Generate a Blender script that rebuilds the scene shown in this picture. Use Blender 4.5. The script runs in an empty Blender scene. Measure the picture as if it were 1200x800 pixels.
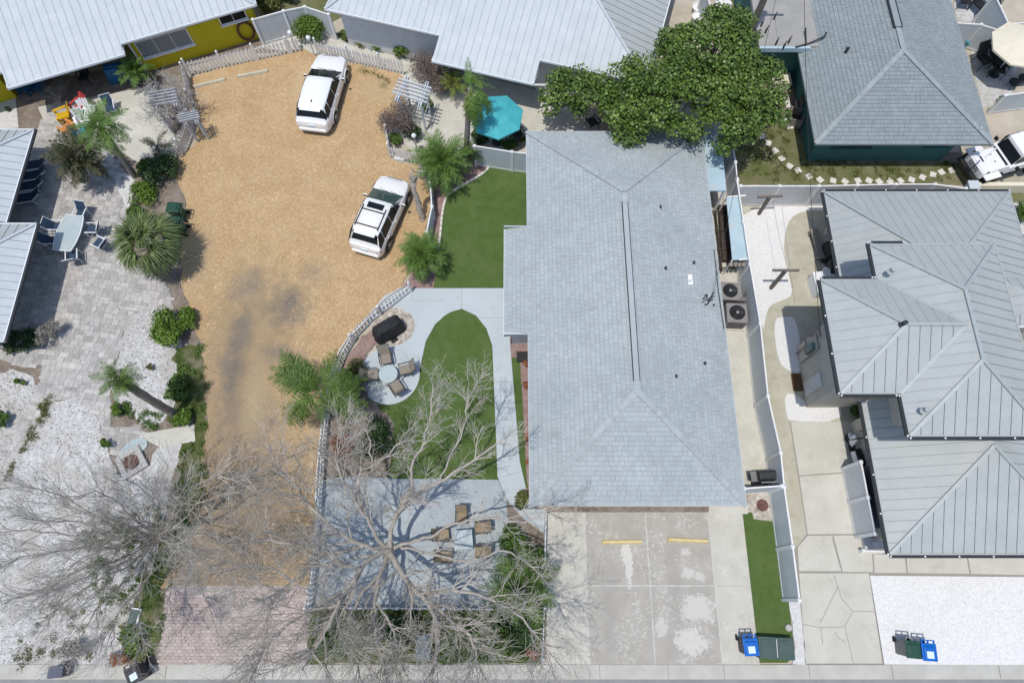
import bpy, bmesh, math, random
import numpy as np
from mathutils import Vector, Matrix
random.seed(7); rng = np.random.default_rng(7)
scene = bpy.context.scene
COL = scene.collection
R = math.radians
# ------------------------------------------------ camera, sky, sun, exposure
CAM_H = 31.0
TILT = math.atan(300 / 800)
cam = bpy.data.cameras.new('camera'); camo = bpy.data.objects.new('camera', cam); COL.objects.link(camo)
camo.location = (0, 0, CAM_H); camo.rotation_euler = (TILT, 0, 0)
cam.lens = 24; cam.sensor_width = 36; cam.clip_end = 2000; cam.clip_start = .5
scene.camera = camo
SUN_DIR = Vector((-.15, -.21, 1)).normalized()          # towards the sun
elev = math.asin(SUN_DIR.z)
w = bpy.data.worlds.new('World'); scene.world = w; w.use_nodes = True
nt = w.node_tree; bg = nt.nodes['Background']
sky = nt.nodes.new('ShaderNodeTexSky'); sky.sky_type = 'NISHITA'; sky.sun_disc = False
sky.sun_elevation = elev; sky.sun_rotation = math.atan2(SUN_DIR.x, SUN_DIR.y)
nt.links.new(sky.outputs[0], bg.inputs[0]); bg.inputs[1].default_value = .15
sl = bpy.data.lights.new('sun', 'SUN'); sl.energy = 2.9; sl.angle = R(.6); sl.color = (1, .955, .885)
so = bpy.data.objects.new('sun', sl); COL.objects.link(so); so.location = (0, 0, 40)
so.rotation_euler = SUN_DIR.to_track_quat('Z', 'Y').to_euler()
scene.view_settings.view_transform = 'Standard'; scene.view_settings.look = 'None'
scene.view_settings.exposure = 0.06; scene.view_settings.gamma = 1
scene.view_settings.use_curve_mapping = False
scene.cycles.max_bounces = 6; scene.cycles.transparent_max_bounces = 8

def A(x, y, h=0.0):
    "surveyed point: where the sight line of the photo's spot (x, y) is h metres above the ground"
    du = x - 600; dv = 400 - y
    ct, st = math.cos(TILT), math.sin(TILT)
    s = (CAM_H - h) / (800 * ct - dv * st)
    return Vector((du * s, (800 * st + dv * ct) * s, h))
def A2(x, y, h=0.0): return A(x, y, h).xy.copy()

# ------------------------------------------------ materials
MATS = {}
def lin(c): return tuple((v / 12.92 if v <= .04045 else ((v + .055) / 1.055) ** 2.4) for v in c)
def mat(n, c, c2=None, s=3., d=5., lo=.38, hi=.62, rough=.85, isl=0, bump=0, bs=40., metal=0, layers=(), spec=.3, coat=0, alpha=None, trans=0):
    m = bpy.data.materials.new(n); m.use_nodes = True; t = m.node_tree; N = t.nodes; L = t.links
    b = N['Principled BSDF']
    tc = N.new('ShaderNodeTexCoord'); co = tc.outputs['Object']
    cache = {}
    def noise(scale, det=5., rgh=.6):
        if (scale, det, rgh) in cache: return cache[(scale, det, rgh)]
        x = N.new('ShaderNodeTexNoise'); L.new(co, x.inputs['Vector']); x.inputs['Scale'].default_value = scale
        x.inputs['Detail'].default_value = det; x.inputs['Roughness'].default_value = rgh; cache[(scale, det, rgh)] = x.outputs['Fac']; return x.outputs['Fac']
    def remap(v, a, z):
        x = N.new('ShaderNodeMapRange'); L.new(v, x.inputs[0]); x.inputs[1].default_value = a; x.inputs[2].default_value = z
        return x.outputs[0]
    def mix(f, a, z):
        x = N.new('ShaderNodeMix'); x.data_type = 'RGBA'
        if isinstance(f, float): x.inputs[0].default_value = f
        else: L.new(f, x.inputs[0])
        for i, v in ((6, a), (7, z)):
            if isinstance(v, tuple): x.inputs[i].default_value = (*v, 1)
            else: L.new(v, x.inputs[i])
        return x.outputs[2]
    def mul(a, z):
        x = N.new('ShaderNodeMath'); x.operation = 'MULTIPLY'
        for i, v in ((0, a), (1, z)):
            if isinstance(v, float): x.inputs[i].default_value = v
            else: L.new(v, x.inputs[i])
        return x.outputs[0]
    cur = mix(remap(noise(s, d), lo, hi), c, c2) if c2 else c
    for ly in layers:
        k = ly[0]
        if k == 'n':                      # noise patches: scale, lo, hi, colour, strength
            cur = mix(mul(remap(noise(ly[1], 6.), ly[2], ly[3]), float(ly[5])), cur, ly[4])
        elif k == 'v':                    # pebble cells, random tone per cell: scale, colour, strength
            x = N.new('ShaderNodeTexVoronoi'); L.new(co, x.inputs['Vector']); x.inputs['Scale'].default_value = ly[1]
            sp = N.new('ShaderNodeSeparateColor'); L.new(x.outputs['Color'], sp.inputs[0])
            cur = mix(mul(remap(sp.outputs[0], ly[4], ly[5]), float(ly[3])), cur, ly[2])
        elif k == 'p':                    # one stain: centre, radii, colour, strength
            mp = N.new('ShaderNodeMapping'); mp.vector_type = 'TEXTURE'; L.new(co, mp.inputs[0])
            mp.inputs['Location'].default_value = (ly[1][0], ly[1][1], 0); mp.inputs['Scale'].default_value = (ly[2][0], ly[2][1], 50)
            le = N.new('ShaderNodeVectorMath'); le.operation = 'LENGTH'; L.new(mp.outputs[0], le.inputs[0])
            nz = noise(1.6, 6.)
            ad = N.new('ShaderNodeMath'); ad.operation = 'ADD'; L.new(le.outputs['Value'], ad.inputs[0]); L.new(nz, ad.inputs[1])
            f = mul(remap(ad.outputs[0], 1.5, .55), float(ly[4]))
            cur = mix(f, cur, ly[3])
        elif k == 'P':                    # one hard-edged worn patch
            mp = N.new('ShaderNodeMapping'); mp.vector_type = 'TEXTURE'; L.new(co, mp.inputs[0])
            mp.inputs['Location'].default_value = (ly[1][0], ly[1][1], 0); mp.inputs['Scale'].default_value = (ly[2][0], ly[2][1], 50)
            le = N.new('ShaderNodeVectorMath'); le.operation = 'LENGTH'; L.new(mp.outputs[0], le.inputs[0])
            n1, n2 = noise(2.2, 3.), noise(11., 5., .7)
            a1 = N.new('ShaderNodeMath'); a1.operation = 'MULTIPLY_ADD'; L.new(n1, a1.inputs[0]); a1.inputs[1].default_value = 1.3; L.new(le.outputs['Value'], a1.inputs[2])
            a2 = N.new('ShaderNodeMath'); a2.operation = 'MULTIPLY_ADD'; L.new(n2, a2.inputs[0]); a2.inputs[1].default_value = 1.6; L.new(a1.outputs[0], a2.inputs[2])
            cur = mix(mul(remap(a2.outputs[0], 2.16, 2.06), float(ly[4])), cur, ly[3])
        elif k == 'both':                 # patches: coarse noise gating fine noise
            f = mul(remap(noise(ly[1], 3.), ly[2], ly[3]), remap(noise(ly[4], 6.), ly[5], ly[6]))
            cur = mix(mul(f, float(ly[8])), cur, ly[7])
    if isl:
        g = N.new('ShaderNodeNewGeometry'); h = N.new('ShaderNodeHueSaturation')
        mr = N.new('ShaderNodeMapRange'); L.new(g.outputs['Random Per Island'], mr.inputs[0])
        mr.inputs[3].default_value = 1 - isl; mr.inputs[4].default_value = 1 + isl
        L.new(mr.outputs[0], h.inputs['Value'])
        if isinstance(cur, tuple): h.inputs['Color'].default_value = (*cur, 1)
        else: L.new(cur, h.inputs['Color'])
        cur = h.outputs[0]
    if isinstance(cur, tuple): b.inputs['Base Color'].default_value = (*cur, 1)
    else: L.new(cur, b.inputs['Base Color'])
    b.inputs['Roughness'].default_value = rough; b.inputs['Metallic'].default_value = metal
    b.inputs['Specular IOR Level'].default_value = spec; b.inputs['Coat Weight'].default_value = coat
    if alpha is not None: b.inputs['Alpha'].default_value = alpha
    if trans: b.inputs['Transmission Weight'].default_value = trans
    if bump:
        bp = N.new('ShaderNodeBump'); bp.inputs['Strength'].default_value = bump; bp.inputs['Distance'].default_value = .03
        L.new(noise(bs, 6.), bp.inputs['Height']); L.new(bp.outputs[0], b.inputs['Normal'])
    MATS[n] = m; return m
def M(n): return MATS[n]
def xy(x, y): v = A(x, y); return (v.x, v.y)

GT = (.50, .335, .165)
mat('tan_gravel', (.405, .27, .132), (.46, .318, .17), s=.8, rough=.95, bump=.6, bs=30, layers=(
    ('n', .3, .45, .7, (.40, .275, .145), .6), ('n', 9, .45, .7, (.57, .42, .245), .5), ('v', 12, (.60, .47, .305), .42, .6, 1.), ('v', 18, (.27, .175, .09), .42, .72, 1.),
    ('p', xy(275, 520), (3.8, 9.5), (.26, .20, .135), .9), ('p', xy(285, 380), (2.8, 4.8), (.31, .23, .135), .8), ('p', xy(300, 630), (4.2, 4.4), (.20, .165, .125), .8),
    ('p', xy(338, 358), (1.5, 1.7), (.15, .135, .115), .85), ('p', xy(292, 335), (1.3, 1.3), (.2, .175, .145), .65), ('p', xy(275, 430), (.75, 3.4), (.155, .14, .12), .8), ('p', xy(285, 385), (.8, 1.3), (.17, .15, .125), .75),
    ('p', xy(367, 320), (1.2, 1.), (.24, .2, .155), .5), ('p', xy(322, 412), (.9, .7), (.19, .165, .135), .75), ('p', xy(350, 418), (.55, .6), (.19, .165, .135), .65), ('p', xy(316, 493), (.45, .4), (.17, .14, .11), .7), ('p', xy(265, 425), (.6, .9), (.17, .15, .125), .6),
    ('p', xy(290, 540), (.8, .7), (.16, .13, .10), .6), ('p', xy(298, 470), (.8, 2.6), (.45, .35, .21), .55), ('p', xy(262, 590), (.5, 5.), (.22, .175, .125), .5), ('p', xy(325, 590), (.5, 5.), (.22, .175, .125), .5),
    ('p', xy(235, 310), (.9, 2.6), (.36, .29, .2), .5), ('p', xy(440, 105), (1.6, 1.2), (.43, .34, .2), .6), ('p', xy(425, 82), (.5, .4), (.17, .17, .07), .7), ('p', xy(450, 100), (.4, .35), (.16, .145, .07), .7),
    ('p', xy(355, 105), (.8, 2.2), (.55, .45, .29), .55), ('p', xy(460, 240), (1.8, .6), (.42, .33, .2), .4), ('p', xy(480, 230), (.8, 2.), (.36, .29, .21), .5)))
mat('white_gravel', (.64, .635, .62), (.54, .535, .52), s=6, rough=.95, bump=.5, bs=45, layers=(('n', .5, .5, .75, (.58, .57, .54), .5), ('v', 18, (.45, .44, .42), .5, .75, 1.)))
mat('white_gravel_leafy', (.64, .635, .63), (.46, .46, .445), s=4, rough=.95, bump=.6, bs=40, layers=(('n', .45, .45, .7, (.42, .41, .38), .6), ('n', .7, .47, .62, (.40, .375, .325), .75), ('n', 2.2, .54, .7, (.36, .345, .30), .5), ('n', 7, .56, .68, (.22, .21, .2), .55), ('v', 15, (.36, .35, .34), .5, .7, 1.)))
mat('clean_white_gravel', (.74, .735, .72), (.66, .655, .64), s=9, rough=.95, bump=.5, bs=50, layers=(('v', 20, (.52, .515, .51), .4, .72, 1.), ('n', 1.2, .5, .75, (.64, .635, .62), .5)))
mat('turf', (.08, .135, .03), (.10, .16, .045), s=2.2, rough=.9, bump=.7, bs=90, layers=(('n', 30, .4, .7, (.028, .06, .008), .6), ('n', 7, .48, .72, (.08, .12, .03), .5), ('n', .6, .45, .7, (.12, .16, .055), .6), ('n', 2.6, .55, .72, (.055, .09, .02), .5)))
mat('turf_worn', (.06, .09, .018), (.08, .11, .03), s=1.6, rough=.9, bump=.7, bs=80, layers=(('n', 26, .4, .7, (.03, .06, .01), .5), ('n', .7, .5, .75, (.12, .12, .06), .6)))
mat('lawn', (.13, .145, .05), (.21, .195, .11), s=1.1, rough=.95, bump=.7, bs=50, layers=(('n', 12, .42, .68, (.06, .085, .02), .6), ('n', .5, .52, .68, (.27, .24, .17), .6), ('n', 5, .6, .75, (.3, .27, .2), .4)))
mat('soil', (.19, .15, .12), (.27, .23, .19), s=2, rough=.95, bump=.8, bs=40, layers=(('n', 14, .5, .7, (.1, .08, .06), .6), ('v', 14, (.36, .32, .27), .4, .7, 1.)))
mat('pink_mulch', (.26, .17, .155), (.34, .24, .21), s=3, rough=.95, bump=.8, bs=45, layers=(('n', 16, .5, .7, (.15, .1, .09), .6), ('v', 16, (.42, .32, .29), .5, .6, 1.)))
mat('pebbles', (.40, .36, .31), (.5, .46, .4), s=4, rough=.9, bump=.9, bs=30, layers=(('v', 9, (.22, .18, .15), .7, .5, 1.), ('v', 8, (.68, .64, .58), .6, .7, 1.)))
mat('worn_concrete', (.335, .375, .39), (.39, .43, .445), s=.9, rough=.85, bump=.2, bs=60, layers=(('n', 5, .48, .75, (.29, .32, .33), .6), ('n', 1.4, .52, .72, (.30, .325, .33), .6), ('n', .5, .5, .7, (.42, .45, .46), .5)))  # patio darker than the walks: bare-tree twig shade painted into the colour
mat('blue_concrete', (.43, .48, .50), (.48, .525, .54), s=.7, rough=.8, bump=.15, bs=60, layers=(('n', 5, .5, .8, (.42, .46, .48), .5), ('n', 1.4, .55, .75, (.38, .41, .42), .6), ('n', .35, .5, .8, (.40, .44, .46), .4)))
mat('pale_concrete', (.50, .485, .42), (.56, .545, .48), s=1.2, rough=.85, bump=.2, bs=50, layers=(('n', 3, .5, .75, (.40, .385, .33), .5), ('n', .4, .5, .75, (.46, .44, .37), .5)))
mat('beige_concrete', (.50, .485, .42), (.55, .535, .475), s=1., rough=.85, bump=.15, bs=60, layers=(('n', 4, .5, .78, (.4, .39, .345), .5), ('n', 1.3, .56, .72, (.38, .365, .32), .6), ('n', .3, .48, .72, (.44, .42, .35), .5)))
mat('olive_concrete', (.41, .39, .30), (.47, .45, .365), s=1.6, rough=.9, bump=.2, bs=60, layers=(('n', 3, .5, .75, (.33, .31, .23), .6),))
mat('driveway_concrete', (.465, .45, .39), (.525, .51, .45), s=.9, rough=.85, bump=.15, bs=60, layers=(('both', .7, .47, .6, 9, .5, .62, (.62, .61, .57), .6), ('n', 1.1, .56, .75, (.37, .36, .315), .55), ('n', 2, .55, .8, (.39, .385, .345), .5)))
P1, P2, P3 = xy(735, 650), xy(810, 715), xy(740, 750)
mat('painted_concrete', (.355, .335, .295), (.395, .375, .335), s=1.3, rough=.8, bump=.15, bs=50, layers=(
    ('both', .55, .46, .54, 9, .5, .62, (.53, .515, .47), .75), ('P', (P2[0] + .3, P2[1] + .1), (1.1, .8), (.53, .515, .47), .95), ('P', (xy(808, 750)), (1.0, .75), (.55, .535, .49), .95), ('P', (xy(775, 735)), (.35, .6), (.53, .515, .47), .8),
    ('p', xy(715, 720), (.5, 3.2), (.27, .26, .24), .4), ('p', xy(790, 690), (.45, 3.), (.27, .26, .24), .35), ('n', 5, .58, .72, (.29, .28, .255), .5),
    ('P', P1, (.36, .7), (.56, .545, .50), 1.), ('P', xy(737, 672), (.2, .9), (.55, .535, .49), .95), ('P', xy(806, 672), (.4, .35), (.53, .515, .47), .9), ('P', xy(820, 675), (.3, .3), (.53, .515, .47), .8), ('P', xy(803, 646), (.3, .25), (.53, .515, .47), .8)))
mat('gutter_concrete', (.42, .41, .365), (.49, .48, .435), s=1.5, rough=.9, bump=.2, bs=50, layers=(('n', 3, .5, .75, (.32, .315, .29), .5), ('n', .5, .55, .75, (.58, .57, .54), .5)))
mat('asphalt', (.24, .24, .235), (.28, .28, .275), s=2, rough=.95, bump=.3, bs=80)
mat('sand', (.42, .37, .29), (.5, .45, .37), s=1, rough=.95, bump=.4, bs=40, layers=(('n', .4, .45, .65, (.36, .34, .27), .6),))
mat('crack', (.30, .285, .25), rough=1)
mat('paver', (.385, .37, .35), (.47, .45, .42), s=.9, rough=.9, isl=.2, bump=.3, bs=60, layers=(('n', .5, .5, .7, (.40, .355, .31), .6), ('n', 4, .52, .7, (.55, .54, .52), .6), ('n', 1.5, .52, .7, (.26, .255, .24), .6), ('n', 9, .55, .75, (.27, .26, .245), .5)))
mat('paver_joint', (.31, .30, .28), (.40, .39, .36), s=3, rough=.95, bump=.3)
mat('brick_red', (.40, .325, .295), (.455, .39, .36), s=1.1, rough=.9, isl=.13, bump=.3, bs=60, layers=(('n', .6, .45, .65, (.44, .40, .36), .6),))
mat('brick_joint', (.30, .255, .235), rough=.95)
mat('stone_white', (.62, .585, .53), (.7, .67, .62), s=6, rough=.9, bump=.3)
mat('shingle', (.36, .40, .41), (.39, .43, .435), s=.6, rough=.9, isl=.06, bump=.3, bs=120, layers=(('n', .35, .45, .7, (.31, .35, .365), .6), ('n', 2.5, .5, .75, (.33, .355, .36), .5), ('n', .9, .56, .74, (.30, .32, .32), .45)))
mat('shingle_base', (.25, .285, .30), (.28, .31, .325), rough=.95)
mat('shingle_gray_base', (.15, .175, .18), (.17, .2, .205), rough=.95)
mat('verge', (.085, .105, .03), (.13, .135, .05), s=1.6, rough=.95, bump=.8, bs=50, layers=(('n', 11, .42, .68, (.05, .075, .018), .6), ('n', .8, .5, .68, (.25, .21, .16), .7)))
mat('shingle_cap', (.345, .385, .4), (.375, .41, .42), s=3, rough=.9, isl=.08, bump=.3, bs=120)
mat('shingle_gray', (.235, .272, .28), (.262, .298, .306), s=.8, rough=.9, isl=.075, bump=.3, bs=120, layers=(('n', .4, .45, .7, (.23, .265, .27), .6),))
mat('shingle_gray_cap', (.275, .315, .322), (.3, .335, .345), s=3, rough=.9, isl=.08)
mat('flat_roof', (.30, .295, .275), (.34, .33, .31), s=1, rough=.9, bump=.2, layers=(('n', 3, .5, .75, (.25, .245, .23), .5),))
mat('metal_white', (.445, .485, .51), (.485, .525, .55), s=1.2, rough=.5, metal=.0, spec=.5, isl=.0, layers=(('n', .5, .5, .75, (.41, .45, .475), .7), ('n', 7, .5, .8, (.42, .46, .485), .5), ('n', 1.6, .55, .7, (.53, .56, .575), .5)))
mat('metal_gray', (.36, .385, .38), (.395, .418, .41), s=1.1, rough=.5, spec=.5, layers=(('n', .45, .48, .72, (.40, .415, .405), .7), ('n', 6, .5, .8, (.31, .345, .345), .5)))
mat('metal_cap', (.33, .37, .372), (.37, .40, .402), s=4, rough=.5, spec=.5)
mat('underlay', (.19, .21, .22), rough=.9)
mat('awning_blue', (.36, .49, .55), (.42, .54, .59), s=1.2, rough=.7, layers=(('n', 1.0, .56, .62, (.50, .47, .42), .5),))
mat('white_paint', (.78, .78, .77), (.7, .7, .69), s=4, rough=.55)
mat('fascia', (.72, .75, .77), rough=.5)
mat('gutter_dark', (.03, .035, .04), rough=.5)
mat('vinyl', (.50, .55, .585), (.54, .585, .615), s=1.5, rough=.45, layers=(('n', 2., .5, .75, (.45, .5, .53), .5),))
mat('vinyl_gray', (.52, .54, .55), (.56, .575, .585), s=1.5, rough=.5)
mat('pale_joint', (.55, .545, .51), (.47, .465, .43), s=6, rough=.9)
mat('picket', (.76, .755, .74), (.68, .67, .655), s=5, rough=.6)
mat('picket_old', (.55, .53, .51), (.63, .61, .585), s=5, rough=.7)
mat('yellow_wall', (.52, .43, .012), (.56, .46, .02), s=2, rough=.8)
mat('white_wall', (.55, .565, .57), (.6, .61, .615), s=2, rough=.8)
mat('teal_wall', (.045, .145, .14), (.055, .165, .158), s=2, rough=.8)
mat('beige_wall', (.47, .435, .375), (.52, .485, .42), s=2, rough=.85, bump=.1, bs=60)
mat('dark_glass', (.012, .015, .018), rough=.12, spec=.18)
mat('green_glass', (.045, .085, .075), rough=.05, spec=.8)
mat('window_gray', (.2, .21, .22), rough=.2, spec=.6)
mat('car_white', (.80, .80, .80), rough=.25, spec=.5, coat=.6)
mat('car_pearl', (.78, .77, .74), rough=.3, spec=.5, coat=.5)
mat('black_plastic', (.02, .02, .022), rough=.5)
mat('rubber', (.018, .018, .018), rough=.85)
mat('chrome', (.55, .56, .58), rough=.25, metal=.9)
mat('silver', (.5, .51, .52), rough=.35, metal=.6)
mat('red_lamp', (.4, .02, .02), rough=.2)
mat('clear_lamp', (.7, .72, .74), rough=.1)
mat('bin_green', (.015, .06, .04), (.022, .075, .05), s=6, rough=.5)
mat('bin_blue', (.0, .10, .42), (.0, .13, .5), s=6, rough=.45)
mat('bin_navy', (.07, .08, .115), (.09, .1, .14), s=6, rough=.5)
mat('bin_black', (.035, .037, .042), rough=.5)
mat('bin_gray', (.16, .155, .15), (.2, .195, .19), s=5, rough=.6)
mat('moss_green', (.05, .085, .075), (.065, .1, .09), s=4, rough=.5)
mat('sticker', (.6, .72, .8), rough=.4)
mat('yellow_paint', (.58, .45, .17), (.62, .53, .32), s=6, rough=.7)
mat('old_stop', (.45, .42, .30), (.52, .49, .38), s=5, rough=.9)
mat('bark_gray', (.36, .315, .27), (.44, .395, .35), s=5, rough=.9, bump=.5, bs=30)
mat('bark_pale', (.35, .32, .28), (.43, .40, .36), s=5, rough=.9)
mat('twig', (.36, .33, .29), (.45, .42, .375), s=3, rough=.9)
mat('twig_gray', (.38, .36, .325), (.47, .45, .41), s=3, rough=.9)
mat('palm_trunk', (.19, .165, .145), (.26, .23, .205), s=6, rough=.95, bump=.8, bs=20)
mat('leaf_tree', (.07, .13, .022), (.125, .19, .038), s=.8, rough=.45, isl=.5, spec=.35)
mat('leaf_bright', (.085, .155, .018), (.12, .19, .028), s=2, rough=.5, isl=.4)
mat('leaf_mid', (.065, .125, .022), (.09, .16, .03), s=2, rough=.55, isl=.45)
mat('leaf_dark', (.028, .06, .018), (.045, .08, .025), s=2, rough=.55, isl=.4)
mat('leaf_olive', (.10, .12, .03), (.14, .14, .045), s=2, rough=.6, isl=.4)
mat('leaf_brown', (.15, .115, .10), (.21, .165, .15), s=2, rough=.85, isl=.35)
mat('leaf_rust', (.25, .09, .04), (.3, .13, .06), s=3, rough=.8, isl=.4)
mat('leaf_grey', (.27, .25, .23), (.35, .33, .3), s=2, rough=.9, isl=.3)
mat('frond', (.08, .155, .025), (.12, .20, .04), s=2, rough=.5, isl=.3)
mat('frond_fan', (.095, .14, .04), (.135, .175, .06), s=2, rough=.5, isl=.35)
mat('frond_yellow', (.2, .21, .05), (.15, .2, .04), s=2, rough=.55, isl=.3)
mat('frond_bright', (.068, .128, .02), (.10, .165, .032), s=2, rough=.5, isl=.3)
mat('frond_dead', (.1, .085, .055), (.06, .075, .03), s=2, rough=.8, isl=.4)
mat('litter', (.10, .09, .075), (.17, .15, .12), s=1, rough=.95, isl=.5)
mat('blade', (.10, .13, .03), (.14, .15, .05), s=1, rough=.8, isl=.45)
mat('pebble_tan', (.48, .32, .16), (.6, .44, .26), s=.8, rough=.95, isl=.35)
mat('pebble_white', (.66, .65, .63), rough=.95, isl=.25)
mat('teal_fabric', (.05, .35, .39), (.07, .40, .43), s=3, rough=.7)
mat('cream_fabric', (.66, .61, .47), (.7, .65, .52), s=3, rough=.8)
mat('navy_sling', (.025, .05, .09), (.035, .065, .11), s=5, rough=.7)
mat('taupe_sling', (.235, .205, .165), (.27, .235, .195), s=8, rough=.8)
mat('brown_sling', (.25, .19, .12), (.3, .23, .15), s=8, rough=.8)
mat('frost_glass', (.40, .47, .47), (.45, .52, .51), s=2, rough=.15, spec=.6)
mat('alu_white', (.72, .74, .75), rough=.4)
mat('bronze', (.05, .048, .045), rough=.5, metal=.3)
mat('wood_dark', (.05, .037, .03), (.075, .058, .048), s=5, rough=.8)
mat('wood_gray', (.22, .19, .165), (.28, .25, .22), s=5, rough=.85)
mat('wood_post', (.15, .13, .115), (.19, .165, .145), s=6, rough=.9)
mat('pergola_white', (.56, .59, .62), (.64, .66, .68), s=5, rough=.6)
mat('pergola_gray', (.36, .38, .40), (.45, .46, .48), s=5, rough=.7)
mat('ac_gray', (.23, .215, .21), (.26, .245, .24), s=3, rough=.6)
mat('red_plastic', (.48, .06, .05), rough=.5); mat('yellow_plastic', (.62, .38, .01), rough=.5)
mat('white_plastic', (.74, .75, .76), rough=.5); mat('orange_plastic', (.6, .24, .06), rough=.5)
mat('teal_plastic', (.02, .28, .33), rough=.5); mat('blue_plastic', (.01, .10, .22), rough=.5)
mat('brown_mat', (.10, .058, .03), (.13, .075, .04), s=9, rough=.95)
mat('ring_brown', (.12, .06, .03), rough=.8)
mat('terracotta', (.3, .13, .07), rough=.8)
mat('fire_brown', (.10, .05, .04), (.16, .085, .07), s=8, rough=.9)
mat('slate_blue', (.33, .41, .43), (.42, .48, .49), s=3, rough=.8)
mat('meter_teal', (.13, .2, .2), rough=.5)
mat('wire_black', (.02, .02, .02), rough=.7)
mat('cover_black', (.018, .018, .02), (.026, .026, .028), s=5, rough=.75, bump=.4, bs=8)
# ------------------------------------------------ mesh helpers
def off(parent):
    o = Vector((0, 0, 0))
    while parent is not None: o += parent.location; parent = parent.parent
    return o
def put(o, parent):
    COL.objects.link(o)
    if parent is not None: o.parent = parent
    return o
class MB:
    def __init__(s): s.v = []; s.f = []
    def add(s, vs, fs):
        n = len(s.v); s.v += [tuple(v) for v in vs]; s.f += [tuple(i + n for i in f) for f in fs]; return s
    def box(s, c, d, rz=0, top=(1, 1), rot=None):
        x, y, z = d[0] / 2, d[1] / 2, d[2] / 2
        vs = [Vector((sx * x * (top[0] if k else 1), sy * y * (top[1] if k else 1), z if k else -z)) for k in (0, 1) for sx, sy in ((-1, -1), (1, -1), (1, 1), (-1, 1))]
        m = rot if rot is not None else Matrix.Rotation(rz, 3, 'Z')
        return s.add([m @ v + Vector(c) for v in vs], [(3, 2, 1, 0), (4, 5, 6, 7), (0, 1, 5, 4), (1, 2, 6, 5), (2, 3, 7, 6), (3, 0, 4, 7)])
    def bar(s, a, b, wd, ht, up=(0, 0, 1)):
        a, b = Vector(a), Vector(b); d = b - a; L = d.length
        if L < 1e-6: return s
        z = d / L; u = Vector(up); x = u.cross(z)
        if x.length < 1e-4: x = Vector((1, 0, 0)).cross(z)
        x.normalize(); y = z.cross(x); m = Matrix((x, y, z)).transposed()
        return s.box((a + b) / 2, (wd, ht, L), rot=m)
    def prism(s, pts, z0, z1):
        n = len(pts)
        if sum(pts[i][0] * pts[(i + 1) % n][1] - pts[(i + 1) % n][0] * pts[i][1] for i in range(n)) < 0: pts = pts[::-1]
        f0 = z0 if callable(z0) else (lambda p: z0); f1 = z1 if callable(z1) else (lambda p: z1)
        vs = [(p[0], p[1], f0(p)) for p in pts] + [(p[0], p[1], f1(p)) for p in pts]
        return s.add(vs, [tuple(range(n))[::-1], tuple(range(n, 2 * n))] + [(i, (i + 1) % n, n + (i + 1) % n, n + i) for i in range(n)])
    def tube(s, pts, rad, n=6, cap=True):
        pts = [Vector(p) for p in pts]; k = len(pts)
        if not hasattr(rad, '__len__'): rad = [rad] * k
        rings = []; d0 = (pts[1] - pts[0]).normalized()
        x = d0.orthogonal().normalized(); base = len(s.v)
        for i, p in enumerate(pts):
            d = (pts[min(i + 1, k - 1)] - pts[max(i - 1, 0)])
            if d.length > 1e-9: d.normalize()
            x = (x - d * x.dot(d))
            x = x.normalized() if x.length > 1e-6 else d.orthogonal().normalized()
            y = d.cross(x)
            for j in range(n):
                t = 2 * math.pi * j / n
                s.v.append(tuple(p + (x * math.cos(t) + y * math.sin(t)) * rad[i]))
        for i in range(k - 1):
            for j in range(n):
                a = base + i * n + j; b = base + i * n + (j + 1) % n
                s.f.append((a, b, b + n, a + n))
        if cap: s.f.append(tuple(base + j for j in range(n))[::-1]); s.f.append(tuple(base + (k - 1) * n + j for j in range(n)))
        return s
    def lathe(s, prof, c=(0, 0, 0), n=16, axis='z', ell=(1, 1)):
        base = len(s.v); c = Vector(c)
        for r, z in prof:
            for j in range(n):
                t = 2 * math.pi * j / n
                p = Vector((r * math.cos(t) * ell[0], r * math.sin(t) * ell[1], z))
                if axis == 'x': p = Vector((p.z, p.x, p.y))
                s.v.append(tuple(c + p))
        for i in range(len(prof) - 1):
            for j in range(n):
                a = base + i * n + j; b = base + i * n + (j + 1) % n
                s.f.append((a, b, b + n, a + n))
        s.f.append(tuple(base + j for j in range(n))[::-1]); s.f.append(tuple(base + (len(prof) - 1) * n + j for j in range(n)))
        return s
    def mesh(s, name, m, smooth=None, shift=None):
        me = bpy.data.meshes.new(name)
        v = s.v if shift is None else [(a - shift.x, b - shift.y, c - shift.z) for a, b, c in s.v]
        me.from_pydata(v, [], s.f); 
        if m: me.materials.append(M(m) if isinstance(m, str) else m)
        if smooth:
            bm = bmesh.new(); bm.from_mesh(me)
            for f in bm.faces: f.smooth = True
            for e in bm.edges:
                if len(e.link_faces) == 2 and e.calc_face_angle(0) > R(smooth): e.smooth = False
            bm.to_mesh(me); bm.free()
        me.update(); return me
    def build(s, name, m, parent=None, smooth=None, kind=None, world=False, bevel=0):
        "world=True: the vertices are world points, shifted to the parent's frame"
        sh = off(parent) if world and parent is not None else None
        o = put(bpy.data.objects.new(name, s.mesh(name, m, smooth, sh)), parent)
        if kind: o['kind'] = kind
        if bevel:
            b = o.modifiers.new('b', 'BEVEL'); b.width = bevel; b.segments = 2; b.limit_method = 'ANGLE'
        return o
def thing(name, label, cat, loc=(0, 0, 0), rz=0, group=None):
    o = bpy.data.objects.new(name, None); COL.objects.link(o); o.empty_display_size = .2
    o.location = loc; o.rotation_euler = (0, 0, rz); o['label'] = label; o['category'] = cat
    if group: o['group'] = group
    return o
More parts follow.
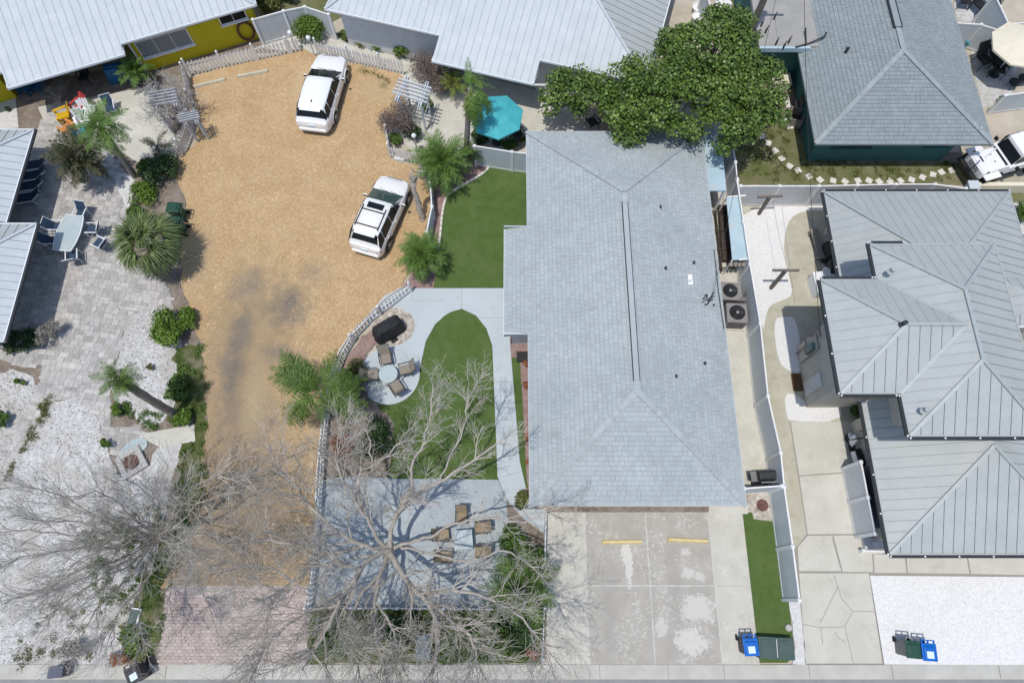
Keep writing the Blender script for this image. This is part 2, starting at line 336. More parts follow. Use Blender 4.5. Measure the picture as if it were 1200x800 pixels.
def single(name, mb, m, label, cat, loc=(0, 0, 0), group=None, rz=0, smooth=None, bevel=0, world=False):
    l = Vector(loc)
    o = put(bpy.data.objects.new(name, mb.mesh(name, m, smooth, l if world else None)), None)
    o.location = l; o.rotation_euler.z = rz; o['label'] = label; o['category'] = cat
    if group: o['group'] = group
    if bevel:
        b = o.modifiers.new('b', 'BEVEL'); b.width = bevel; b.segments = 2
    return o
def kids(o): return [c for c in bpy.data.objects if c.parent == o]
CH = {}
def dup(root, loc, rz=0, label=None, group=None, scale=None):
    def cp(o, par):
        c = o.copy(); COL.objects.link(c); c.parent = par
        for k in o.children: cp(k, c)
        return c
    r = cp(root, None); r.location = loc; r.rotation_euler = (0, 0, rz)
    if label: r['label'] = label
    if group: r['group'] = group
    if scale: r.scale = (scale,) * 3
    return r
def smooth_poly(pts, it=2, closed=True):
    for _ in range(it):
        q = []; n = len(pts)
        for i in range(n if closed else n - 1):
            a, b = Vector(pts[i]), Vector(pts[(i + 1) % n]); q += [a * .75 + b * .25, a * .25 + b * .75]
        if not closed: q = [Vector(pts[0])] + q + [Vector(pts[-1])]
        pts = q
    return pts
def ragged(pts, step=.35, amp=.1):
    q = []; n = len(pts)
    for i in range(n):
        a, b = Vector(pts[i]), Vector(pts[(i + 1) % n]); L = (b - a).length; k = max(1, int(L / step))
        nrm = Vector((-(b - a).y, (b - a).x)); nrm = nrm / (nrm.length + 1e-9)
        for j in range(k): q.append(a + (b - a) * (j / k) + nrm * random.uniform(-amp, amp))
    return q
def px(pts, h=0): return [A2(x, y, h) for x, y in pts]
def sheet(name, pts, z, m, smooth=0, rag=0, kind='structure', parent=None, thick=0, world_pts=False, step=.35):
    q = pts if world_pts else px(pts)
    if smooth: q = smooth_poly(q, smooth)
    if rag: q = ragged(q, step, rag)
    q = [Vector(p) for p in q]; n = len(q)
    if sum(q[i].x * q[(i + 1) % n].y - q[(i + 1) % n].x * q[i].y for i in range(n)) < 0: q = q[::-1]
    b = MB()
    if thick: b.prism(q, z - thick, z)
    else: b.add([(p.x, p.y, z) for p in q], [tuple(range(n))])
    o = b.build(name, m, parent, world=True)
    if kind: o['kind'] = kind
    return o
def inside(p, poly):
    x, y = p[0], p[1]; c = False; n = len(poly); j = n - 1
    for i in range(n):
        xi, yi = poly[i][0], poly[i][1]; xj, yj = poly[j][0], poly[j][1]
        if (yi > y) != (yj > y) and x < (xj - xi) * (y - yi) / (yj - yi) + xi: c = not c
        j = i
    return c
def clip(poly, a, b, c):
    "keep a*x + b*y + c >= 0"
    out = []; n = len(poly)
    for i in range(n):
        p, q = poly[i], poly[(i + 1) % n]; dp = a * p[0] + b * p[1] + c; dq = a * q[0] + b * q[1] + c
        if dp >= 0: out.append(p)
        if (dp >= 0) != (dq >= 0):
            t = dp / (dp - dq); out.append((p[0] + (q[0] - p[0]) * t, p[1] + (q[1] - p[1]) * t))
    return out
# ---- roofs
def metal_slope(par, poly, p0, n, z0, pitch, wd, m, start=0.0, gap=.013, under=True):
    "standing seam slope: one object per panel, laid on a dark underlay; plan polygon, eave point, uphill direction"
    n = Vector(n).normalized(); e = Vector((n.y, -n.x)); p0 = Vector(p0)
    z = lambda p: z0 + pitch * ((p[0] - p0.x) * n.x + (p[1] - p0.y) * n.y)
    poly = [(p[0], p[1]) for p in poly]
    if under: MB().prism(poly, lambda p: z(p) - .14, lambda p: z(p) - .03).build('roof_deck', 'underlay', par, world=True)
    ss = [(p[0] - p0.x) * e.x + (p[1] - p0.y) * e.y for p in poly]
    k0 = math.floor((min(ss) - start) / wd); k1 = math.ceil((max(ss) - start) / wd)
    c0 = -(p0.x * e.x + p0.y * e.y)
    for k in range(k0, k1):
        s0 = start + k * wd; s1 = s0 + wd - gap
        q = clip(poly, e.x, e.y, c0 - s0); q = clip(q, -e.x, -e.y, -(c0 - s1)) if len(q) > 2 else q
        if len(q) < 3: continue
        b = MB().prism(q, lambda p: z(p) - .028, z)
        r = clip(poly, e.x, e.y, c0 - s0 ); r = clip(r, -e.x, -e.y, -(c0 - s0 - .025)) if len(r) > 2 else r
        if len(r) > 2: b.prism(r, lambda p: z(p) - .01, lambda p: z(p) + .022)
        b.build('roof_panel', m, par, world=True)
def shingle_slope(par, poly, p0, n, z0, pitch, m, tw=.21, ex=.19):
    n = Vector(n).normalized(); e = Vector((n.y, -n.x)); p0 = Vector(p0)
    z = lambda p: z0 + pitch * ((p[0] - p0.x) * n.x + (p[1] - p0.y) * n.y)
    poly = [(p[0], p[1]) for p in poly]
    MB().prism(poly, lambda p: z(p) - .16, z).build('roof_deck', m + '_base', par, world=True)
    b = MB(); c0 = -(p0.x * e.x + p0.y * e.y)
    tt = [(p[0] - p0.x) * n.x + (p[1] - p0.y) * n.y for p in poly]; cn = -(p0.x * n.x + p0.y * n.y)
    t = min(tt); row = 0
    while t < max(tt):
        strip = clip(clip(poly, n.x, n.y, cn - t), -n.x, -n.y, -(cn - t - ex + .016))
        if len(strip) > 2:
            ss = [p[0] * e.x + p[1] * e.y + c0 for p in strip]
            s = min(ss) - (tw * .5 if row % 2 else 0) - random.uniform(0, .06)
            while s < max(ss):
                wv = tw * random.choice((.8, 1., 1.15))
                q = clip(clip(strip, e.x, e.y, c0 - s), -e.x, -e.y, -(c0 - s - wv + random.choice((.003, .008, .022)))) 
                if len(q) > 2:
                    up = random.choice((.012, .016, .024))
                    b.prism(q, lambda p: z(p) - .01, lambda p: z(p) + .002 + up * (1 - (((p[0] - p0.x) * n.x + (p[1] - p0.y) * n.y) - t) / ex))
                s += wv
        t += ex; row += 1
    return b.build('shingles', m, par, world=True, kind='stuff')
def caps(par, a, b_, m, wd=.24, step=.2, name='hip_caps'):
    a, b_ = Vector(a), Vector(b_); L = (b_ - a).length; k = int(L / step); mb = MB()
    d = (b_ - a) / L
    for i in range(k):
        p = a + d * (i * step); q = a + d * ((i + 1.15) * step)
        mb.bar(p + Vector((0, 0, .03)), q + Vector((0, 0, .05)), wd, .03)
    return mb.build(name, m, par, world=True, kind='stuff')
def ridge_cap(par, a, b, m='metal_cap', wd=.13, z=.04):
    return MB().bar(Vector(a) + Vector((0, 0, z)), Vector(b) + Vector((0, 0, z)), wd, .05).build('ridge_cap', m, par, world=True)
def fascia(par, pts, z, m='fascia', ht=.12, th=.05, name='fascia', closed=False):
    q = [Vector((p[0], p[1], z)) for p in pts]
    if closed: q.append(q[0])
    for a, b in zip(q[:-1], q[1:]):
        d = (b - a).normalized() * .02
        MB().bar(a - d, b + d, th, ht).build(name, m, par, world=True)
# ---- plants
def leaf_mesh(cl, n, size, asp=.6, up=.4, seed=1, shell=.55):
    "n small folded leaves spread through ellipsoid clumps [(c, rx, ry, rz)]"
    g = np.random.default_rng(seed)
    vol = np.array([c[1] * c[2] + c[1] * c[3] for c in cl]); idx = g.choice(len(cl), n, p=vol / vol.sum())
    C = np.array([tuple(c[0]) for c in cl])[idx]; S = np.array([c[1:4] for c in cl])[idx]
    d = g.normal(size=(n, 3)); d /= np.linalg.norm(d, axis=1)[:, None]
    r = shell + (1 - shell) * g.random(n) ** .7; r *= 1 + .12 * g.normal(size=n)
    P = C + d * S * r[:, None]; P[:, 2] = np.maximum(P[:, 2], .03)
    nrm = d * .7 + g.normal(size=(n, 3)) * .6; nrm[:, 2] += up; nrm /= np.linalg.norm(nrm, axis=1)[:, None]
    t = np.cross(nrm, g.normal(size=(n, 3))); t /= np.linalg.norm(t, axis=1)[:, None] + 1e-9
    b = np.cross(nrm, t); L = size * (.6 + .8 * g.random(n))[:, None]; W = L * asp
    fold = nrm * (L * .12)
    V = np.stack([P - t * L / 2, P + b * W / 2 + fold, P + t * L / 2, P - b * W / 2 + fold], 1).reshape(-1, 3)
    F = np.arange(4 * n).reshape(-1, 4)
    return V, F
def np_obj(name, V, F, m, parent=None, shift=None, kind=None):
    me = bpy.data.meshes.new(name)
    if shift is not None: V = V - np.array(tuple(shift))
    k = F.shape[1]
    me.vertices.add(len(V)); me.vertices.foreach_set('co', V.astype(np.float32).ravel())
    me.loops.add(F.size); me.loops.foreach_set('vertex_index', F.astype(np.int32).ravel())
    me.polygons.add(len(F)); me.polygons.foreach_set('loop_start', np.arange(0, F.size, k, dtype=np.int32))
    me.materials.append(M(m)); me.update(calc_edges=True)
    o = put(bpy.data.objects.new(name, me), parent)
    if kind: o['kind'] = kind
    return o
def shrub(name, label, cat, base, cl, n, size, m, asp=.6, up=.4, seed=1, group=None, stem=True, shell=.5):
    "bush: short stems and a crown of leaves"
    t = thing(name, label, cat, base, group=group)
    V, F = leaf_mesh(cl, n, size, asp, up, seed, shell)
    np_obj('crown', V, F, m, t, shift=base)
    if stem:
        b = MB(); g = random.Random(seed)
        for c in cl[:8]:
            p0 = Vector((g.uniform(-.08, .08), g.uniform(-.08, .08), 0)); p2 = Vector(c[0]) - Vector(base)
            b.tube([p0, p0 * .5 + p2 * .5 + Vector((0, 0, .1)), p2], [.03, .02, .012], 5)
        b.build('stem', 'bark_gray', t)
    return t
def clump(c, r, n, seed, flat=.7, k=.5):
    g = random.Random(seed); c = Vector(c); out = []
    for i in range(n):
        a = g.uniform(0, 6.283); q = math.sqrt(g.random()) * r * .7; s = r * k * g.uniform(.7, 1.15)
        out.append((c + Vector((math.cos(a) * q, math.sin(a) * q, g.uniform(-.3, .3) * r * flat + .25 * (r - q))), s, s, s * flat))
    return out
def frond_mesh(L=2.2, n=26, droop=.5, lw=.55, width=.05, plume=0, seed=1, rise=.35, rach=.018):
    "feather frond along +x: rachis and two rows of leaflets"
    g = random.Random(seed); b = MB()
    pt = lambda t: Vector((L * t * (1 - .12 * droop * t), 0, L * (rise * t - droop * t * t)))
    b.tube([pt(i / 7) for i in range(8)], [rach * (1 - .8 * i / 7) + .003 for i in range(8)], 4)
    for i in range(n):
        t = .14 + .86 * (i + .5) / n; p = pt(t); d = (pt(min(1, t + .02)) - pt(t - .02)).normalized()
        l = lw * math.sin(math.pi * min(1, .18 + .8 * t)) ** .7 * g.uniform(.8, 1.1)
        for sd in (-1, 1):
            ang = R(g.uniform(48, 64)) if t < .85 else R(30)
            lift = g.uniform(-.25, .15) + (g.uniform(-.7, .7) * plume)
            v = (d * math.cos(ang) + Vector((0, sd, 0)) * math.sin(ang) + Vector((0, 0, lift))).normalized()
            tip = p + v * l + Vector((0, 0, -.22 * l)); mid = p + v * l * .5
            wv = d * width * .5
            b.add([p - wv * .4, p + wv * .4, mid + wv, tip, mid - wv], [(0, 1, 2, 4), (4, 2, 3)])
    return b
def fan_mesh(L=1.0, stalk=.8, n=22, droop=.35, seed=1, width=.06, spread=115):
    "fan leaf along +x: stalk and a hand of pleated segments"
    g = random.Random(seed); b = MB()
    b.tube([(0, 0, 0), (stalk * .5, 0, stalk * .22), (stalk, 0, stalk * .3)], [.018, .014, .01], 4)
    c = Vector((stalk, 0, stalk * .3))
    for i in range(n):
        a = R(-spread + 2 * spread * (i + .5) / n) + g.uniform(-.05, .05); l = L * (.65 + .35 * math.cos(a * .6)) * g.uniform(.85, 1.1)
        d = Vector((math.cos(a), math.sin(a), .12)); s = Vector((-math.sin(a), math.cos(a), 0)) * width * .5
        mid = c + d * l * .55; tip = c + d * l + Vector((0, 0, -droop * l * g.uniform(.6, 1.3)))
        b.add([c - s * .2, c + s * .2, mid + s + Vector((0, 0, .02)), tip, mid - s], [(0, 1, 2, 4), (4, 2, 3)])
    return b
def palm(name, label, base, top, nf, meshes, m, trunk_r=(.14, .1), tilt=(-20, 55), seed=1, dirs=None, scl=1., group=None, cat='palm tree', crownz=0, extra=None):
    g = random.Random(seed); t = thing(name, label, cat, base, group=group)
    base, top = Vector(base), Vector(top); d = top - base
    if d.length > .3:
        ps = [d * (i / 8) + Vector((math.sin(i * .7) * .02, math.cos(i * .9) * .02, 0)) for i in range(9)]
        MB().tube(ps, [trunk_r[0] * (1 - i / 8) + trunk_r[1] * (i / 8) + (.015 if i % 2 else 0) for i in range(9)], 10).build('trunk', 'palm_trunk', t, smooth=60)
    ms = [b.mesh('frond', m) for b in meshes]
    if extra: ms2 = [b.mesh('frond', extra) for b in meshes]
    for i in range(nf):
        az = 2 * math.pi * (i * .381966 + g.uniform(-.04, .04)) if dirs is None else R(dirs[i % len(dirs)][0]) + g.uniform(-.15, .15)
        u = i / max(1, nf - 1); el = tilt[0] + (tilt[1] - tilt[0]) * u + g.uniform(-8, 8)
        if dirs is not None: el = dirs[i % len(dirs)][1] + g.uniform(-6, 6)
        me = g.choice(ms)
        if extra and el < tilt[0] + 14: me = g.choice(ms2)
        o = put(bpy.data.objects.new('frond', me), t)
        o.location = d + Vector((math.cos(az) * .05, math.sin(az) * .05, crownz)); o.rotation_euler = (g.uniform(-.3, .3), -R(el), az)
        s = scl * g.uniform(.82, 1.1) * (dirs[i % len(dirs)][2] if dirs is not None and len(dirs[0]) > 2 else 1); o.scale = (s, s, s)
    return t
def branchy(limbs, depth, g, kids_n, len0, spread=.75, upb=.12, ratio=.62, minr=.006, twigs=None):
    "recursive bare branches growing from given limb polylines [(points, r0, r1)]"
    trunk = MB(); tw = MB()
    def grow(p, d, L, r, k):
        n = 4; ps = [p]; q = p.copy(); dd = d.copy()
        for i in range(n):
            dd = (dd + Vector((g.gauss(0, .12), g.gauss(0, .12), g.gauss(0, .1) + upb * .3))).normalized(); q = q + dd * L / n
            if q.z < .5: q.z = .5
            ps.append(q.copy())
        rs = [max(minr, r * (1 - .6 * i / n)) for i in range(n + 1)]
        tw.tube(ps, rs, 5 if r > .035 else 3, cap=False)
        if k > 0:
            m = kids_n[k - 1]
            for j in range(m):
                t = g.uniform(.2, 1.); i = min(n - 1, int(t * n)); f = t * n - i
                b = ps[i].lerp(ps[i + 1], f); ax = (ps[i + 1] - ps[i]).normalized()
                o = Vector((g.gauss(0, 1), g.gauss(0, 1), g.gauss(0, .7))); o = (o - ax * o.dot(ax)).normalized()
                nd = (ax * g.uniform(.5, 1) + o * spread * g.uniform(.6, 1.2) + Vector((0, 0, upb))).normalized()
                grow(b, nd, L * ratio * g.uniform(.7, 1.15), max(minr, r * .5 * (1 - .3 * t)), k - 1)
    for pts, r0, r1, dens in limbs:
        sm = [Vector(p) for p in smooth_poly([Vector(p) for p in pts], 2, closed=False)]; N = len(sm)
        rr = [r0 + (r1 - r0) * i / (N - 1) for i in range(N)]
        sm = [p + Vector((g.gauss(0, .03), g.gauss(0, .03), g.gauss(0, .03))) if 0 < i < N - 1 else p for i, p in enumerate(sm)]
        trunk.tube(sm, rr, 8)
        for j in range(dens):
            t = g.uniform(.2, 1.) if j else 1.; i = min(N - 2, int(t * (N - 1))); b = sm[i].lerp(sm[i + 1], min(1, t * (N - 1) - i))
            ax = (sm[i + 1] - sm[i]).normalized(); o = Vector((g.gauss(0, 1), g.gauss(0, 1), g.gauss(0, .7))); o = (o - ax * o.dot(ax)).normalized()
            nd = (ax * g.uniform(.6, 1.1) + o * spread * g.uniform(.5, 1.1) + Vector((0, 0, upb))).normalized()
            grow(b, nd, len0 * g.uniform(.65, 1.2), max(r1 * 1.0, rr[i] * .5), depth)
    return trunk, tw
# ================================================ THE SETTING
g = MB().add([(-400, -400, -.03), (400, -400, -.03), (400, 400, -.03), (-400, 400, -.03)], [(0, 1, 2, 3)]).build('ground', 'sand'); g['kind'] = 'structure'
YK = A(600, 778).y; YS = A(600, 796).y
def rect(name, x0, y0, x1, y1, z, m, parent=None, thick=0, kind='structure'):
    return sheet(name, [(x0, y0), (x1, y0), (x1, y1), (x0, y1)], z, m, parent=parent, thick=thick, kind=kind, world_pts=True)
rect('street', -120, YS - 9, 120, YS, .0, 'asphalt')
kb = rect('gutter', -120, YS, 120, YK, .0, 'crack', thick=.03)
xs = [-60, -30, -18.9, -14.2, -9.8, -5.5, -1.6, 3.6, 6.4, 8.7, 12.2, 15.6, 20, 30, 60]
for a, b in zip(xs[:-1], xs[1:]):
    MB().prism([(a + .012, YS + .02), (b - .012, YS + .02), (b - .012, YK - .012), (a + .012, YK - .012)], -.02, lambda p: .02 + .035 * (p[1] - YS)).build('concrete_slab', 'gutter_concrete', kb, world=True)
# gravel lot and left garden
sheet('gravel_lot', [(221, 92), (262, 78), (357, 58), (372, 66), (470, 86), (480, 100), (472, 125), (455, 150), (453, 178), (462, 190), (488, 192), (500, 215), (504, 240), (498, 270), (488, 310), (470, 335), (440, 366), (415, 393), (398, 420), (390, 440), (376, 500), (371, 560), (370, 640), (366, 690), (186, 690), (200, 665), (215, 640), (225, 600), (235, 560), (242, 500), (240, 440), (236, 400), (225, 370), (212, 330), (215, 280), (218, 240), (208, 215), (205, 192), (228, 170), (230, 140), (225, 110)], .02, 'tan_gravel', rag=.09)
sheet('garden_soil', [(-20, 100), (215, 75), (232, 140), (206, 190), (222, 240), (218, 330), (240, 390), (246, 440), (248, 520), (240, 570), (225, 620), (205, 680), (192, 790), (-20, 790)], -.01, 'soil', rag=.1)
sheet('weedy_verge', [(205, 405), (238, 400), (243, 450), (243, 520), (238, 565), (228, 610), (212, 650), (196, 690), (190, 740), (176, 772), (150, 770), (140, 735), (160, 700), (185, 650), (198, 600), (205, 560), (215, 520), (228, 490), (200, 500), (205, 450)], .012, 'verge', rag=.22, step=.3)
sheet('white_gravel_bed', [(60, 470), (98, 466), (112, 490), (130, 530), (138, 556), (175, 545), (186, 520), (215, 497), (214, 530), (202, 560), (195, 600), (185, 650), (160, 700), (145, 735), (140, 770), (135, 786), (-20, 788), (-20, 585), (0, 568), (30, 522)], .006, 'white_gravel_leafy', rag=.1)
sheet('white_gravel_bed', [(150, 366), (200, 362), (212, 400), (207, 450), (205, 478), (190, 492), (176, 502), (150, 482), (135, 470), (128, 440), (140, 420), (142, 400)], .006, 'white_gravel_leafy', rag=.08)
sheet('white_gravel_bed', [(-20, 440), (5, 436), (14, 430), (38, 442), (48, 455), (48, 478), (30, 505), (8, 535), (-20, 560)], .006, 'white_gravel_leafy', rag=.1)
sheet('white_gravel_bed', [(-20, 118), (18, 114), (22, 150), (-20, 152)], .006, 'white_gravel')
sheet('white_gravel_bed', [(128, 200), (152, 205), (162, 218), (150, 245), (140, 225)], .016, 'white_gravel', rag=.05)
PV = [(-30, 165), (45, 150), (60, 120), (100, 130), (125, 175), (150, 205), (152, 255), (142, 290), (196, 335), (204, 362), (150, 366), (142, 400), (128, 440), (130, 500), (160, 500), (178, 508), (150, 548), (132, 530), (113, 490), (98, 466), (62, 468), (52, 482), (28, 522), (0, 568), (-20, 590), (-20, 545), (8, 524), (46, 448), (50, 425), (28, 432), (-30, 405)]
pat = sheet('paver_patio', PV, .0, 'paver_joint', rag=.05)
def field(poly, ang, lw, lh, gap, z0, z1, name, m, par, rnd=0, vary=None):
    "running-bond pieces inside a plan polygon, joined"
    b = MB(); ca, sa = math.cos(ang), math.sin(ang)
    R_ = [(p[0] * ca + p[1] * sa, -p[0] * sa + p[1] * ca) for p in poly]
    x0, x1 = min(p[0] for p in R_), max(p[0] for p in R_); y0, y1 = min(p[1] for p in R_), max(p[1] for p in R_)
    y = y0; row = 0
    while y < y1:
        x = x0 - (lw / 2 if row % 2 else 0); h = lh * (random.choice(vary) if vary else 1)
        while x < x1:
            w_ = lw * (random.choice(vary) if vary else 1)
            if inside((x + w_ / 2, y + h / 2), R_):
                dz = random.uniform(-rnd, rnd)
                q = [(x + gap, y + gap), (x + w_ - gap, y + gap), (x + w_ - gap, y + h - gap), (x + gap, y + h - gap)]
                q = [(a * ca - c * sa, a * sa + c * ca) for a, c in q]
                b.prism(q, z0, z1 + dz); b.f.pop(-6)
            x += w_
        y += h; row += 1
    return b.build(name, m, par, kind='stuff', world=True)
field(px(PV), R(-8), .34, .23, .008, -.02, .014, 'pavers', 'paver', pat, .004, (.7, .9, 1.1, 1.35))
BD = [(196, 686), (364, 686), (359, 780), (186, 780)]
bd = sheet('brick_driveway', BD, .024, 'brick_joint')
field(px(BD), 0, .215, .125, .007, .0, .034, 'bricks', 'brick_red', bd, .003)
sheet('concrete_patio', [(40, 118), (176, 100), (178, 86), (213, 76), (222, 92), (226, 115), (214, 140), (206, 186), (186, 192), (160, 190), (128, 168), (60, 158)], .004, 'pale_concrete', thick=.03)
jt = MB()
for a, b in (((140, 112), (200, 190)), ((112, 150), (212, 128)), ((160, 104), (175, 150))): jt.bar(A(*a, .006), A(*b, .006), .03, .004)
sheet('soil_bed', [(112, 160), (150, 195), (185, 193), (212, 212), (218, 240), (212, 275), (160, 270), (150, 262), (150, 240), (162, 222), (150, 205), (125, 180)], .008, 'soil', rag=.06)
sheet('soil_bed', [(178, 118), (190, 88), (214, 80), (226, 118), (228, 135), (205, 160), (196, 146)], .010, 'soil', rag=.05)
sheet('soil_bed', [(28, 104), (150, 74), (175, 66), (308, 40), (312, 52), (214, 80), (176, 101), (140, 108), (42, 126)], .009, 'soil')
sheet('concrete_pad', [(168, 508), (228, 497), (229, 517), (188, 524), (172, 516)], .03, 'pale_concrete', thick=.05)
# courtyard at the top
sheet('concrete_yard', [(300, 56), (330, 44), (352, 40), (384, 34), (402, 50), (520, 80), (640, 108), (700, 130), (700, 162), (618, 162), (618, 186), (540, 186), (487, 182), (458, 150), (470, 88), (372, 64)], .003, 'pale_concrete')
sheet('planting_bed', [(395, 40), (400, 48), (470, 66), (510, 78), (512, 66), (440, 40), (400, 34)], .012, 'turf_worn', rag=.08)
sheet('soil_bed', [(300, 48), (360, 30), (392, 36), (395, 48), (345, 62), (300, 62)], .001, 'soil')
sheet('back_garden', [(290, -20), (420, -20), (400, 20), (385, 28), (352, 8), (310, 18)], .004, 'lawn')
sheet('mulch_bed', [(488, 184), (560, 184), (575, 192), (578, 197), (545, 216), (525, 230), (520, 250), (516, 280), (518, 340), (470, 340), (488, 312), (499, 272), (506, 240), (502, 215)], .014, 'pink_mulch', rag=.04)
TN = [(620, 190), (620, 338), (508, 338), (514, 300), (516, 275), (519, 250), (523, 232), (530, 225), (552, 213), (570, 202), (578, 193)]
sheet('turf_lawn', TN, .03, 'turf', thick=.03)
ed = MB(); q = smooth_poly([A(x, y, .04) for x, y in ((512, 306), (516, 275), (518, 250), (522, 232), (530, 224), (552, 212), (570, 201), (576, 190))], 2, False)
for a, b in zip(q[:-1], q[1:]): ed.bar(a, b + (b - a) * .1, .11, .12)
ed.build('lawn_edging', 'stone_white')['kind'] = 'structure'
# front garden of the long house
sheet('turf_lawn', [(378, 562), (586, 564), (580, 440), (577, 405), (570, 385), (558, 370), (541, 362), (524, 368), (510, 380), (499, 400), (493, 430), (490, 450), (470, 460), (430, 450), (400, 480)], .018, 'turf', rag=0)
q = px([(583, 561), (583, 561), (581, 500), (578, 440), (575, 405), (569, 384), (558, 370), (541, 362), (524, 367), (511, 380), (500, 400), (495, 425), (490, 450), (478, 472), (460, 490), (460, 561), (460, 561)])
sheet('turf_lawn', smooth_poly(q, 2), .045, 'turf', world_pts=True)
sheet('soil_bed', [(376, 558), (384, 500), (393, 448), (405, 420), (424, 395), (440, 392), (426, 430), (428, 455), (440, 475), (470, 500), (455, 560)], .026, 'soil', rag=.12, step=.3)
sheet('mulch_bed', [(398, 440), (404, 420), (424, 396), (438, 384), (445, 400), (428, 415), (421, 440), (412, 452)], .031, 'pink_mulch', rag=.05)
BC = 'blue_concrete'
sheet('concrete_walk', [(432, 372), (450, 347), (470, 338), (592, 338), (592, 393), (597, 393), (600, 430), (609, 540), (621, 592), (640, 598), (638, 624), (612, 606), (594, 585), (583, 558), (577, 405), (570, 385), (558, 370), (541, 362), (524, 368), (510, 380), (499, 400), (492, 432), (470, 425), (440, 400)], .04, BC, thick=.06)
cp = A(457, 439); ex = A(492, 439).x - cp.x; ey = A(457, 405).y - cp.y
sheet('round_patio', [(cp.x + ex * math.cos(t * .1309), cp.y + ey * math.sin(t * .1309)) for t in range(48)], .046, BC, thick=.06, world_pts=True)
cp2 = A(461, 383)
sheet('pebble_ring', [(cp2.x + 1.05 * math.cos(t * .262), cp2.y + 1.0 * math.sin(t * .262)) for t in range(24)], .052, 'pebbles', world_pts=True, thick=.05)
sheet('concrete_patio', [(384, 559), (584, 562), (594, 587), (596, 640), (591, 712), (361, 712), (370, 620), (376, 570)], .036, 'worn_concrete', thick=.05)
sheet('soil_bed', [(594, 587), (613, 608), (637, 626), (637, 778), (632, 778), (591, 712), (596, 640)], .02, 'soil')
sheet('turf_lawn', [(360, 713), (637, 713), (634, 777), (356, 777)], .022, 'turf_worn', rag=.03)
sheet('soil_bed', [(597, 397), (622, 397), (624, 596), (618, 596), (606, 500)], .018, 'pink_mulch')
sheet('turf_lawn', [(597, 419), (609, 419), (613, 480), (617, 560), (619, 572), (612, 570), (605, 500)], .03, 'turf')
jt2 = MB()
for a, b in (((541, 338), (541, 362)), ((482, 338), (482, 352)), ((482, 352), (520, 352)), ((576, 447), (600, 447)), ((581, 492), (604, 492)), ((560, 372), (592, 372)), ((372, 640), (595, 640)), ((480, 560), (478, 712)), ((583, 560), (612, 552))): jt2.bar(A(*a, .043), A(*b, .043), .015, .004)
jt2.build('paving_joints', 'crack')['kind'] = 'structure'
# driveway of the long house
dw = rect('driveway', 1.46, YK, 10.22, 3.66, .02, 'beige_concrete', thick=.05)
def slab(par, pts, m, z=.05, gap=.012):
    c = sum((Vector(p) for p in pts), Vector((0, 0))) / len(pts)
    return MB().prism([tuple(Vector(p) - (Vector(p) - c).normalized() * gap * 1.4) for p in pts], -.02, z).build('concrete_slab', m, par, world=True)
ym = A(700, 686).y; yl = A(660, 722).y; yt = 3.66
X0, X1, X2, X3, X4 = 1.48, 3.2, 5.9, 8.66, 10.2
for x0, y0, x1, y1, m in ((X0, ym, X1, yt, 'driveway_concrete'), (X0, yl, X1, ym, 'driveway_concrete'), (X0, YK, X1, yl, 'driveway_concrete'), (X1, ym, X2, yt, 'painted_concrete'), (X2, ym, X3, yt, 'painted_concrete'), (X1, YK, X2, ym, 'painted_concrete'), (X2, YK, X3, ym, 'painted_concrete'), (X3, ym, X4, yt, 'driveway_concrete'), (X3, YK, X4, ym, 'driveway_concrete')):
    slab(dw, [(x0, y0), (x1, y0), (x1, y1), (x0, y1)], m, gap=.014)
jn = MB(); zz = .0525
for a_, b_, wd in (((X1, YK), (X1, yt), .05), ((X2, YK), (X2, yt), .05), ((X3, YK), (X3, yt), .05), ((X1, ym), (X3, ym), .05)):
    n_ = 26; zq = zz + (.003 if a_[1] == b_[1] else 0); pa, pb = Vector((*a_, zq)), Vector((*b_, zq))
    for i in range(n_): jn.bar(pa.lerp(pb, i / n_) + Vector((random.uniform(-.006, .006), random.uniform(-.006, .006), 0)), pa.lerp(pb, (i + 1) / n_), wd * random.uniform(.5, 1.25), .004)
jn.build('joint_filler', 'pale_joint', dw, world=True, kind='stuff')
sheet('soil_bed', [(640, 594), (830, 594), (830, 600), (640, 600)], .056, 'soil')
sheet('concrete_step', [(830, 590), (876, 590), (876, 602), (830, 602)], .075, 'pale_concrete', thick=.06)
# strip between long house and vinyl fence
sp = sheet('side_walk', [(835, 225), (862, 225), (880, 340), (905, 500), (915, 575), (868, 575), (850, 400)], .02, 'pale_concrete')
sheet('turf_lawn', [(870, 601), (881, 600), (883, 608), (908, 611), (916, 655), (924, 705), (930, 755), (929, 770), (922, 776), (888, 776), (880, 690)], .034, 'turf', thick=.03)
sheet('pebble_bed', [(876, 577), (907, 577), (913, 612), (882, 609), (880, 600), (876, 600)], .03, 'pebbles')
sheet('white_gravel_bed', [(922, 700), (938, 705), (944, 778), (929, 778), (931, 757), (926, 715)], .03, 'white_gravel', rag=.03)
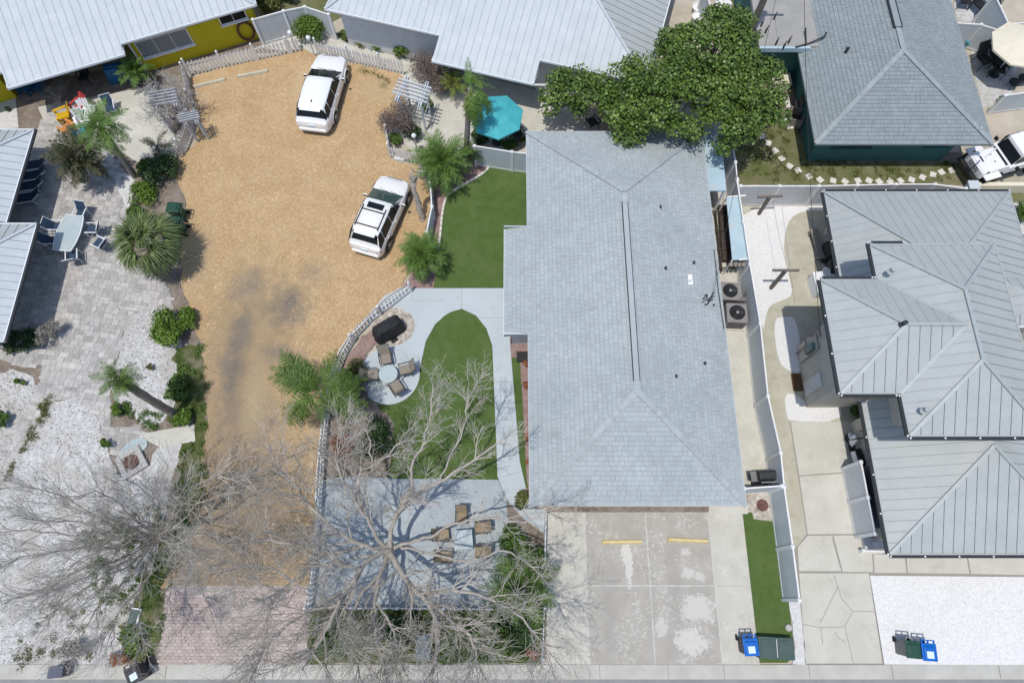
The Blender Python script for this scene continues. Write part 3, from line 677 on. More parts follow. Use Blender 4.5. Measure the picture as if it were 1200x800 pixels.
# right-hand house
sheet('side_path', [(866, 236), (1010, 236), (1010, 500), (906, 500), (893, 400), (874, 290)], .004, 'olive_concrete')
sheet('white_gravel_bed', smooth_poly(px([(869, 240), (968, 240), (968, 247), (942, 247), (926, 255), (920, 272), (918, 295), (925, 325), (929, 346), (918, 352), (902, 357), (897, 372), (894, 390), (885, 340), (876, 290)]), 1), .014, 'clean_white_gravel', world_pts=True)
sheet('white_gravel_bed', smooth_poly(px([(906, 374), (918, 371), (934, 371), (941, 438), (926, 436), (911, 424)]), 2), .014, 'clean_white_gravel', world_pts=True)
sheet('white_gravel_bed', smooth_poly(px([(919, 462), (930, 460), (948, 474), (985, 470), (986, 494), (925, 494), (921, 485)]), 1), .014, 'clean_white_gravel', world_pts=True)
al = sheet('alley_paving', [(904, 494), (1020, 494), (1046, 645), (1240, 650), (1240, 676), (1019, 674), (1035, 778), (943, 778), (936, 700), (926, 640)], .006, 'crack')
for q in ([(906, 494), (925, 494), (945, 626), (934, 640), (928, 640), (918, 570)], [(926, 494), (1010, 494), (1020, 551), (936, 557)], [(936, 558), (1020, 552), (1030, 625), (946, 626)], [(946, 627), (975, 627), (986, 669), (936, 669), (934, 641)], [(976, 627), (1030, 626), (1034, 648), (1022, 649), (1023, 670), (987, 670)],
          [(1023, 649), (1060, 649), (1062, 671), (1024, 671)], [(1061, 649), (1132, 650), (1136, 672), (1063, 671)], [(1133, 650), (1235, 651), (1235, 674), (1137, 672)], [(936, 671), (1018, 671), (1034, 777), (943, 777), (939, 715)]):
    slab(al, px(q), 'beige_concrete' if q[0][0] != 906 else 'olive_concrete', .03, gap=.01)
ck = MB()
for pts in ([(977, 672), (982, 687), (961, 729)], [(982, 687), (986, 700), (999, 716), (1024, 716)], [(999, 717), (990, 733), (1000, 776)], [(941, 731), (962, 735), (990, 734)], [(962, 735), (964, 755)], [(978, 740), (984, 748), (991, 752)], [(975, 630), (985, 665)]):
    pp = [A(x + random.uniform(-.4, .4), y, .031) for x, y in pts]
    for a, b in zip(pp[:-1], pp[1:]): ck.bar(a, b, .028, .004)
ck.build('crack', 'crack', al, world=True)
sheet('white_gravel_yard', [(1019, 674), (1240, 676), (1240, 779), (1036, 778)], .034, 'clean_white_gravel', thick=.02)
# upper right yards
sheet('lawn', [(846, -20), (900, -20), (905, 60), (945, 110), (1000, 186), (1140, 186), (1140, 217), (866, 217), (857, 150), (840, 30)], .0, 'lawn', rag=.05)
sheet('soil_bed', [(905, 95), (938, 95), (948, 150), (955, 190), (1130, 190), (1130, 178), (950, 178)], .01, 'soil', rag=.1)
sheet('concrete_walk', [(800, -20), (850, -20), (838, 36), (795, 36)], .004, 'sand')
sheet('driveway', [(1120, -20), (1240, -20), (1240, 190), (1128, 190), (1118, 120)], .002, 'sand')
sheet('white_gravel_bed', [(1116, -10), (1172, -10), (1176, 26), (1120, 26)], .008, 'white_gravel_leafy')
sheet('white_gravel_bed', [(1136, 50), (1200, 50), (1182, 122), (1150, 126)], .008, 'white_gravel_leafy', rag=.06)
sheet('side_yard', [(1180, 218), (1240, 218), (1240, 330), (1205, 330)], .004, 'lawn')
sheet('white_gravel_bed', [(1185, 238), (1240, 238), (1240, 275), (1195, 275)], .012, 'white_gravel', rag=.08)
# loose stones on the gravel lot, leaf litter, weeds
def scatter(poly, n, seed, size, m, name, flat=.5, z=.02, mask=None):
    gg = np.random.default_rng(seed); xs_ = [p[0] for p in poly]; ys_ = [p[1] for p in poly]; P_ = []
    while len(P_) < n:
        p = (gg.uniform(min(xs_), max(xs_)), gg.uniform(min(ys_), max(ys_)))
        if inside(p, poly) and (mask is None or mask(p)): P_.append(p)
    P_ = np.array(P_); s = size * (.5 + gg.random(n)); a = gg.random(n) * 6.283
    base = np.array([(1, 0, 0), (.1, .8, 0), (-.9, .2, 0), (-.2, -.9, 0), (.1, .1, 1)])
    V = np.zeros((n, 5, 3))
    ca, sa = np.cos(a)[:, None], np.sin(a)[:, None]
    bx, by = base[:, 0][None], base[:, 1][None]
    V[..., 0] = P_[:, 0:1] + (bx * ca - by * sa) * s[:, None]; V[..., 1] = P_[:, 1:2] + (bx * sa + by * ca) * s[:, None] * .75
    V[..., 2] = z + base[:, 2][None] * s[:, None] * flat
    F = np.array([(0, 1, 4), (1, 2, 4), (2, 3, 4), (3, 0, 4)])[None] + (np.arange(n) * 5)[:, None, None]
    o = np_obj(name, V.reshape(-1, 3), F.reshape(-1, 3), m, kind='stuff'); o['label'] = name.replace('_', ' '); return o
LOT = px([(235, 100), (355, 65), (468, 90), (455, 150), (455, 185), (486, 195), (500, 240), (485, 310), (440, 362), (395, 420), (375, 500), (368, 680), (200, 680), (225, 620), (242, 500), (236, 400), (216, 330), (222, 240), (210, 200), (230, 160)])
scatter(LOT, 7000, 3, .033, 'pebble_tan', 'loose_gravel', mask=lambda p: ((p[0] + 12.3) / 2.6) ** 2 + ((p[1] - 8) / 7.5) ** 2 > random.uniform(.7, 1.3))
scatter(px([(0, 570), (60, 470), (98, 466), (130, 530), (150, 560), (200, 560), (170, 690), (140, 785), (0, 785)]), 3600, 4, .027, 'litter', 'leaf_litter', .3, .012)
scatter(px([(150, 366), (200, 362), (210, 400), (205, 480), (176, 500), (135, 470), (128, 440)]), 700, 5, .03, 'litter', 'leaf_litter', .3, .012)
scatter(px([(0, 440), (14, 430), (46, 450), (8, 535), (0, 540)]), 360, 6, .03, 'litter', 'leaf_litter', .3, .012)
scatter(px([(245, 500), (375, 500), (370, 685), (205, 685), (225, 610)]), 1800, 21, .028, 'litter', 'leaf_litter', .3, .022)
scatter(px([(245, 380), (345, 380), (375, 500), (245, 500)]), 300, 22, .025, 'litter', 'leaf_litter', .3, .022)
scatter(px([(190, 690), (360, 690), (355, 778), (188, 778)]), 500, 23, .03, 'litter', 'leaf_litter', .3, .036)
scatter(px([(365, 565), (590, 565), (590, 710), (365, 710)]), 300, 24, .03, 'litter', 'leaf_litter', .3, .036)
scatter(px([(516, 200), (616, 196), (616, 335), (516, 335)]), 60, 25, .03, 'litter', 'leaf_litter', .3, .032)
scatter(px([(70, 180), (150, 260), (150, 300), (190, 350), (140, 400), (60, 410)]), 260, 26, .03, 'litter', 'leaf_litter', .3, .016)
scatter(px([(1025, 680), (1198, 680), (1198, 775), (1040, 775)]), 2500, 27, .028, 'pebble_white', 'loose_gravel', .6, .034)
scatter(px([(870, 242), (915, 250), (918, 300), (900, 350), (885, 330)]), 700, 28, .028, 'pebble_white', 'loose_gravel', .6, .014)
def weeds(poly, n, size, m, seed, name='weeds', hgt=.12, lab='low green weeds and grass tufts'):
    gg = random.Random(seed); xs_ = [p[0] for p in poly]; ys_ = [p[1] for p in poly]; cl = []
    while len(cl) < n:
        p = (gg.uniform(min(xs_), max(xs_)), gg.uniform(min(ys_), max(ys_)))
        if inside(p, poly): r = gg.uniform(.08, .3); cl.append((Vector((p[0], p[1], .03)), r, r, hgt))
    V, F = leaf_mesh(cl, n * 40, size, .3, .6, seed, .1); o = np_obj(name, V, F, m, kind='stuff'); o['label'] = lab; return o
weeds(px([(208, 408), (238, 402), (243, 450), (242, 560), (228, 610), (205, 670), (180, 770), (150, 768), (150, 730), (190, 650), (205, 560), (228, 490), (208, 480)]), 120, .11, 'leaf_mid', 11)
weeds(px([(868, 160), (905, 100), (935, 185), (1120, 192), (1120, 212), (870, 212)]), 130, .09, 'blade', 12, hgt=.06)
weeds(px([(362, 716), (634, 716), (630, 775), (360, 775)]), 90, .1, 'leaf_mid', 13)
weeds(px([(130, 470), (140, 480), (175, 505), (205, 490), (205, 475), (180, 470), (165, 490), (150, 470)]), 34, .12, 'leaf_mid', 14)
weeds(px([(398, 42), (408, 48), (500, 76), (508, 70), (440, 44)]), 40, .12, 'leaf_olive', 15)
weeds(px([(90, 620), (195, 590), (195, 660), (160, 720), (110, 700)]), 110, .12, 'leaf_mid', 16)
weeds(px([(20, 745), (60, 700), (150, 690), (180, 720), (170, 775), (20, 782)]), 45, .1, 'leaf_olive', 31, hgt=.06)
weeds(px([(385, 480), (470, 500), (560, 555), (400, 555)]), 40, .1, 'leaf_olive', 17)
weeds(px([(50, 470), (62, 462), (60, 478), (30, 530), (0, 575), (0, 568), (28, 524)]), 30, .1, 'leaf_olive', 18)
weeds(px([(418, 80), (430, 78), (470, 98), (462, 100)]), 10, .08, 'leaf_olive', 19, hgt=.05)
st = MB().build('stepping_stone_path', 'stone_white'); st['kind'] = 'structure'
SS = [(884, 150), (889, 154), (893, 160), (900, 168), (908, 177), (916, 186), (925, 195), (935, 200), (948, 207), (961, 211), (976, 212), (990, 213), (1005, 212), (1018, 212), (1030, 213), (1043, 213), (1055, 212), (1068, 211), (1081, 208), (1093, 205), (1103, 202), (1115, 200)]
for i, (x, y) in enumerate(SS):
    p = A(x, y); a = random.uniform(-.6, .6); k = [(p.x + .23 * math.cos(a + j * 1.5708 + random.uniform(-.12, .12)), p.y + .23 * math.sin(a + j * 1.5708)) for j in range(4)]
    MB().prism(k, -.02, .035 + random.uniform(0, .01)).build('stepping_stone', 'stone_white', st)
# ================================================ HOUSES
def house(name, label, loc): return thing(name, label, 'house', (loc[0], loc[1], 0))
# ---- the long shingled house in the middle
H = house('shingled_house', 'long house with pale blue grey shingled hip roof and ridge vent, beside the painted driveway', (5.1, 12.5))
ez, pt = 2.6, .335; xw, xe, ys, yn = .72, 9.55, 3.52, 21.9; hx = (xw + xe) / 2; hw = (xe - xw) / 2; rz = ez + pt * hw
n0, s0 = (hx, yn - hw), (hx, ys + hw)
MB().prism([(xw + .5, ys + .5), (xe - .5, ys + .5), (xe - .5, yn - .5), (xw + .5, yn - .5)], -.05, ez - .1).build('wall', 'white_wall', H, world=True)
MB().prism([(-.0, 11.5), (1.1, 11.5), (1.1, 16.1), (0, 16.1)], -.05, ez - .4).build('wall', 'white_wall', H, world=True)
by0, by1, bx = 11.06, 16.49, -.37
shingle_slope(H, [(xw, ys), (xw, by0), (bx, by0), (bx, by1), (xw, by1), (xw, yn), n0, s0][::1] if 0 else [(xw, ys), s0, n0, (xw, yn)], (xw, ys), (1, 0), ez, pt, 'shingle')
shingle_slope(H, [(bx, by0), (xw + .01, by0), (xw + .01, by1), (bx, by1)], (xw, by0), (1, 0), ez, pt * .9, 'shingle')
shingle_slope(H, [(xe, ys), s0, n0, (xe, yn)], (xe, ys), (-1, 0), ez, pt, 'shingle')
shingle_slope(H, [(xw, ys), (xe, ys), s0], (xw, ys), (0, 1), ez, pt, 'shingle')
shingle_slope(H, [(xw, yn), (xe, yn), n0], (xw, yn), (0, -1), ez, pt, 'shingle')
for c in ((xw, ys), (xe, ys)): caps(H, (*c, ez), (*s0, rz), 'shingle_cap')
for c in ((xw, yn), (xe, yn)): caps(H, (*c, ez), (*n0, rz), 'shingle_cap')
caps(H, (*s0, rz), (*n0, rz), 'shingle_cap')
rv = MB().box((hx, 12.6, rz + .07), (.22, 8.5, .04)).build('ridge_vent', 'shingle', H, world=True)
for sx in (-1, 1): MB().box((hx + sx * .13, 12.6, rz + .045), (.035, 8.5, .05)).build('vent_slot', 'gutter_dark', rv, world=True)
z_ = ez - .02
fascia(H, [(xw, by0), (xw, ys), (xe, ys), (xe, yn), (xw, yn), (xw, by1), (bx, by1)], z_ - .02, 'vinyl', .1, .035); fascia(H, [(xw, by0), (bx, by0)], z_ - .12, 'fascia', .1, .035); fascia(H, [(bx, by1), (bx, by0)], z_ - .35, 'fascia', .1, .035)
def on_roof(x, y): return A(x, y, ez + pt * .5 * hw)
for (x, y) in ((772, 247), (778, 318), (814, 306), (790, 443), (827, 424)):
    xx = A(x, y, 3.2); zz = ez + pt * (xe - xx.x)
    b = MB().lathe([(.035, -.1), (.035, .16), (.04, .18), (.02, .18)], (xx.x, xx.y, zz), 8); b.lathe([(.1, -.02), (.06, .03)], (xx.x, xx.y, zz), 10); b.build('vent_pipe', 'gutter_dark', H, world=True)
xx = A(807, 328, 3.1); zz = ez + pt * (xe - xx.x)
b = MB().box((xx.x, xx.y, zz + .1), (.2, .3, .2), top=(.8, .7)); b.box((xx.x, xx.y, zz + .01), (.34, .5, .03)); b.build('vent_hood', 'white_paint', H, world=True)
m0 = A(828, 356, 2.75); b = MB(); b.tube([m0 + Vector((-.05, -.2, -.1)), m0 + Vector((.1, .15, .55)), m0 + Vector((.2, .3, .62))], .035, 6)
for i in range(9): b.box(m0 + Vector((random.uniform(-.25, .3), random.uniform(-.15, .4), random.uniform(.15, .45))), (.05, .09, .06), rz=i)
b.tube([m0 + Vector((-.3, -.05, .25)), m0 + Vector((.35, .3, .3))], .015, 5); b.build('service_mast', 'gutter_dark', H, world=True)
MB().tube([(xe - .12, 15.2, 2.68), (xe - .16, 13, 2.72), (xe - .1, 11.2, 2.7)], .018, 5).build('cable', 'wire_black', H, world=True)
b = MB().prism([(9.4, 18.65), (10.5, 18.65), (10.58, 21.4), (10.2, 22.3), (9.4, 22.3)], 2.2, 2.28)
b.build('lean_to_roof', 'awning_blue', H, world=True)
MB().box((10.45, 18.72, 1.1), (.1, .1, 2.2)).build('post', 'white_paint', H, world=True); MB().box((10.5, 21.2, 1.1), (.1, .1, 2.2)).build('post', 'white_paint', H, world=True)
MB().box((.72, 10.8, .09), (1.0, .5, .18)).build('door_step', 'black_plastic', H, world=True)
for xg in (-.0, 2.6):  # entry lamps under the front eave
    MB().box((5.9 + xg, 3.98, 1.9), (.14, .1, .24)).build('wall_lamp', 'gutter_dark', H, world=True)
# ---- yellow house with white metal roof
def slope_house(t, ea, eb, z0, pitch, m, wd, inner=9.): pass
Y = house('yellow_house', 'bright yellow house under a white standing seam metal roof, beside the upper picket fence', (-20, 29))
z0 = 2.5; a_, b_, c_, d_ = A2(9, 104, z0), A2(148, 72, z0), A2(146, 54, z0), A2(305, 18, z0)
e = (d_ - a_).normalized(); n = Vector((-e.y, e.x)); O = a_
L2 = lambda s, t: tuple(O + e * s + n * t)
sb = (b_ - O).dot(e); tc = (c_ - O).dot(n); sd = (d_ - O).dot(e); W_ = 5.2
poly = [L2(-.55, .95), L2(0, .95), L2(0, 0), L2(sb, 0), L2(sb, tc), L2(sd, tc), L2(sd - W_ + tc, W_), L2(-8, W_), L2(-8, .95)]
metal_slope(Y, poly, O, n, z0, .30, .42, 'metal_white', start=.1)
hp = L2(sd - W_ + tc, W_); zt = z0 + .3 * W_
metal_slope(Y, [L2(sd, tc), L2(sd, 2 * W_ - tc), hp], L2(sd, tc), -e, z0 + .3 * tc, .3, .42, 'metal_gray')
metal_slope(Y, [L2(-8, W_), hp, L2(sd, 2 * W_ - tc), L2(-8, 2 * W_ - tc)], L2(0, 2 * W_ - tc), -n, z0 + .3 * tc, .3, .42, 'metal_white')
ridge_cap(Y, (*L2(sd, tc), z0 + .3 * tc), (*hp, zt), 'metal_white', .16); ridge_cap(Y, (*L2(-8, W_), zt), (*hp, zt), 'metal_white')
fascia(Y, [L2(-8, .95), L2(0, .95)], z0 + .2); fascia(Y, [L2(0, .95), L2(0, 0), L2(sb, 0), L2(sb, tc)], z0 - .02); fascia(Y, [L2(sb, tc), L2(sd, tc)], z0 + .3 * tc - .02); fascia(Y, [L2(sd, tc), L2(sd, 2 * W_ - tc)], z0 + .3 * tc - .02)
wt = tc + .55
MB().prism([L2(-8, 2.0), L2(-.9, 2.0), L2(-.9, 3.4), L2(sb + .25, 3.4), L2(sb + .25, wt), L2(sd - .4, wt), L2(sd - .4, 9), L2(-8, 9)], -.05, z0 + .2).build('wall', 'yellow_wall', Y, world=True)
def wall_window(par, O_, e_, n_, s0, s1, zz0, zz1, t, nv=3, frame='white_paint', glass='window_gray'):
    "window on a wall whose outward side is -n_"
    q = lambda s, k: O_ + e_ * s + n_ * k
    def bx(s0_, s1_, k0, k1, za, zb, nm, m, par_): 
        return MB().prism([tuple(q(s0_, k0)), tuple(q(s1_, k0)), tuple(q(s1_, k1)), tuple(q(s0_, k1))], za, zb).build(nm, m, par_, world=True)
    f = bx(s0, s1, t - .05, t + .02, zz0, zz1, 'window', frame, par)
    wv = (s1 - s0 - .08) / nv
    for i in range(nv): bx(s0 + .06 + i * wv, s0 + .02 + (i + 1) * wv, t - .065, t - .045, zz0 + .07, zz1 - .07, 'pane', glass, f)
    bx(s0 - .05, s1 + .05, t - .13, t + .0, zz0 - .08, zz0, 'sill', frame, f)
wall_window(Y, O, e, n, sb + .45, sb + 3.3, .95, 2.1, wt, 3)
wall_window(Y, O, e, n, sb + 5.1, sb + 6.6, 1.6, 2.2, wt, 2, glass='dark_glass')
MB().box((*L2(sd - .5, wt - .03), 1.2), (.12, .1, 2.4), rz=math.atan2(e.y, e.x)).build('downpipe', 'yellow_wall', Y, world=True)
MB().tube([(*L2(sb + .2, wt - .1), .1), (*L2(sb + .2, wt - .1), 2.4)], .05, 8).build('downpipe', 'white_paint', Y, world=True)
ctr = Vector((*L2(sd - 1.15, wt - .12), .85)); b = MB(); ringp = [ctr + Vector((e.x, e.y, 0)) * .42 * math.cos(t) + Vector((0, 0, .62)) * math.sin(t) for t in np.linspace(0, 6.283, 21)]
b.tube(ringp, .07, 6, cap=False); single('oval_ring', b, 'ring_brown', 'brown oval ring leaning against the yellow wall near its right end', 'ornament', (ctr.x, ctr.y, 0), world=True)
# ---- white house with white metal roof
Bh = house('white_house', 'white house under a broad white standing seam metal roof, behind the teal parasol', (0, 29))
p1, p2, p3, p4, p5, p6 = [A2(*q, 2.5) for q in ((383, 18), (513, 48), (506, 72), (625, 99), (632, 77), (755, 104))]
e = ((p4 - p3).normalized() + (p2 - p1).normalized()).normalized(); n = Vector((-e.y, e.x)); O = p3
S = lambda p: (p - O).dot(e); T = lambda p: (p - O).dot(n)
L3 = lambda s, t: tuple(O + e * s + n * t)
t1 = T(p2); s1 = S(p1); s2 = S(p2); s4 = S(p4); t5 = T(p5); W_ = 6.; sE = S(p6) + .1
poly = [L3(s1, t1), L3(0, t1), L3(0, 0), L3(s4, 0), L3(s4, t5), L3(sE, t5), L3(sE - (W_ - t5) * 1.0, W_), L3(s1 + (W_ - t1) * .8, W_)]
zB = 2.5; pb = .3
metal_slope(Bh, poly, O, n, zB, pb, .42, 'metal_white', start=.2)
apx = L3(sE - (W_ - t5), W_); apw = L3(s1 + (W_ - t1) * .8, W_)
metal_slope(Bh, [L3(sE, t5), L3(sE, 2 * W_ - t5), apx], L3(sE, t5), -e, zB + pb * t5, pb, .42, 'metal_gray')
metal_slope(Bh, [L3(s1, t1), L3(s1, 2 * W_ - t1), apw], L3(s1, t1), e, zB + pb * t1, pb / .8, .42, 'metal_gray')
metal_slope(Bh, [apw, apx, L3(sE, 2 * W_ - t5), L3(s1, 2 * W_ - t5)], L3(0, 2 * W_ - t5), -n, zB + pb * t5, pb, .42, 'metal_white')
zt = zB + pb * W_
ridge_cap(Bh, (*L3(sE, t5), zB + pb * t5), (*apx, zt), 'metal_white'); ridge_cap(Bh, (*L3(s1, t1), zB + pb * t1), (*apw, zt), 'metal_white', .16); ridge_cap(Bh, (*apw, zt), (*apx, zt), 'metal_white')
fascia(Bh, [L3(s1, t1), L3(0, t1)], zB + pb * t1 - .02); fascia(Bh, [L3(0, t1), L3(0, 0), L3(s4, 0), L3(s4, t5)], zB - .02); fascia(Bh, [L3(s4, t5), L3(sE, t5), L3(sE, 2 * W_ - t5)], zB + pb * t5 - .02)
fascia(Bh, [L3(s1, t1), L3(s1, 2 * W_ - t1)], zB + pb * t1 - .02)
MB().prism([L3(s1 + .5, t1 + .55), L3(.5, t1 + .55), L3(.5, 2.0), L3(s4 - .3, 2.0), L3(s4 - .3, t5 + .55), L3(sE - .5, t5 + .55), L3(sE - .5, 10), L3(s1 + .5, 10)], -.05, zB + .25).build('wall', 'white_wall', Bh, world=True)
wall_window(Bh, O, e, n, 1.5, 3.2, .9, 2.0, 2.0, 2)
MB().bar((*L3(s4 - .05, .05), 2.42), (*L3(s4 + 1.3, 1.05), 1.7), .12, .05).build('downpipe', 'white_paint', Bh, world=True)
# ---- low house at the left edge
Cc = house('edge_house', 'low white house with two stepped metal roofs at the left edge, beside the paver patio', (-25, 15))
zC = 2.15; k1, k2, k3, k4 = A2(38, 152, zC), A2(10, 261, zC), A2(43, 262, zC), A2(5, 400, zC)
def cblock(y1, y0, xe_, nm):
    w2 = 3.4; pc = .28
    metal_slope(Cc, [(xe_, y0), (xe_, y1), (xe_ - w2, y1 - w2), (xe_ - w2, y0)], (xe_, y0), (-1, 0), zC, pc, .42, 'metal_white')
    metal_slope(Cc, [(xe_, y1), (xe_ - 2 * w2, y1), (xe_ - w2, y1 - w2)], (xe_, y1), (0, -1), zC, pc, .42, 'metal_gray')
    metal_slope(Cc, [(xe_ - 2 * w2, y1), (xe_ - 2 * w2, y0), (xe_ - w2, y0), (xe_ - w2, y1 - w2)], (xe_ - 2 * w2, y0), (1, 0), zC, pc, .42, 'metal_gray')
    ridge_cap(Cc, (xe_, y1, zC), (xe_ - w2, y1 - w2, zC + pc * w2), 'metal_white'); ridge_cap(Cc, (xe_ - w2, y0, zC + pc * w2), (xe_ - w2, y1 - w2, zC + pc * w2), 'metal_white')
    fascia(Cc, [(xe_ - 6.8, y1), (xe_, y1), (xe_, y0)], zC - .02); fascia(Cc, [(xe_ + .09, y1), (xe_ + .09, y0)], zC - .01, 'gutter_dark', .1, .1, 'gutter')
xa, xb = (k1.x + k2.x) / 2, (k3.x + k4.x) / 2
cblock(k1.y, k2.y + .02, xa, 0); cblock(k2.y - .05, k4.y, xb, 1)
fascia(Cc, [(xb - 4, k4.y), (xb, k4.y)], zC - .02)
MB().prism([(xa - 2.6, k1.y - .5), (xa - 2.6, k2.y - .4), (xb - 2.6, k2.y - .4), (xb - 2.6, k4.y + .4), (xb - 6, k4.y + .4), (xb - 6, k1.y - .5)], -.05, zC - .03).build('wall', 'white_wall', Cc, world=True)
# ---- teal house
D = house('teal_house', 'dark teal house with grey shingled hip roof above the stepping stones', (19.5, 27))
dz, pd = 2.6, .36; dx0, dx1, dy0, dy1 = 15.13, 23.95, 21.15, 40.; dh = (dx1 - dx0) / 2; dxm = dx0 + dh
MB().prism([(dx0 + .75, dy0 + .85), (dx1 - .9, dy0 + .85), (dx1 - .9, dy1), (dx0 + .75, dy1)], -.05, dz - .1).build('wall', 'teal_wall', D, world=True)
shingle_slope(D, [(dx0, dy0), (dxm, dy0 + dh), (dxm, 36), (dx0, 36)], (dx0, dy0), (1, 0), dz, pd, 'shingle_gray')
shingle_slope(D, [(dx1, dy0), (dxm, dy0 + dh), (dxm, 36), (dx1, 36)], (dx1, dy0), (-1, 0), dz, pd, 'shingle_gray')
shingle_slope(D, [(dx0, dy0), (dx1, dy0), (dxm, dy0 + dh)], (dx0, dy0), (0, 1), dz, pd, 'shingle_gray')
rD = dz + pd * dh
for x in (dx0, dx1): caps(D, (x, dy0, dz), (dxm, dy0 + dh, rD), 'shingle_gray_cap')
caps(D, (dxm, dy0 + dh, rD), (dxm, 36, rD), 'shingle_gray_cap')
rv = MB().box((dxm, 31.5, rD + .07), (.3, 9, .05)).build('ridge_vent', 'shingle_gray', D, world=True)
for sx in (-1, 1): MB().box((dxm + sx * .19, 31.5, rD + .055), (.06, 9, .07)).build('vent_slot', 'gutter_dark', rv, world=True)
MB().box((dxm, 27.0, rD + .06), (.36, .06, .06)).build('vent_slot', 'gutter_dark', rv, world=True)
fascia(D, [(dx0, 36), (dx0, dy0), (dx1, dy0), (dx1, 36)], dz - .03, 'shingle_gray', .1)
MB().prism([(12.95, 27.0), (dx0 + 1.2, 27.0), (dx0 + 1.2, 38), (12.95, 38)], 2.75, 2.95).build('flat_roof', 'flat_roof', D, world=True)
MB().prism([(12.95, 26.85), (dx0 + .5, 26.85), (dx0 + .5, 26.99), (12.95, 26.99)], 2.7, 2.97).build('fascia', 'awning_blue', D, world=True)
MB().prism([(13.2, 27.6), (dx0 + 1, 27.6), (dx0 + 1, 38), (13.2, 38)], -.05, 2.74).build('wall', 'teal_wall', D, world=True)
wall_window(D, Vector((dx0, dy0)), Vector((1, 0)), Vector((0, 1)), 6.4, 7.5, 1.3, 2.1, .85, 1, frame='teal_wall', glass='dark_glass')
wall_window(D, Vector((dx0, dy0)), Vector((1, 0)), Vector((0, 1)), 1.6, 3.6, 1.2, 2.2, .85, 2, frame='teal_wall', glass='dark_glass')
for x, y, h in ((892, 30, 3.), (907, 22, 3.), (897, 38, 3.), (909, 52, 3.), (924, 50, 3.), (918, 56, 3.0)):
    p = A(x, y, h); b = MB(); b.tube([(p.x, p.y, 2.9), (p.x, p.y, 3.25)], .05, 8); b.tube([(p.x - .0, p.y, 3.2), (p.x + .12, p.y + .2, 3.25)], .03, 6); b.build('vent_pipe', 'gutter_dark', D, world=True)
b = MB(); q = A(944, 47, 3.); b.tube([q + Vector((0, .6, .2)), q + Vector((0, -.3, .0)), q + Vector((.9, 0, .25)), q + Vector((1.0, .2, .3))], .05, 6); b.tube([q + Vector((0, -.3, 0)), q + Vector((-.6, -.5, 0))], .05, 6); b.build('service_mast', 'gutter_dark', D, world=True)
b = MB(); q = A(988, 66, 3.1); zz = dz + pd * (q.x - dx0); b.lathe([(.07, 0), (.07, .3), (.09, .3), (.09, .4)], (q.x, q.y, zz - .05), 8); b.build('vent_pipe', 'gutter_dark', D, world=True)
# ---- two storey grey metal-roofed house
F = house('gray_metal_roof_house', 'two storey beige house under a complex grey standing seam metal roof with many hips', (17.5, 9))
mg = 'metal_gray'; fz, fp = 5.8, .46; WD = .42
x2w, x2e, y2s, y2n = 14.9, 20.1, 5.67, 13.76; m2 = (x2w + x2e) / 2; hw2 = (x2e - x2w) / 2; z2 = fz + fp * hw2
x3w, y3s, y3n = 12.6, 7.32, 12.13; m3 = (y3s + y3n) / 2; hw3 = (y3n - y3s) / 2; x3r = x3w + hw3; z3 = fz + fp * hw3
xv = x2w + hw3                                # where the wing's ridge meets the main slope
N2, S2 = (m2, y2n - hw2), (m2, y2s + hw2)
metal_slope(F, [(x2w, y2n), (x2w, y3n), (xv, m3), (x2w, y3s), (x2w, y2s), S2, N2], (x2w, y2s), (1, 0), fz, fp, WD, mg)
metal_slope(F, [(x2e, y2n), (x2e, y2s), S2, N2], (x2e, y2s), (-1, 0), fz, fp, WD, mg)
metal_slope(F, [(x2w, y2s), (x2e, y2s), S2], (x2w, y2s), (0, 1), fz, fp, WD, mg)
metal_slope(F, [(x2w, y2n), (x2e, y2n), N2], (x2w, y2n), (0, -1), fz, fp, WD, mg)
metal_slope(F, [(x3w, y3s), (x3w, y3n), (x3r, m3)], (x3w, y3s), (1, 0), fz, fp, WD, mg)
metal_slope(F, [(x3w, y3s), (x2w, y3s), (xv, m3), (x3r, m3)], (x3w, y3s), (0, 1), fz, fp, WD, mg)
metal_slope(F, [(x3w, y3n), (x2w, y3n), (xv, m3), (x3r, m3)], (x3w, y3n), (0, -1), fz, fp, WD, mg)
for a, b in (((x2w, y2n, fz), (*N2, z2)), ((x2e, y2n, fz), (*N2, z2)), ((*N2, z2), (*S2, z2)), ((*S2, z2), (x2w, y2s, fz)), ((*S2, z2), (x2e, y2s, fz)), ((x3w, y3n, fz), (x3r, m3, z3)), ((x3w, y3s, fz), (x3r, m3, z3)), ((x3r, m3, z3), (xv, m3, z3)), ((x2w, y3n, fz - .03), (xv, m3, z3 - .03)), ((x2w, y3s, fz - .03), (xv, m3, z3 - .03))): ridge_cap(F, a, b)
fz_ = fz - .03
fascia(F, [(x3w, y3n), (x2w, y3n), (x2w, y2n), (x2e, y2n), (x2e, y2s), (x2w, y2s), (x2w, y3s), (x3w, y3s)], fz_, 'metal_gray'); fascia(F, [(x3w, y3n), (x3w, y3s)], fz_, 'metal_gray')
def gutter(pts, z):
    for a, b in zip(pts[:-1], pts[1:]):
        a, b = Vector((*a, z)), Vector((*b, z)); k = max(1, int((b - a).length / 1.3))
        go = MB().bar(a, b, .11, .11).build('gutter', 'gutter_dark', F, world=True)
        for i in range(k + 1): MB().box(a.lerp(b, i / k) + Vector((0, 0, .065)), (.06, .06, .02)).build('bracket', 'white_paint', go, world=True)
gz = fz - .02; o_ = .09
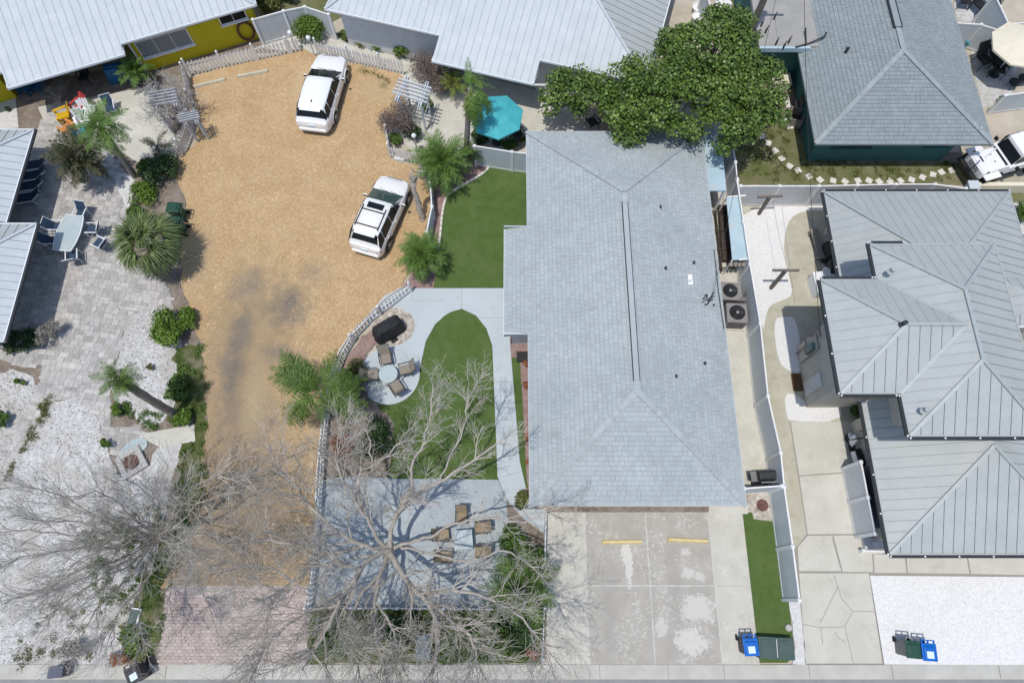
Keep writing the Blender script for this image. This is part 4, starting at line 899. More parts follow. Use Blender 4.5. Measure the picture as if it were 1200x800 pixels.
gutter([(x3w - o_, y3n), (x3w - o_, y3s)], gz); gutter([(x2w - o_, y2n + .05), (x2w - o_, y3n + .1)], gz); gutter([(x2w - o_, y3s - .1), (x2w - o_, y2s)], gz); gutter([(x2w, y2s - o_), (x2e, y2s - o_)], gz); gutter([(x3w, y3s - o_), (x2w - .2, y3s - o_)], gz)
gutter([(x2w, y2n + o_), (x2w + 1.4, y2n + o_)], gz); gutter([(x3w, y3n + o_), (x2w - .2, y3n + o_)], gz)
MB().prism([(13.75, 8.32), (15.95, 8.32), (15.95, 6.7), (19.1, 6.7), (19.1, 12.7), (15.95, 12.7), (15.95, 11.3), (13.75, 11.3)], -.05, fz - .1).build('wall', 'beige_wall', F, world=True)
MB().prism([(12.7, y3s + .1), (14.98, y3s + .1), (14.98, y2s + .1), (x2e - .1, y2s + .1), (x2e - .1, y2n - .1), (15, y2n - .1), (15, y3n - .1), (12.7, y3n - .1)], fz - .16, fz - .1).build('soffit', 'beige_wall', F, world=True)
# rear single storey block
f1z = 2.5; q1, q2 = (18.2, 14.3), (19.95, 14.3); x1w, x1e, y1n = 15.15, 24.15, 18.42; pA = 1.75 / (q1[0] - x1w); pB = 1.75 / (y1n - 14.3); pC = 1.75 / (x1e - q2[0])
metal_slope(F, [(x1w, y1n), q1, (q1[0], 12.8), (x1w, 12.8)], (x1w, y1n), (1, 0), f1z, pA, WD, mg)
metal_slope(F, [(x1w, y1n), q1, q2, (x1e, y1n)], (x1w, y1n), (0, -1), f1z, pB, WD, mg)
metal_slope(F, [(x1e, y1n), q2, (q2[0], 9.5), (x1e, 9.5)], (x1e, y1n), (-1, 0), f1z, pC, WD, mg)
for a, b in (((x1w, y1n, f1z), (*q1, 4.25)), ((x1e, y1n, f1z), (*q2, 4.25)), ((*q1, 4.25), (*q2, 4.25))): ridge_cap(F, a, b)
fascia(F, [(x1w, 12.8), (x1w, y1n), (x1e, y1n), (x1e, 9.5)], f1z - .03, 'metal_gray')
gutter([(x1w - o_, 13), (x1w - o_, y1n)], f1z - .02); gutter([(x1w, y1n + o_), (x1e, y1n + o_)], f1z - .02)
MB().prism([(16, 12.5), (23.2, 12.5), (23.2, 17.6), (16, 17.6)], -.05, f1z - .04).build('wall', 'beige_wall', F, world=True)
# front single storey block
f4 = 2.6; x4w, y4s = 15.03, 1.62; ap4 = (19.0, 5.62); p4 = .455; z4 = f4 + p4 * 3.9; x4e = 23.2
metal_slope(F, [(x4w, y4s), (x4w, 7.93), (19.0, 7.93), ap4], (x4w, y4s), (1, 0), f4, (z4 - f4) / 3.97, WD, mg)
metal_slope(F, [(x4w, y4s), (x4e, y4s), ap4], (x4w, y4s), (0, 1), f4, (z4 - f4) / 4., WD, mg)
metal_slope(F, [(x4e, y4s), (x4e, 7.9), (19.0, 7.9), ap4], (x4e, y4s), (-1, 0), f4, (z4 - f4) / 4.2, WD, mg)
ridge_cap(F, (x4w, y4s, f4), (*ap4, z4)); ridge_cap(F, (x4e, y4s, f4), (*ap4, z4))
fascia(F, [(x4w, 7.93), (x4w, y4s), (x4e, y4s)], f4 - .03, 'metal_gray')
gutter([(x4w - o_, 7.9), (x4w - o_, y4s)], f4 - .02); gutter([(x4w, y4s - o_), (x4e, y4s - o_)], f4 - .02)
MB().prism([(15.7, 2.3), (22.5, 2.3), (22.5, 6.68), (15.97, 6.68), (15.97, 7.6), (15.7, 7.6)], -.05, f4 - .04).build('wall', 'beige_wall', F, world=True)
# small hipped dormer on the right
dm = [A2(1161, 309, 6.6), A2(1195, 309, 6.6), A2(1195, 352, 6.2), A2(1161, 352, 6.2)]
xw_, xe_, yn_, ys_ = 20.0, 23.0, 12.4, 10.2
metal_slope(F, [(xw_, yn_), (xe_, yn_), (xe_, (yn_ + ys_) / 2), (xw_ + 1.1, (yn_ + ys_) / 2)], (xw_, yn_), (0, -1), 5.5, .46, WD, mg)
metal_slope(F, [(xw_, ys_), (xe_, ys_), (xe_, (yn_ + ys_) / 2), (xw_ + 1.1, (yn_ + ys_) / 2)], (xw_, ys_), (0, 1), 5.5, .46, WD, mg)
metal_slope(F, [(xw_, ys_), (xw_, yn_), (xw_ + 1.1, (yn_ + ys_) / 2)], (xw_, ys_), (1, 0), 5.5, .46, WD, mg)
fascia(F, [(xw_, ys_), (xe_, ys_)], 5.45); MB().prism([(20.2, 10.4), (22.9, 10.4), (22.9, 12.2), (20.2, 12.2)], 0, 5.4).build('wall', 'beige_wall', F, world=True)
for x, y, zr in ((1044, 318, 6.4), (1038, 385, 6.3), (1058, 380, 6.9), (1083, 481, 6.3)):
    p = A(x, y, zr); b = MB(); b.lathe([(.06, -.2), (.06, .12), (.09, .14), (.09, .24), (.03, .27)], p, 8); b.lathe([(.15, -.03), (.08, .03)], p, 8); b.build('vent_pipe', 'metal_cap' if x != 1058 else 'gutter_dark', F, world=True)
# fittings on the beige side wall (x = 13.75)
def onwall(y0, y1, z0_, z1_, t, nm, m, par=F): return MB().prism([(13.75 - t, y0), (13.75 + .01, y0), (13.75 + .01, y1), (13.75 - t, y1)], z0_, z1_).build(nm, m, par, world=True)
onwall(8.72, 9.5, .25, 2.1, .05, 'shutter', 'beige_wall'); ho = onwall(8.8, 9.42, .33, 2.02, .065, 'shutter', 'vinyl_gray'); onwall(8.9, 8.96, 1.0, 1.15, .1, 'handle', 'silver', ho)
onwall(10.55, 10.85, 1.1, 1.95, .16, 'meter_box', 'meter_teal')
for pth in ([(13.68, 10.4, .3), (13.68, 10.4, 2.4), (13.68, 11.1, 2.4)], [(13.68, 10.98, .0), (13.68, 10.98, 1.2), (13.6, 11.15, 1.4)], [(13.68, 11.2, 1.8), (13.6, 11.15, 2.9), (13.5, 10.7, 3.1)]):
    MB().tube(pth, .035, 6).build('pipe', 'wood_gray', F, world=True)
# grey house wall parts seen beyond the top fence
Bk = [A2(800, 40), A2(812, -10)]
# ================================================ FENCES
def vinyl_fence(label, pts, h=1.83, sp=2.4, m='vinyl', cap='white_paint', name='vinyl_fence', board=.0):
    "privacy fence through world points: posts with caps, panels between rails"
    pts = [Vector((p[0], p[1], 0)) for p in pts]; t = thing(name, label, 'fence', pts[0])
    def post(p):
        o = MB().box((p.x, p.y, h / 2), (.13, .13, h + .04)).build('post', cap, t, world=True)
        MB().box((p.x, p.y, h + .05), (.17, .17, .06), top=(.5, .5)).build('post_cap', cap, o, world=True)
    post(pts[0])
    for a, b in zip(pts[:-1], pts[1:]):
        L = (b - a).length; k = max(1, round(L / sp)); d = (b - a) / k; u = d.normalized()
        for i in range(k):
            p, q = a + d * i + u * .065, a + d * (i + 1) - u * .065
            if board:
                n = max(2, int((q - p).length / board)); s = (q - p) / n
                for j in range(n): MB().bar(p + s * j + u * .004 + Vector((0, 0, h / 2)), p + s * (j + 1) - u * .004 + Vector((0, 0, h / 2)), .03, h - .1, up=(0, 0, 1)).build('board', m, t, world=True)
            else: MB().bar(p + Vector((0, 0, h / 2)), q + Vector((0, 0, h / 2)), .035, h - .12).build('panel', m, t, world=True)
            MB().bar(p + Vector((0, 0, h - .03)), q + Vector((0, 0, h - .03)), .06, .09).build('rail', cap, t, world=True)
            MB().bar(p + Vector((0, 0, .1)), q + Vector((0, 0, .1)), .055, .1).build('rail', cap, t, world=True)
            post(a + d * (i + 1))
    return t
FH = 1.83
vinyl_fence('long grey blue vinyl fence running between the shingled house and the alley', [A2(864, 212, FH), A2(879, 310, FH), A2(891, 379, FH), A2(900, 464, FH), A2(915, 530, FH), A2(919, 570, FH), A2(929, 640, FH), A2(937, 703, FH)], FH, 2.4)
vinyl_fence('short grey vinyl fence end by the big leafy tree, beyond the pale lean-to roof', [A2(858, 165, FH), A2(862, 190, FH), A2(864, 210, FH)], FH, 2.2)
vinyl_fence('grey vinyl fence along the stepping stones, behind the white gravel', [A2(868, 218, FH), A2(960, 218, FH), A2(1050, 216, FH), A2(1096, 216, FH), A2(1132, 221, FH)], FH, 2.3, 'vinyl_gray')
vinyl_fence('short white vinyl fence with gate joining the shingled house corner to the side fence', [A2(872, 572, FH), A2(917, 569, FH)], FH, 1.9, 'vinyl')
vinyl_fence('grey blue vinyl fence above the upper lawn, beside the shingled house', [A2(556, 171, 1.7), A2(600, 178, 1.7), A2(618, 180, 1.7)], 1.7, 1.9)
vinyl_fence('grey vinyl fence panels behind the round green bush, next to the yellow house', [A2(296, 23, FH), A2(332, 13, FH), A2(357, 8, FH), A2(385, 17, FH)], FH, 1.9, 'vinyl_gray', board=.42)
vinyl_fence('white vinyl fence at the top beside the white round table', [A2(826, -14, FH), A2(838, 26, FH)], FH, 2.2, 'vinyl')
vinyl_fence('grey fence panel behind the cream parasol', [A2(1118, 27, 1.7), A2(1150, 29, 1.7), A2(1172, 36, 1.7)], 1.7, 1.9, 'vinyl')
vinyl_fence('low grey fence at the right edge in front of the cream parasol', [A2(1178, 112, 1.5), A2(1220, 106, 1.5)], 1.5, 1.8, 'vinyl')
vinyl_fence('tall grey screen panels in the upper right corner', [A2(1166, -6, 2.0), A2(1182, 28, 2.), A2(1230, 26, 2.0)], 2.0, 1.5, 'vinyl')
vinyl_fence('white fence curving past the dead tree trunk, beside the upper lawn', [A2(500, 178, 1.2), A2(504, 214, 1.2), A2(506, 242, 1.2), A2(500, 272, 1.2)], 1.2, 1.5, 'vinyl')
vinyl_fence('grey gated bin enclosure fence in front of the metal roofed house', [A2(1009, 541, FH), A2(1026, 625, FH)], FH, 1.35, 'vinyl_gray')
vinyl_fence('short low white fence end at the corner of the bin enclosure', [A2(1012, 645, .4), A2(1042, 646, .4)], .4, 1.2, 'vinyl')
MBp = MB().box((0, 0, .44), (.112, .02, .8)); MBp.add([(-.056, -.01, .84), (.056, -.01, .84), (.056, .01, .84), (-.056, .01, .84), (0, -.01, .93), (0, .01, .93)], [(0, 1, 4), (3, 5, 2), (1, 2, 5, 4), (0, 4, 5, 3)])
PK = {}
def picket_fence(label, pts, h=.93, gap=.165, m='picket', posts=1.9, name='picket_fence', knob=False, smooth=0):
    pts = [Vector((p[0], p[1], 0)) for p in pts]; t = thing(name, label, 'fence', pts[0])
    if m not in PK: PK[m] = MBp.mesh('picket', m)
    cp_ = smooth_poly(pts, smooth, False) if smooth else pts
    acc = 0; accp = 9
    for a, b in zip(cp_[:-1], cp_[1:]):
        L = (b - a).length; u = (b - a) / L; ang = math.atan2(u.y, u.x); s = gap - acc
        while s < L:
            p = a + u * s; o = put(bpy.data.objects.new('picket', PK[m]), t); o.location = p - pts[0] + Vector((-u.y, u.x, 0)) * -.035; o.rotation_euler = (random.uniform(-.02, .02), random.uniform(-.03, .03), ang); o.scale = (1, 1, h / .93 * random.uniform(.98, 1.02))
            s += gap
        acc = L - (s - gap)
        for zz in (.22, .7): MB().bar(a + Vector((0, 0, zz * h / .93)), b + Vector((0, 0, zz * h / .93)), .04, .06).build('rail', m, t, world=True)
    D_ = 0; nxt = 0
    for a, b in zip(cp_[:-1], cp_[1:]):
        L = (b - a).length; u = (b - a) / L
        while nxt <= D_ + L + 1e-6:
            p = a + u * (nxt - D_); po = MB().box((p.x, p.y, h * .54), (.1, .1, h * 1.08)).build('post', m, t, world=True)
            MB().lathe([(.02, .0), (.055, .03), (.07, .08), (.05, .13), (.0, .15)], (p.x, p.y, h * 1.08), 8).build('finial', 'white_paint', po, world=True)
            nxt += posts
        D_ += L
    return t
picket_fence('white picket fence in front of the yellow house', [A2(224, 88), A2(290, 73), A2(354, 60)], 1.05, .215)
picket_fence('white picket fence behind the car nearest the top, below the white house', [A2(374, 64), A2(420, 75), A2(476, 88)], 1.05, .19)
picket_fence('old grey picket fence turning down beside the leafless vine', [A2(222, 92), A2(229, 130)], 1.05, .12, 'picket_old')
picket_fence('weathered picket fence along the edge of the gravel lot below the small arbour', [A2(229, 146), A2(222, 168), A2(214, 185)], 1.05, .2, 'picket_old')
picket_fence('short white picket fence below the purple brown shrub', [A2(458, 184), A2(489, 192)], 1.0, .2)
picket_fence('tiny white fence stub at the gravel edge beside the purple brown shrub', [A2(455, 163), A2(458, 182)], 1.0, .17)
picket_fence('curving white picket fence from the fan palm down to the street along the gravel lot', [A2(482, 342), A2(462, 358), A2(438, 376), A2(418, 396), A2(405, 418), A2(396, 445), A2(386, 490), A2(381, 540), A2(377, 600), A2(372, 660), A2(366, 712)], .95, .2)
picket_fence('low white picket fence across the front of the patio under the big bare tree', [A2(364, 712), A2(460, 712), A2(560, 713), A2(638, 714)], .8, .2)
picket_fence('white picket fence between the bright palm and the painted driveway', [A2(639, 604), A2(638, 660), A2(637, 714), A2(635, 776)], .9, .17)
b = MB(); q = [A(x, y, .1) for x, y in ((470, 337), (448, 352), (425, 378), (406, 398), (393, 420), (386, 448), (378, 490), (372, 545), (370, 590))]; q = smooth_poly(q, 2, False)
for a, c in zip(q[:-1], q[1:]): b.bar(a, c + (c - a) * .05, .05, .16)
b.build('garden_border', 'picket_old')['kind'] = 'structure'
b = MB(); b.bar(A(1138, 220, .35), A(1215, 220, .35), .22, .7); single('garden_wall', b, 'cream_fabric', 'low cream garden wall running right from the fence end beside the off-road car', 'wall', A(1138, 220), world=True)
b = MB().box((0, 0, .55), (.45, .4, 1.1)); b.box((0, 0, 1.13), (.55, .5, .08)); single('gate_pillar', b, 'vinyl', 'pale square gate pillar at the end of the grey fence by the off-road car', 'pillar', Vector((*A2(1141, 217, 1.1), 0)), bevel=.02)
b = MB(); 
for i in range(7): b.bar(A(836 - .0, 0) * 0 + Vector((0, i * .17, .05 + i * .0)), Vector((1.3, i * .17, .05)), .03, .12)
# ================================================ SMALL THINGS
def wheel_stop(name, label, a, b_, m, group=None, ht=.13):
    a, b_ = A(*a), A(*b_); d = b_ - a; L = d.length; c = (a + b_) / 2
    mb = MB().box((0, 0, ht / 2 + .0), (L, .19, ht), top=(.98, .65)); 
    for s in (-.35, .35): mb.lathe([(.02, 0), (.02, .01)], (L * s, 0, ht), 8)
    return single(name, mb, m, label, 'wheel stop', (c.x, c.y, .05 if m == 'yellow_paint' else .02), group, math.atan2(d.y, d.x), bevel=.015)
wheel_stop('wheel_stop', 'yellow wheel stop on the painted driveway, nearer the picket fence', (705, 635), (752, 634.5), 'yellow_paint', 'wheel stops')
wheel_stop('wheel_stop', 'yellow wheel stop on the painted driveway, nearer the green turf strip', (782, 632), (829, 634), 'yellow_paint', 'wheel stops')
wheel_stop('wheel_stop', 'dull concrete wheel stop on the gravel, the one nearer the grey picket corner', (227, 103), (265, 94), 'old_stop', 'wheel stops')
wheel_stop('wheel_stop', 'dull concrete wheel stop on the gravel, the one nearer the white car', (279, 91), (315, 84), 'old_stop', 'wheel stops')
wheel_stop('wheel_stop', 'small white concrete block below the short picket fence', (463, 186), (474, 188), 'white_paint', 'wheel stops', .15)
def bin_(label, loc, rz, body, lid, sticker=True, name='wheelie_bin', loc_off=0):
    t = thing(name, label, 'bin', loc, rz, 'wheeled rubbish bins')
    b = MB().box((0, 0, .52), (.46, .52, .9)); 
    vs = b.v; b.v = [(x * (1.18 if z > .5 else 1), y * (1.2 if z > .5 else 1), z) for x, y, z in vs]
    b.build('body', body, t, bevel=.04)
    l = MB().box((0, -.02, 1.0), (.6, .66, .05)).box((0, -.04, 1.04), (.5, .5, .05), top=(.85, .85)).build('lid', lid, t, bevel=.025)
    if sticker: MB().box((0, -.12, 1.068), (.28, .26, .006)).build('sticker', 'sticker', l)
    h = MB().bar((-.26, .42, .98), (.26, .42, .98), .04, .04).bar((-.24, .3, .96), (-.24, .42, .98), .05, .05).bar((.24, .3, .96), (.24, .42, .98), .05, .05).bar((0, .3, .96), (0, .42, .98), .05, .05).build('handle', lid if lid != 'bin_green' else body, t)
    for sx in (-1, 1):
        MB().lathe([(.02, -.03), (.11, -.03), (.12, 0), (.11, .03), (.02, .03)], (sx * .27, .3, .12), 12, 'x').build('wheel', 'rubber', t)
    return t
GZ = lambda x, y: Vector((*A2(x, y, 1.0), 0))
bin_('green wheelie bin on the white gravel by the street, beside a blue one', GZ(1070, 760), R(-5), 'bin_gray', 'bin_green', False)
bin_('blue wheelie bin with pale sticker on the white gravel by the street', GZ(1089, 763), R(-4), 'bin_blue', 'bin_blue', True)
bin_('blue lidded wheelie bin with pale sticker beside the turf strip and driveway', GZ(880, 757), R(2), 'bin_black', 'bin_blue', True)
bin_('green rubbish bin beside the gravel lot, upper of the pair above the fan palm', GZ(203, 243), R(-92), 'bin_green', 'bin_green', False)
bin_('green rubbish bin beside the gravel lot, lower of the pair above the fan palm', GZ(203, 260), R(-92), 'bin_green', 'bin_green', False)
bin_('black rubbish bin on the street gutter at the bottom left', GZ(156, 789), R(32), 'bin_black', 'bin_black', True)
t = thing('rubbish_box', 'low dark grey box bin at the gutter on the left, beside a dry shrub', 'bin', A(76, 785), R(4)); MB().box((0, 0, .3), (.55, .42, .6)).build('body', 'bin_gray', t, bevel=.03); MB().box((0, 0, .62), (.6, .46, .05)).build('lid', 'bin_navy', t, bevel=.02)
c = Vector((*A2(910, 759, .6), 0)); t = thing('storage_chest', 'dark green lidded storage chest lying on the turf strip beside the blue bin', 'chest', c, R(-3))
MB().box((0, 0, .3), (1.4, .8, .55), top=(1.06, 1.06)).build('body', 'moss_green', t, bevel=.05)
for i, x in enumerate((-.37, .37)): l = MB().box((x, .0, .6), (.7, .82, .05)).box((x, 0, .63), (.52, .62, .03)).build('lid', 'moss_green', t, bevel=.02); 
MB().box((-.72, 0, .45), (.06, .6, .06)).build('handle', 'silver', t); MB().box((.0, 0, .645), (.04, .7, .03)).build('hinge', 'silver', t)
# chairs
def sling_chair(label, loc, rz, fab, fr, group, scl=1.0, name='patio_chair', lean=.28, back=.95, cat='chair'):
    t = thing(name, label, cat, loc, rz, group); s = scl
    MB().box((0, .0, .42 * s), (.5 * s, .5 * s, .04), rot=Matrix.Rotation(R(4), 3, 'X')).build('seat', fab, t, bevel=.01)
    MB().bar((0, -.24 * s, .44 * s), (0, (-.24 - lean) * s, back * s), .5 * s, .035, up=(1, 0, 0)).v and None
    a, b_ = Vector((0, -.25 * s, .43 * s)), Vector((0, -(.25 + lean) * s, back * s))
    MB().bar(a, b_, .035, .5 * s, up=(1, 0, 0)).build('backrest', fab, t, bevel=.01)
    for sx in (-.28, .28):
        x = sx * s
        MB().tube([(x, .24 * s, 0), (x, .22 * s, .62 * s)], .018, 6).build('leg', fr, t)
        MB().tube([(x, -.3 * s, 0), (x, -.26 * s, .42 * s), (x, -(.25 + lean) * s, back * s)], .018, 6).build('leg', fr, t)
        MB().bar((x, .24 * s, .63 * s), (x, -.33 * s, .62 * s), .05, .025).build('armrest', fr, t)
    for yy, zz in ((.24, .4), (-(.25 + lean), back), (-.27, .4)): MB().bar((-.28 * s, yy * s, zz * s), (.28 * s, yy * s, zz * s), .03, .03).build('crossbar', fr, t)
    return t
def face(frm, to): d = to - frm; return math.atan2(d.y, d.x) - math.pi / 2
tc_ = A(457, 442)
for (x, y), lb in (((454, 424), 'top one nearest the pebble ring'), ((439, 443), 'one nearest the curved picket fence'), ((476, 437), 'one nearest the lawn'), ((466, 456), 'bottom one')):
    p = A(x, y); p.z = .05; sling_chair('taupe patio chair on the round patio, ' + lb, p, face(p, tc_), 'taupe_sling', 'bronze', 'taupe chairs on the round patio', 1.0)
t = thing('glass_table', 'round frosted glass table between the four taupe chairs', 'table', (tc_.x, tc_.y, .05))
MB().lathe([(.0, .46), (.44, .46), (.45, .48), (.44, .5), (0, .5)], n=24).build('tabletop', 'frost_glass', t); MB().lathe([(.25, 0), (.25, .02), (.05, .05), (.05, .45), (.2, .46)], n=12).build('pedestal', 'bronze', t)
tb = Vector((*A2(543, 632, .6), 0))
for (x, y), lb, fa in (((541, 606), 'topmost', 180), ((563, 618), 'upper right', 94), ((520, 626), 'upper left', -84), ((523, 652), 'lower left', -92), ((563, 646), 'lower right', 86)):
    p = A(x, y, .45); p.z = .04; sling_chair('brown cushioned chair on the big patio under the bare tree, %s of the five' % lb, p, R(fa), 'brown_sling', 'bronze', 'brown chairs on the big patio', .9)
t = thing('glass_table', 'square glass table among the brown chairs under the bare tree', 'table', (tb.x, tb.y, .04), .1)
MB().box((0, 0, .62), (.8, .8, .03)).build('tabletop', 'frost_glass', t, bevel=.01)
for sx in (-.36, .36):
    for sy in (-.36, .36): MB().tube([(sx, sy, 0), (sx, sy, .6)], .02, 6).build('leg', 'bronze', t)
# dining set on the pavers
o_ = A(90, 281); ang = R(-6); t = thing('dining_table', 'white framed glass dining table on the pavers, ringed by navy chairs', 'table', o_, ang)
half = [(-.45, -1.0), (.45, -1.0), (.56, -.5), (.6, 0), (.56, .5), (.45, 1.0), (-.45, 1.0), (-.56, .5), (-.6, 0), (-.56, -.5)]
MB().prism([(x * .94, y * .96) for x, y in half], .70, .72).build('tabletop', 'frost_glass', t)
f = MB()
for a, c in zip(half, half[1:] + half[:1]): f.bar((*a, .71), (*c, .71), .05, .05)
f.build('frame', 'alu_white', t)
for sx in (-.42, .42):
    for sy in (-.85, .85): MB().tube([(sx, sy, 0), (sx * .9, sy * .92, .7)], .025, 6).build('leg', 'alu_white', t)
for (x, y), to, lb in (((100, 257), (92, 275), 'behind its top end'), ((74, 271), (88, 272), 'upper of two on its left'), ((69, 287), (86, 287), 'lower of two on its left'), ((114, 274), (95, 274), 'pulled up on its right side'), ((122, 290), (100, 280), 'turned away near the fan palm'), ((92, 304), (92, 285), 'at its bottom end')):
    p = A(x, y); sling_chair('white framed navy sling chair at the glass dining table, ' + lb, p, face(p, A(*to)), 'navy_sling', 'alu_white', 'navy chairs at the dining table')
# loungers in the shade of the edge house
for i, (x, y) in enumerate(((42, 198), (40, 210), (37, 222), (33, 236))):
    t = thing('sun_lounger', 'grey sun lounger in the shade of the edge house, %s of four' % ('topmost', 'second from the top', 'third from the top', 'lowest')[i], 'sun lounger', A(x, y), R(100), 'loungers in the shade')
    MB().box((0, .2, .33), (.55, 1.2, .04)).build('seat', 'navy_sling', t)
    MB().bar((0, -.4, .34), (0, -.95, .75), .035, .55, up=(1, 0, 0)).build('backrest', 'navy_sling', t)
    for sx in (-.3, .3):
        MB().tube([(sx, -1, .78), (sx, -.42, .36), (sx, .8, .36), (sx, .85, .0)], .03, 6).build('side_rail', 'alu_white', t); MB().tube([(sx, -.5, .36), (sx, -.55, 0)], .025, 6).build('leg', 'alu_white', t)
def adirondack(label, loc, rz, m, group='coloured garden chairs'):
    t = thing('garden_chair', label, 'chair', loc, rz, group)
    for i in range(5): MB().box((0, .25 - i * .11, .36 - i * .02), (.52, .095, .022)).build('slat', m, t)
    for i in range(5): MB().bar(((i - 2) * .105, -.26, .3), ((i - 2) * .12, -.58, .95 - abs(i - 2) * .05), .022, .095, up=(1, 0, 0)).build('slat', m, t)
    for sx in (-.31, .31):
        MB().box((sx, -.02, .56), (.13, .7, .025)).build('armrest', m, t); MB().box((sx * .95, .28, .28), (.04, .1, .56)).build('leg', m, t); MB().bar((sx * .85, .3, .3), (sx * .85, -.5, .04), .03, .1).build('leg', m, t)
    return t
adirondack('red garden chair on the pavers near the yellow house', A(97, 130), R(150), 'red_plastic'); adirondack('yellow garden chair half under the leaning palm', A(78, 140), R(120), 'yellow_plastic')
adirondack('white garden chair beside the red garden chair', A(106, 138), R(200), 'white_plastic'); adirondack('white garden chair below the other white one, under palm fronds', A(102, 148), R(210), 'white_plastic')
adirondack('orange garden chair below the yellow one, mostly under palm fronds', A(84, 155), R(60), 'orange_plastic'); adirondack('teal garden chair at the lower edge of the leaning palm', A(98, 162), R(20), 'teal_plastic')
adirondack('blue garden chair in the eave shade of the yellow house, nearer the left edge', A(33, 107), R(170), 'blue_plastic'); adirondack('blue garden chair in the eave shade, nearer the dark chair', A(48, 105), R(170), 'blue_plastic')
t = thing('side_table', 'small white round table between the red chair and the palm', 'table', A(110, 136)); MB().lathe([(0, .48), (.36, .48), (.37, .5), (.36, .52), (0, .52)], n=20).build('tabletop', 'white_plastic', t); MB().lathe([(.2, 0), (.05, .04), (.05, .47)], n=10).build('pedestal', 'white_plastic', t)
sling_chair('dark blue folding chair right of the leaning palm crown', A(134, 133), R(200), 'navy_sling', 'alu_white', 'navy folding chairs'); 
sling_chair('dark chair standing in the shade under the eave, right of the blue pair', A(103, 96), R(180), 'cover_black', 'black_plastic', 'dark chairs by the yellow house')
t = thing('covered_barbecue', 'barbecue under a dark blue cover in the eave shade by the palm-like shrub', 'barbecue', A(143, 92), R(15)); MB().box((0, 0, .5), (1.3, .65, 1.0), top=(.85, .75)).build('cover', 'blue_plastic', t, bevel=.08); MB().box((0, .02, 1.02), (.9, .35, .12), top=(.8, .6)).build('lid_bulge', 'blue_plastic', t, bevel=.05)
# covered barbecue on pebble ring
p = A(457, 390); p.z = .05; t = thing('covered_barbecue', 'barbecue under a black cover on the ring of pebbles', 'barbecue', p, R(33))
bm = MB(); prof = [(.78, .36, 0), (.8, .4, .12), (.74, .36, .6), (.7, .34, .85), (.55, .27, 1.0)]; n = 28
for i, (a, c, z) in enumerate(prof):
    for j in range(n):
        th = 2 * math.pi * j / n; k = 1 + .035 * math.sin(j * 2.7 + i); q = (abs(math.cos(th)) ** .45 * math.copysign(1, math.cos(th)), abs(math.sin(th)) ** .45 * math.copysign(1, math.sin(th)))
        bm.v.append((a * q[0] * k, c * q[1] * k, z))
for i in range(len(prof) - 1):
    for j in range(n): bm.f.append((i * n + j, i * n + (j + 1) % n, (i + 1) * n + (j + 1) % n, (i + 1) * n + j))
bm.f.append(tuple((len(prof) - 1) * n + j for j in range(n)))
bm.build('cover', 'cover_black', t, smooth=50); MB().box((0, -.45, .02), (.35, .25, .03)).build('cover_flap', 'cover_black', t)
# umbrellas
def parasol(label, top, loc_r, h, sides, m, tilt=(0, 0), rot=0):
    c = top.copy(); c.z = 0; t = thing('parasol', label, 'parasol', c, rot); r = loc_r
    can = MB(); ring = [Vector((r * math.cos(2 * math.pi * i / sides), r * math.sin(2 * math.pi * i / sides), h - .42)) for i in range(sides)]; apex = Vector((0, 0, h))
    mid = [(p * .55 + apex * .45) + Vector((0, 0, .05 if True else 0)) for p in ring]; mid = [Vector((p.x, p.y, p.z)) for p in mid]
    vs = [apex] + mid + ring + [p + Vector((0, 0, -.1)) for p in ring]; k = sides; fs = []
    for i in range(k):
        j = (i + 1) % k; fs += [(0, 1 + i, 1 + j), (1 + i, 1 + k + i, 1 + k + j, 1 + j), (1 + k + i, 1 + 2 * k + i, 1 + 2 * k + j, 1 + k + j)]
    can.add(vs, fs); o = can.build('canopy', m, t); so_ = o.modifiers.new('s', 'SOLIDIFY'); so_.thickness = .012
    for p in ring: MB().bar(apex + Vector((0, 0, -.04)), p + Vector((0, 0, -.03)), .02, .02).build('rib', 'alu_white', t)
    MB().tube([(0, 0, 0), (0, 0, h + .02)], .03, 8).build('pole', 'alu_white', t); MB().lathe([(.3, 0), (.3, .06), (.06, .1), (.05, .3)], n=14).build('base', 'bin_black', t); MB().lathe([(.0, h), (.05, h + .02), (.0, h + .09)], n=8).build('finial', m, t)
    return t
parasol('teal octagonal parasol in the courtyard beside the palm and the white house', A(582, 134, 2.3), 1.42, 2.55, 7, 'teal_fabric', rot=.3)
parasol('cream parasol at the right edge above dark patio chairs', A(1199, 50, 2.4), 1.6, 2.65, 8, 'cream_fabric', rot=.2)
sling_chair('dark covered garden chair left of the cream parasol', A(1147, 78), R(200), 'cover_black', 'black_plastic', 'dark chairs near the cream parasol', 1.3); sling_chair('dark covered garden chair directly under the shade of the cream parasol', A(1164, 88), R(160), 'cover_black', 'black_plastic', 'dark chairs near the cream parasol', 1.3); sling_chair('dark garden chair behind the cream parasol by the fence', A(1156, 60), R(20), 'cover_black', 'black_plastic', 'dark chairs near the cream parasol', 1.2)
t = thing('patio_table', 'dark round patio table in the shade of the cream parasol', 'table', A(1168, 76)); MB().lathe([(0, .7), (.85, .7), (.86, .73), (0, .74)], n=20).build('tabletop', 'cover_black', t); MB().lathe([(.3, 0), (.05, .05), (.05, .7)], n=10).build('pedestal', 'black_plastic', t)
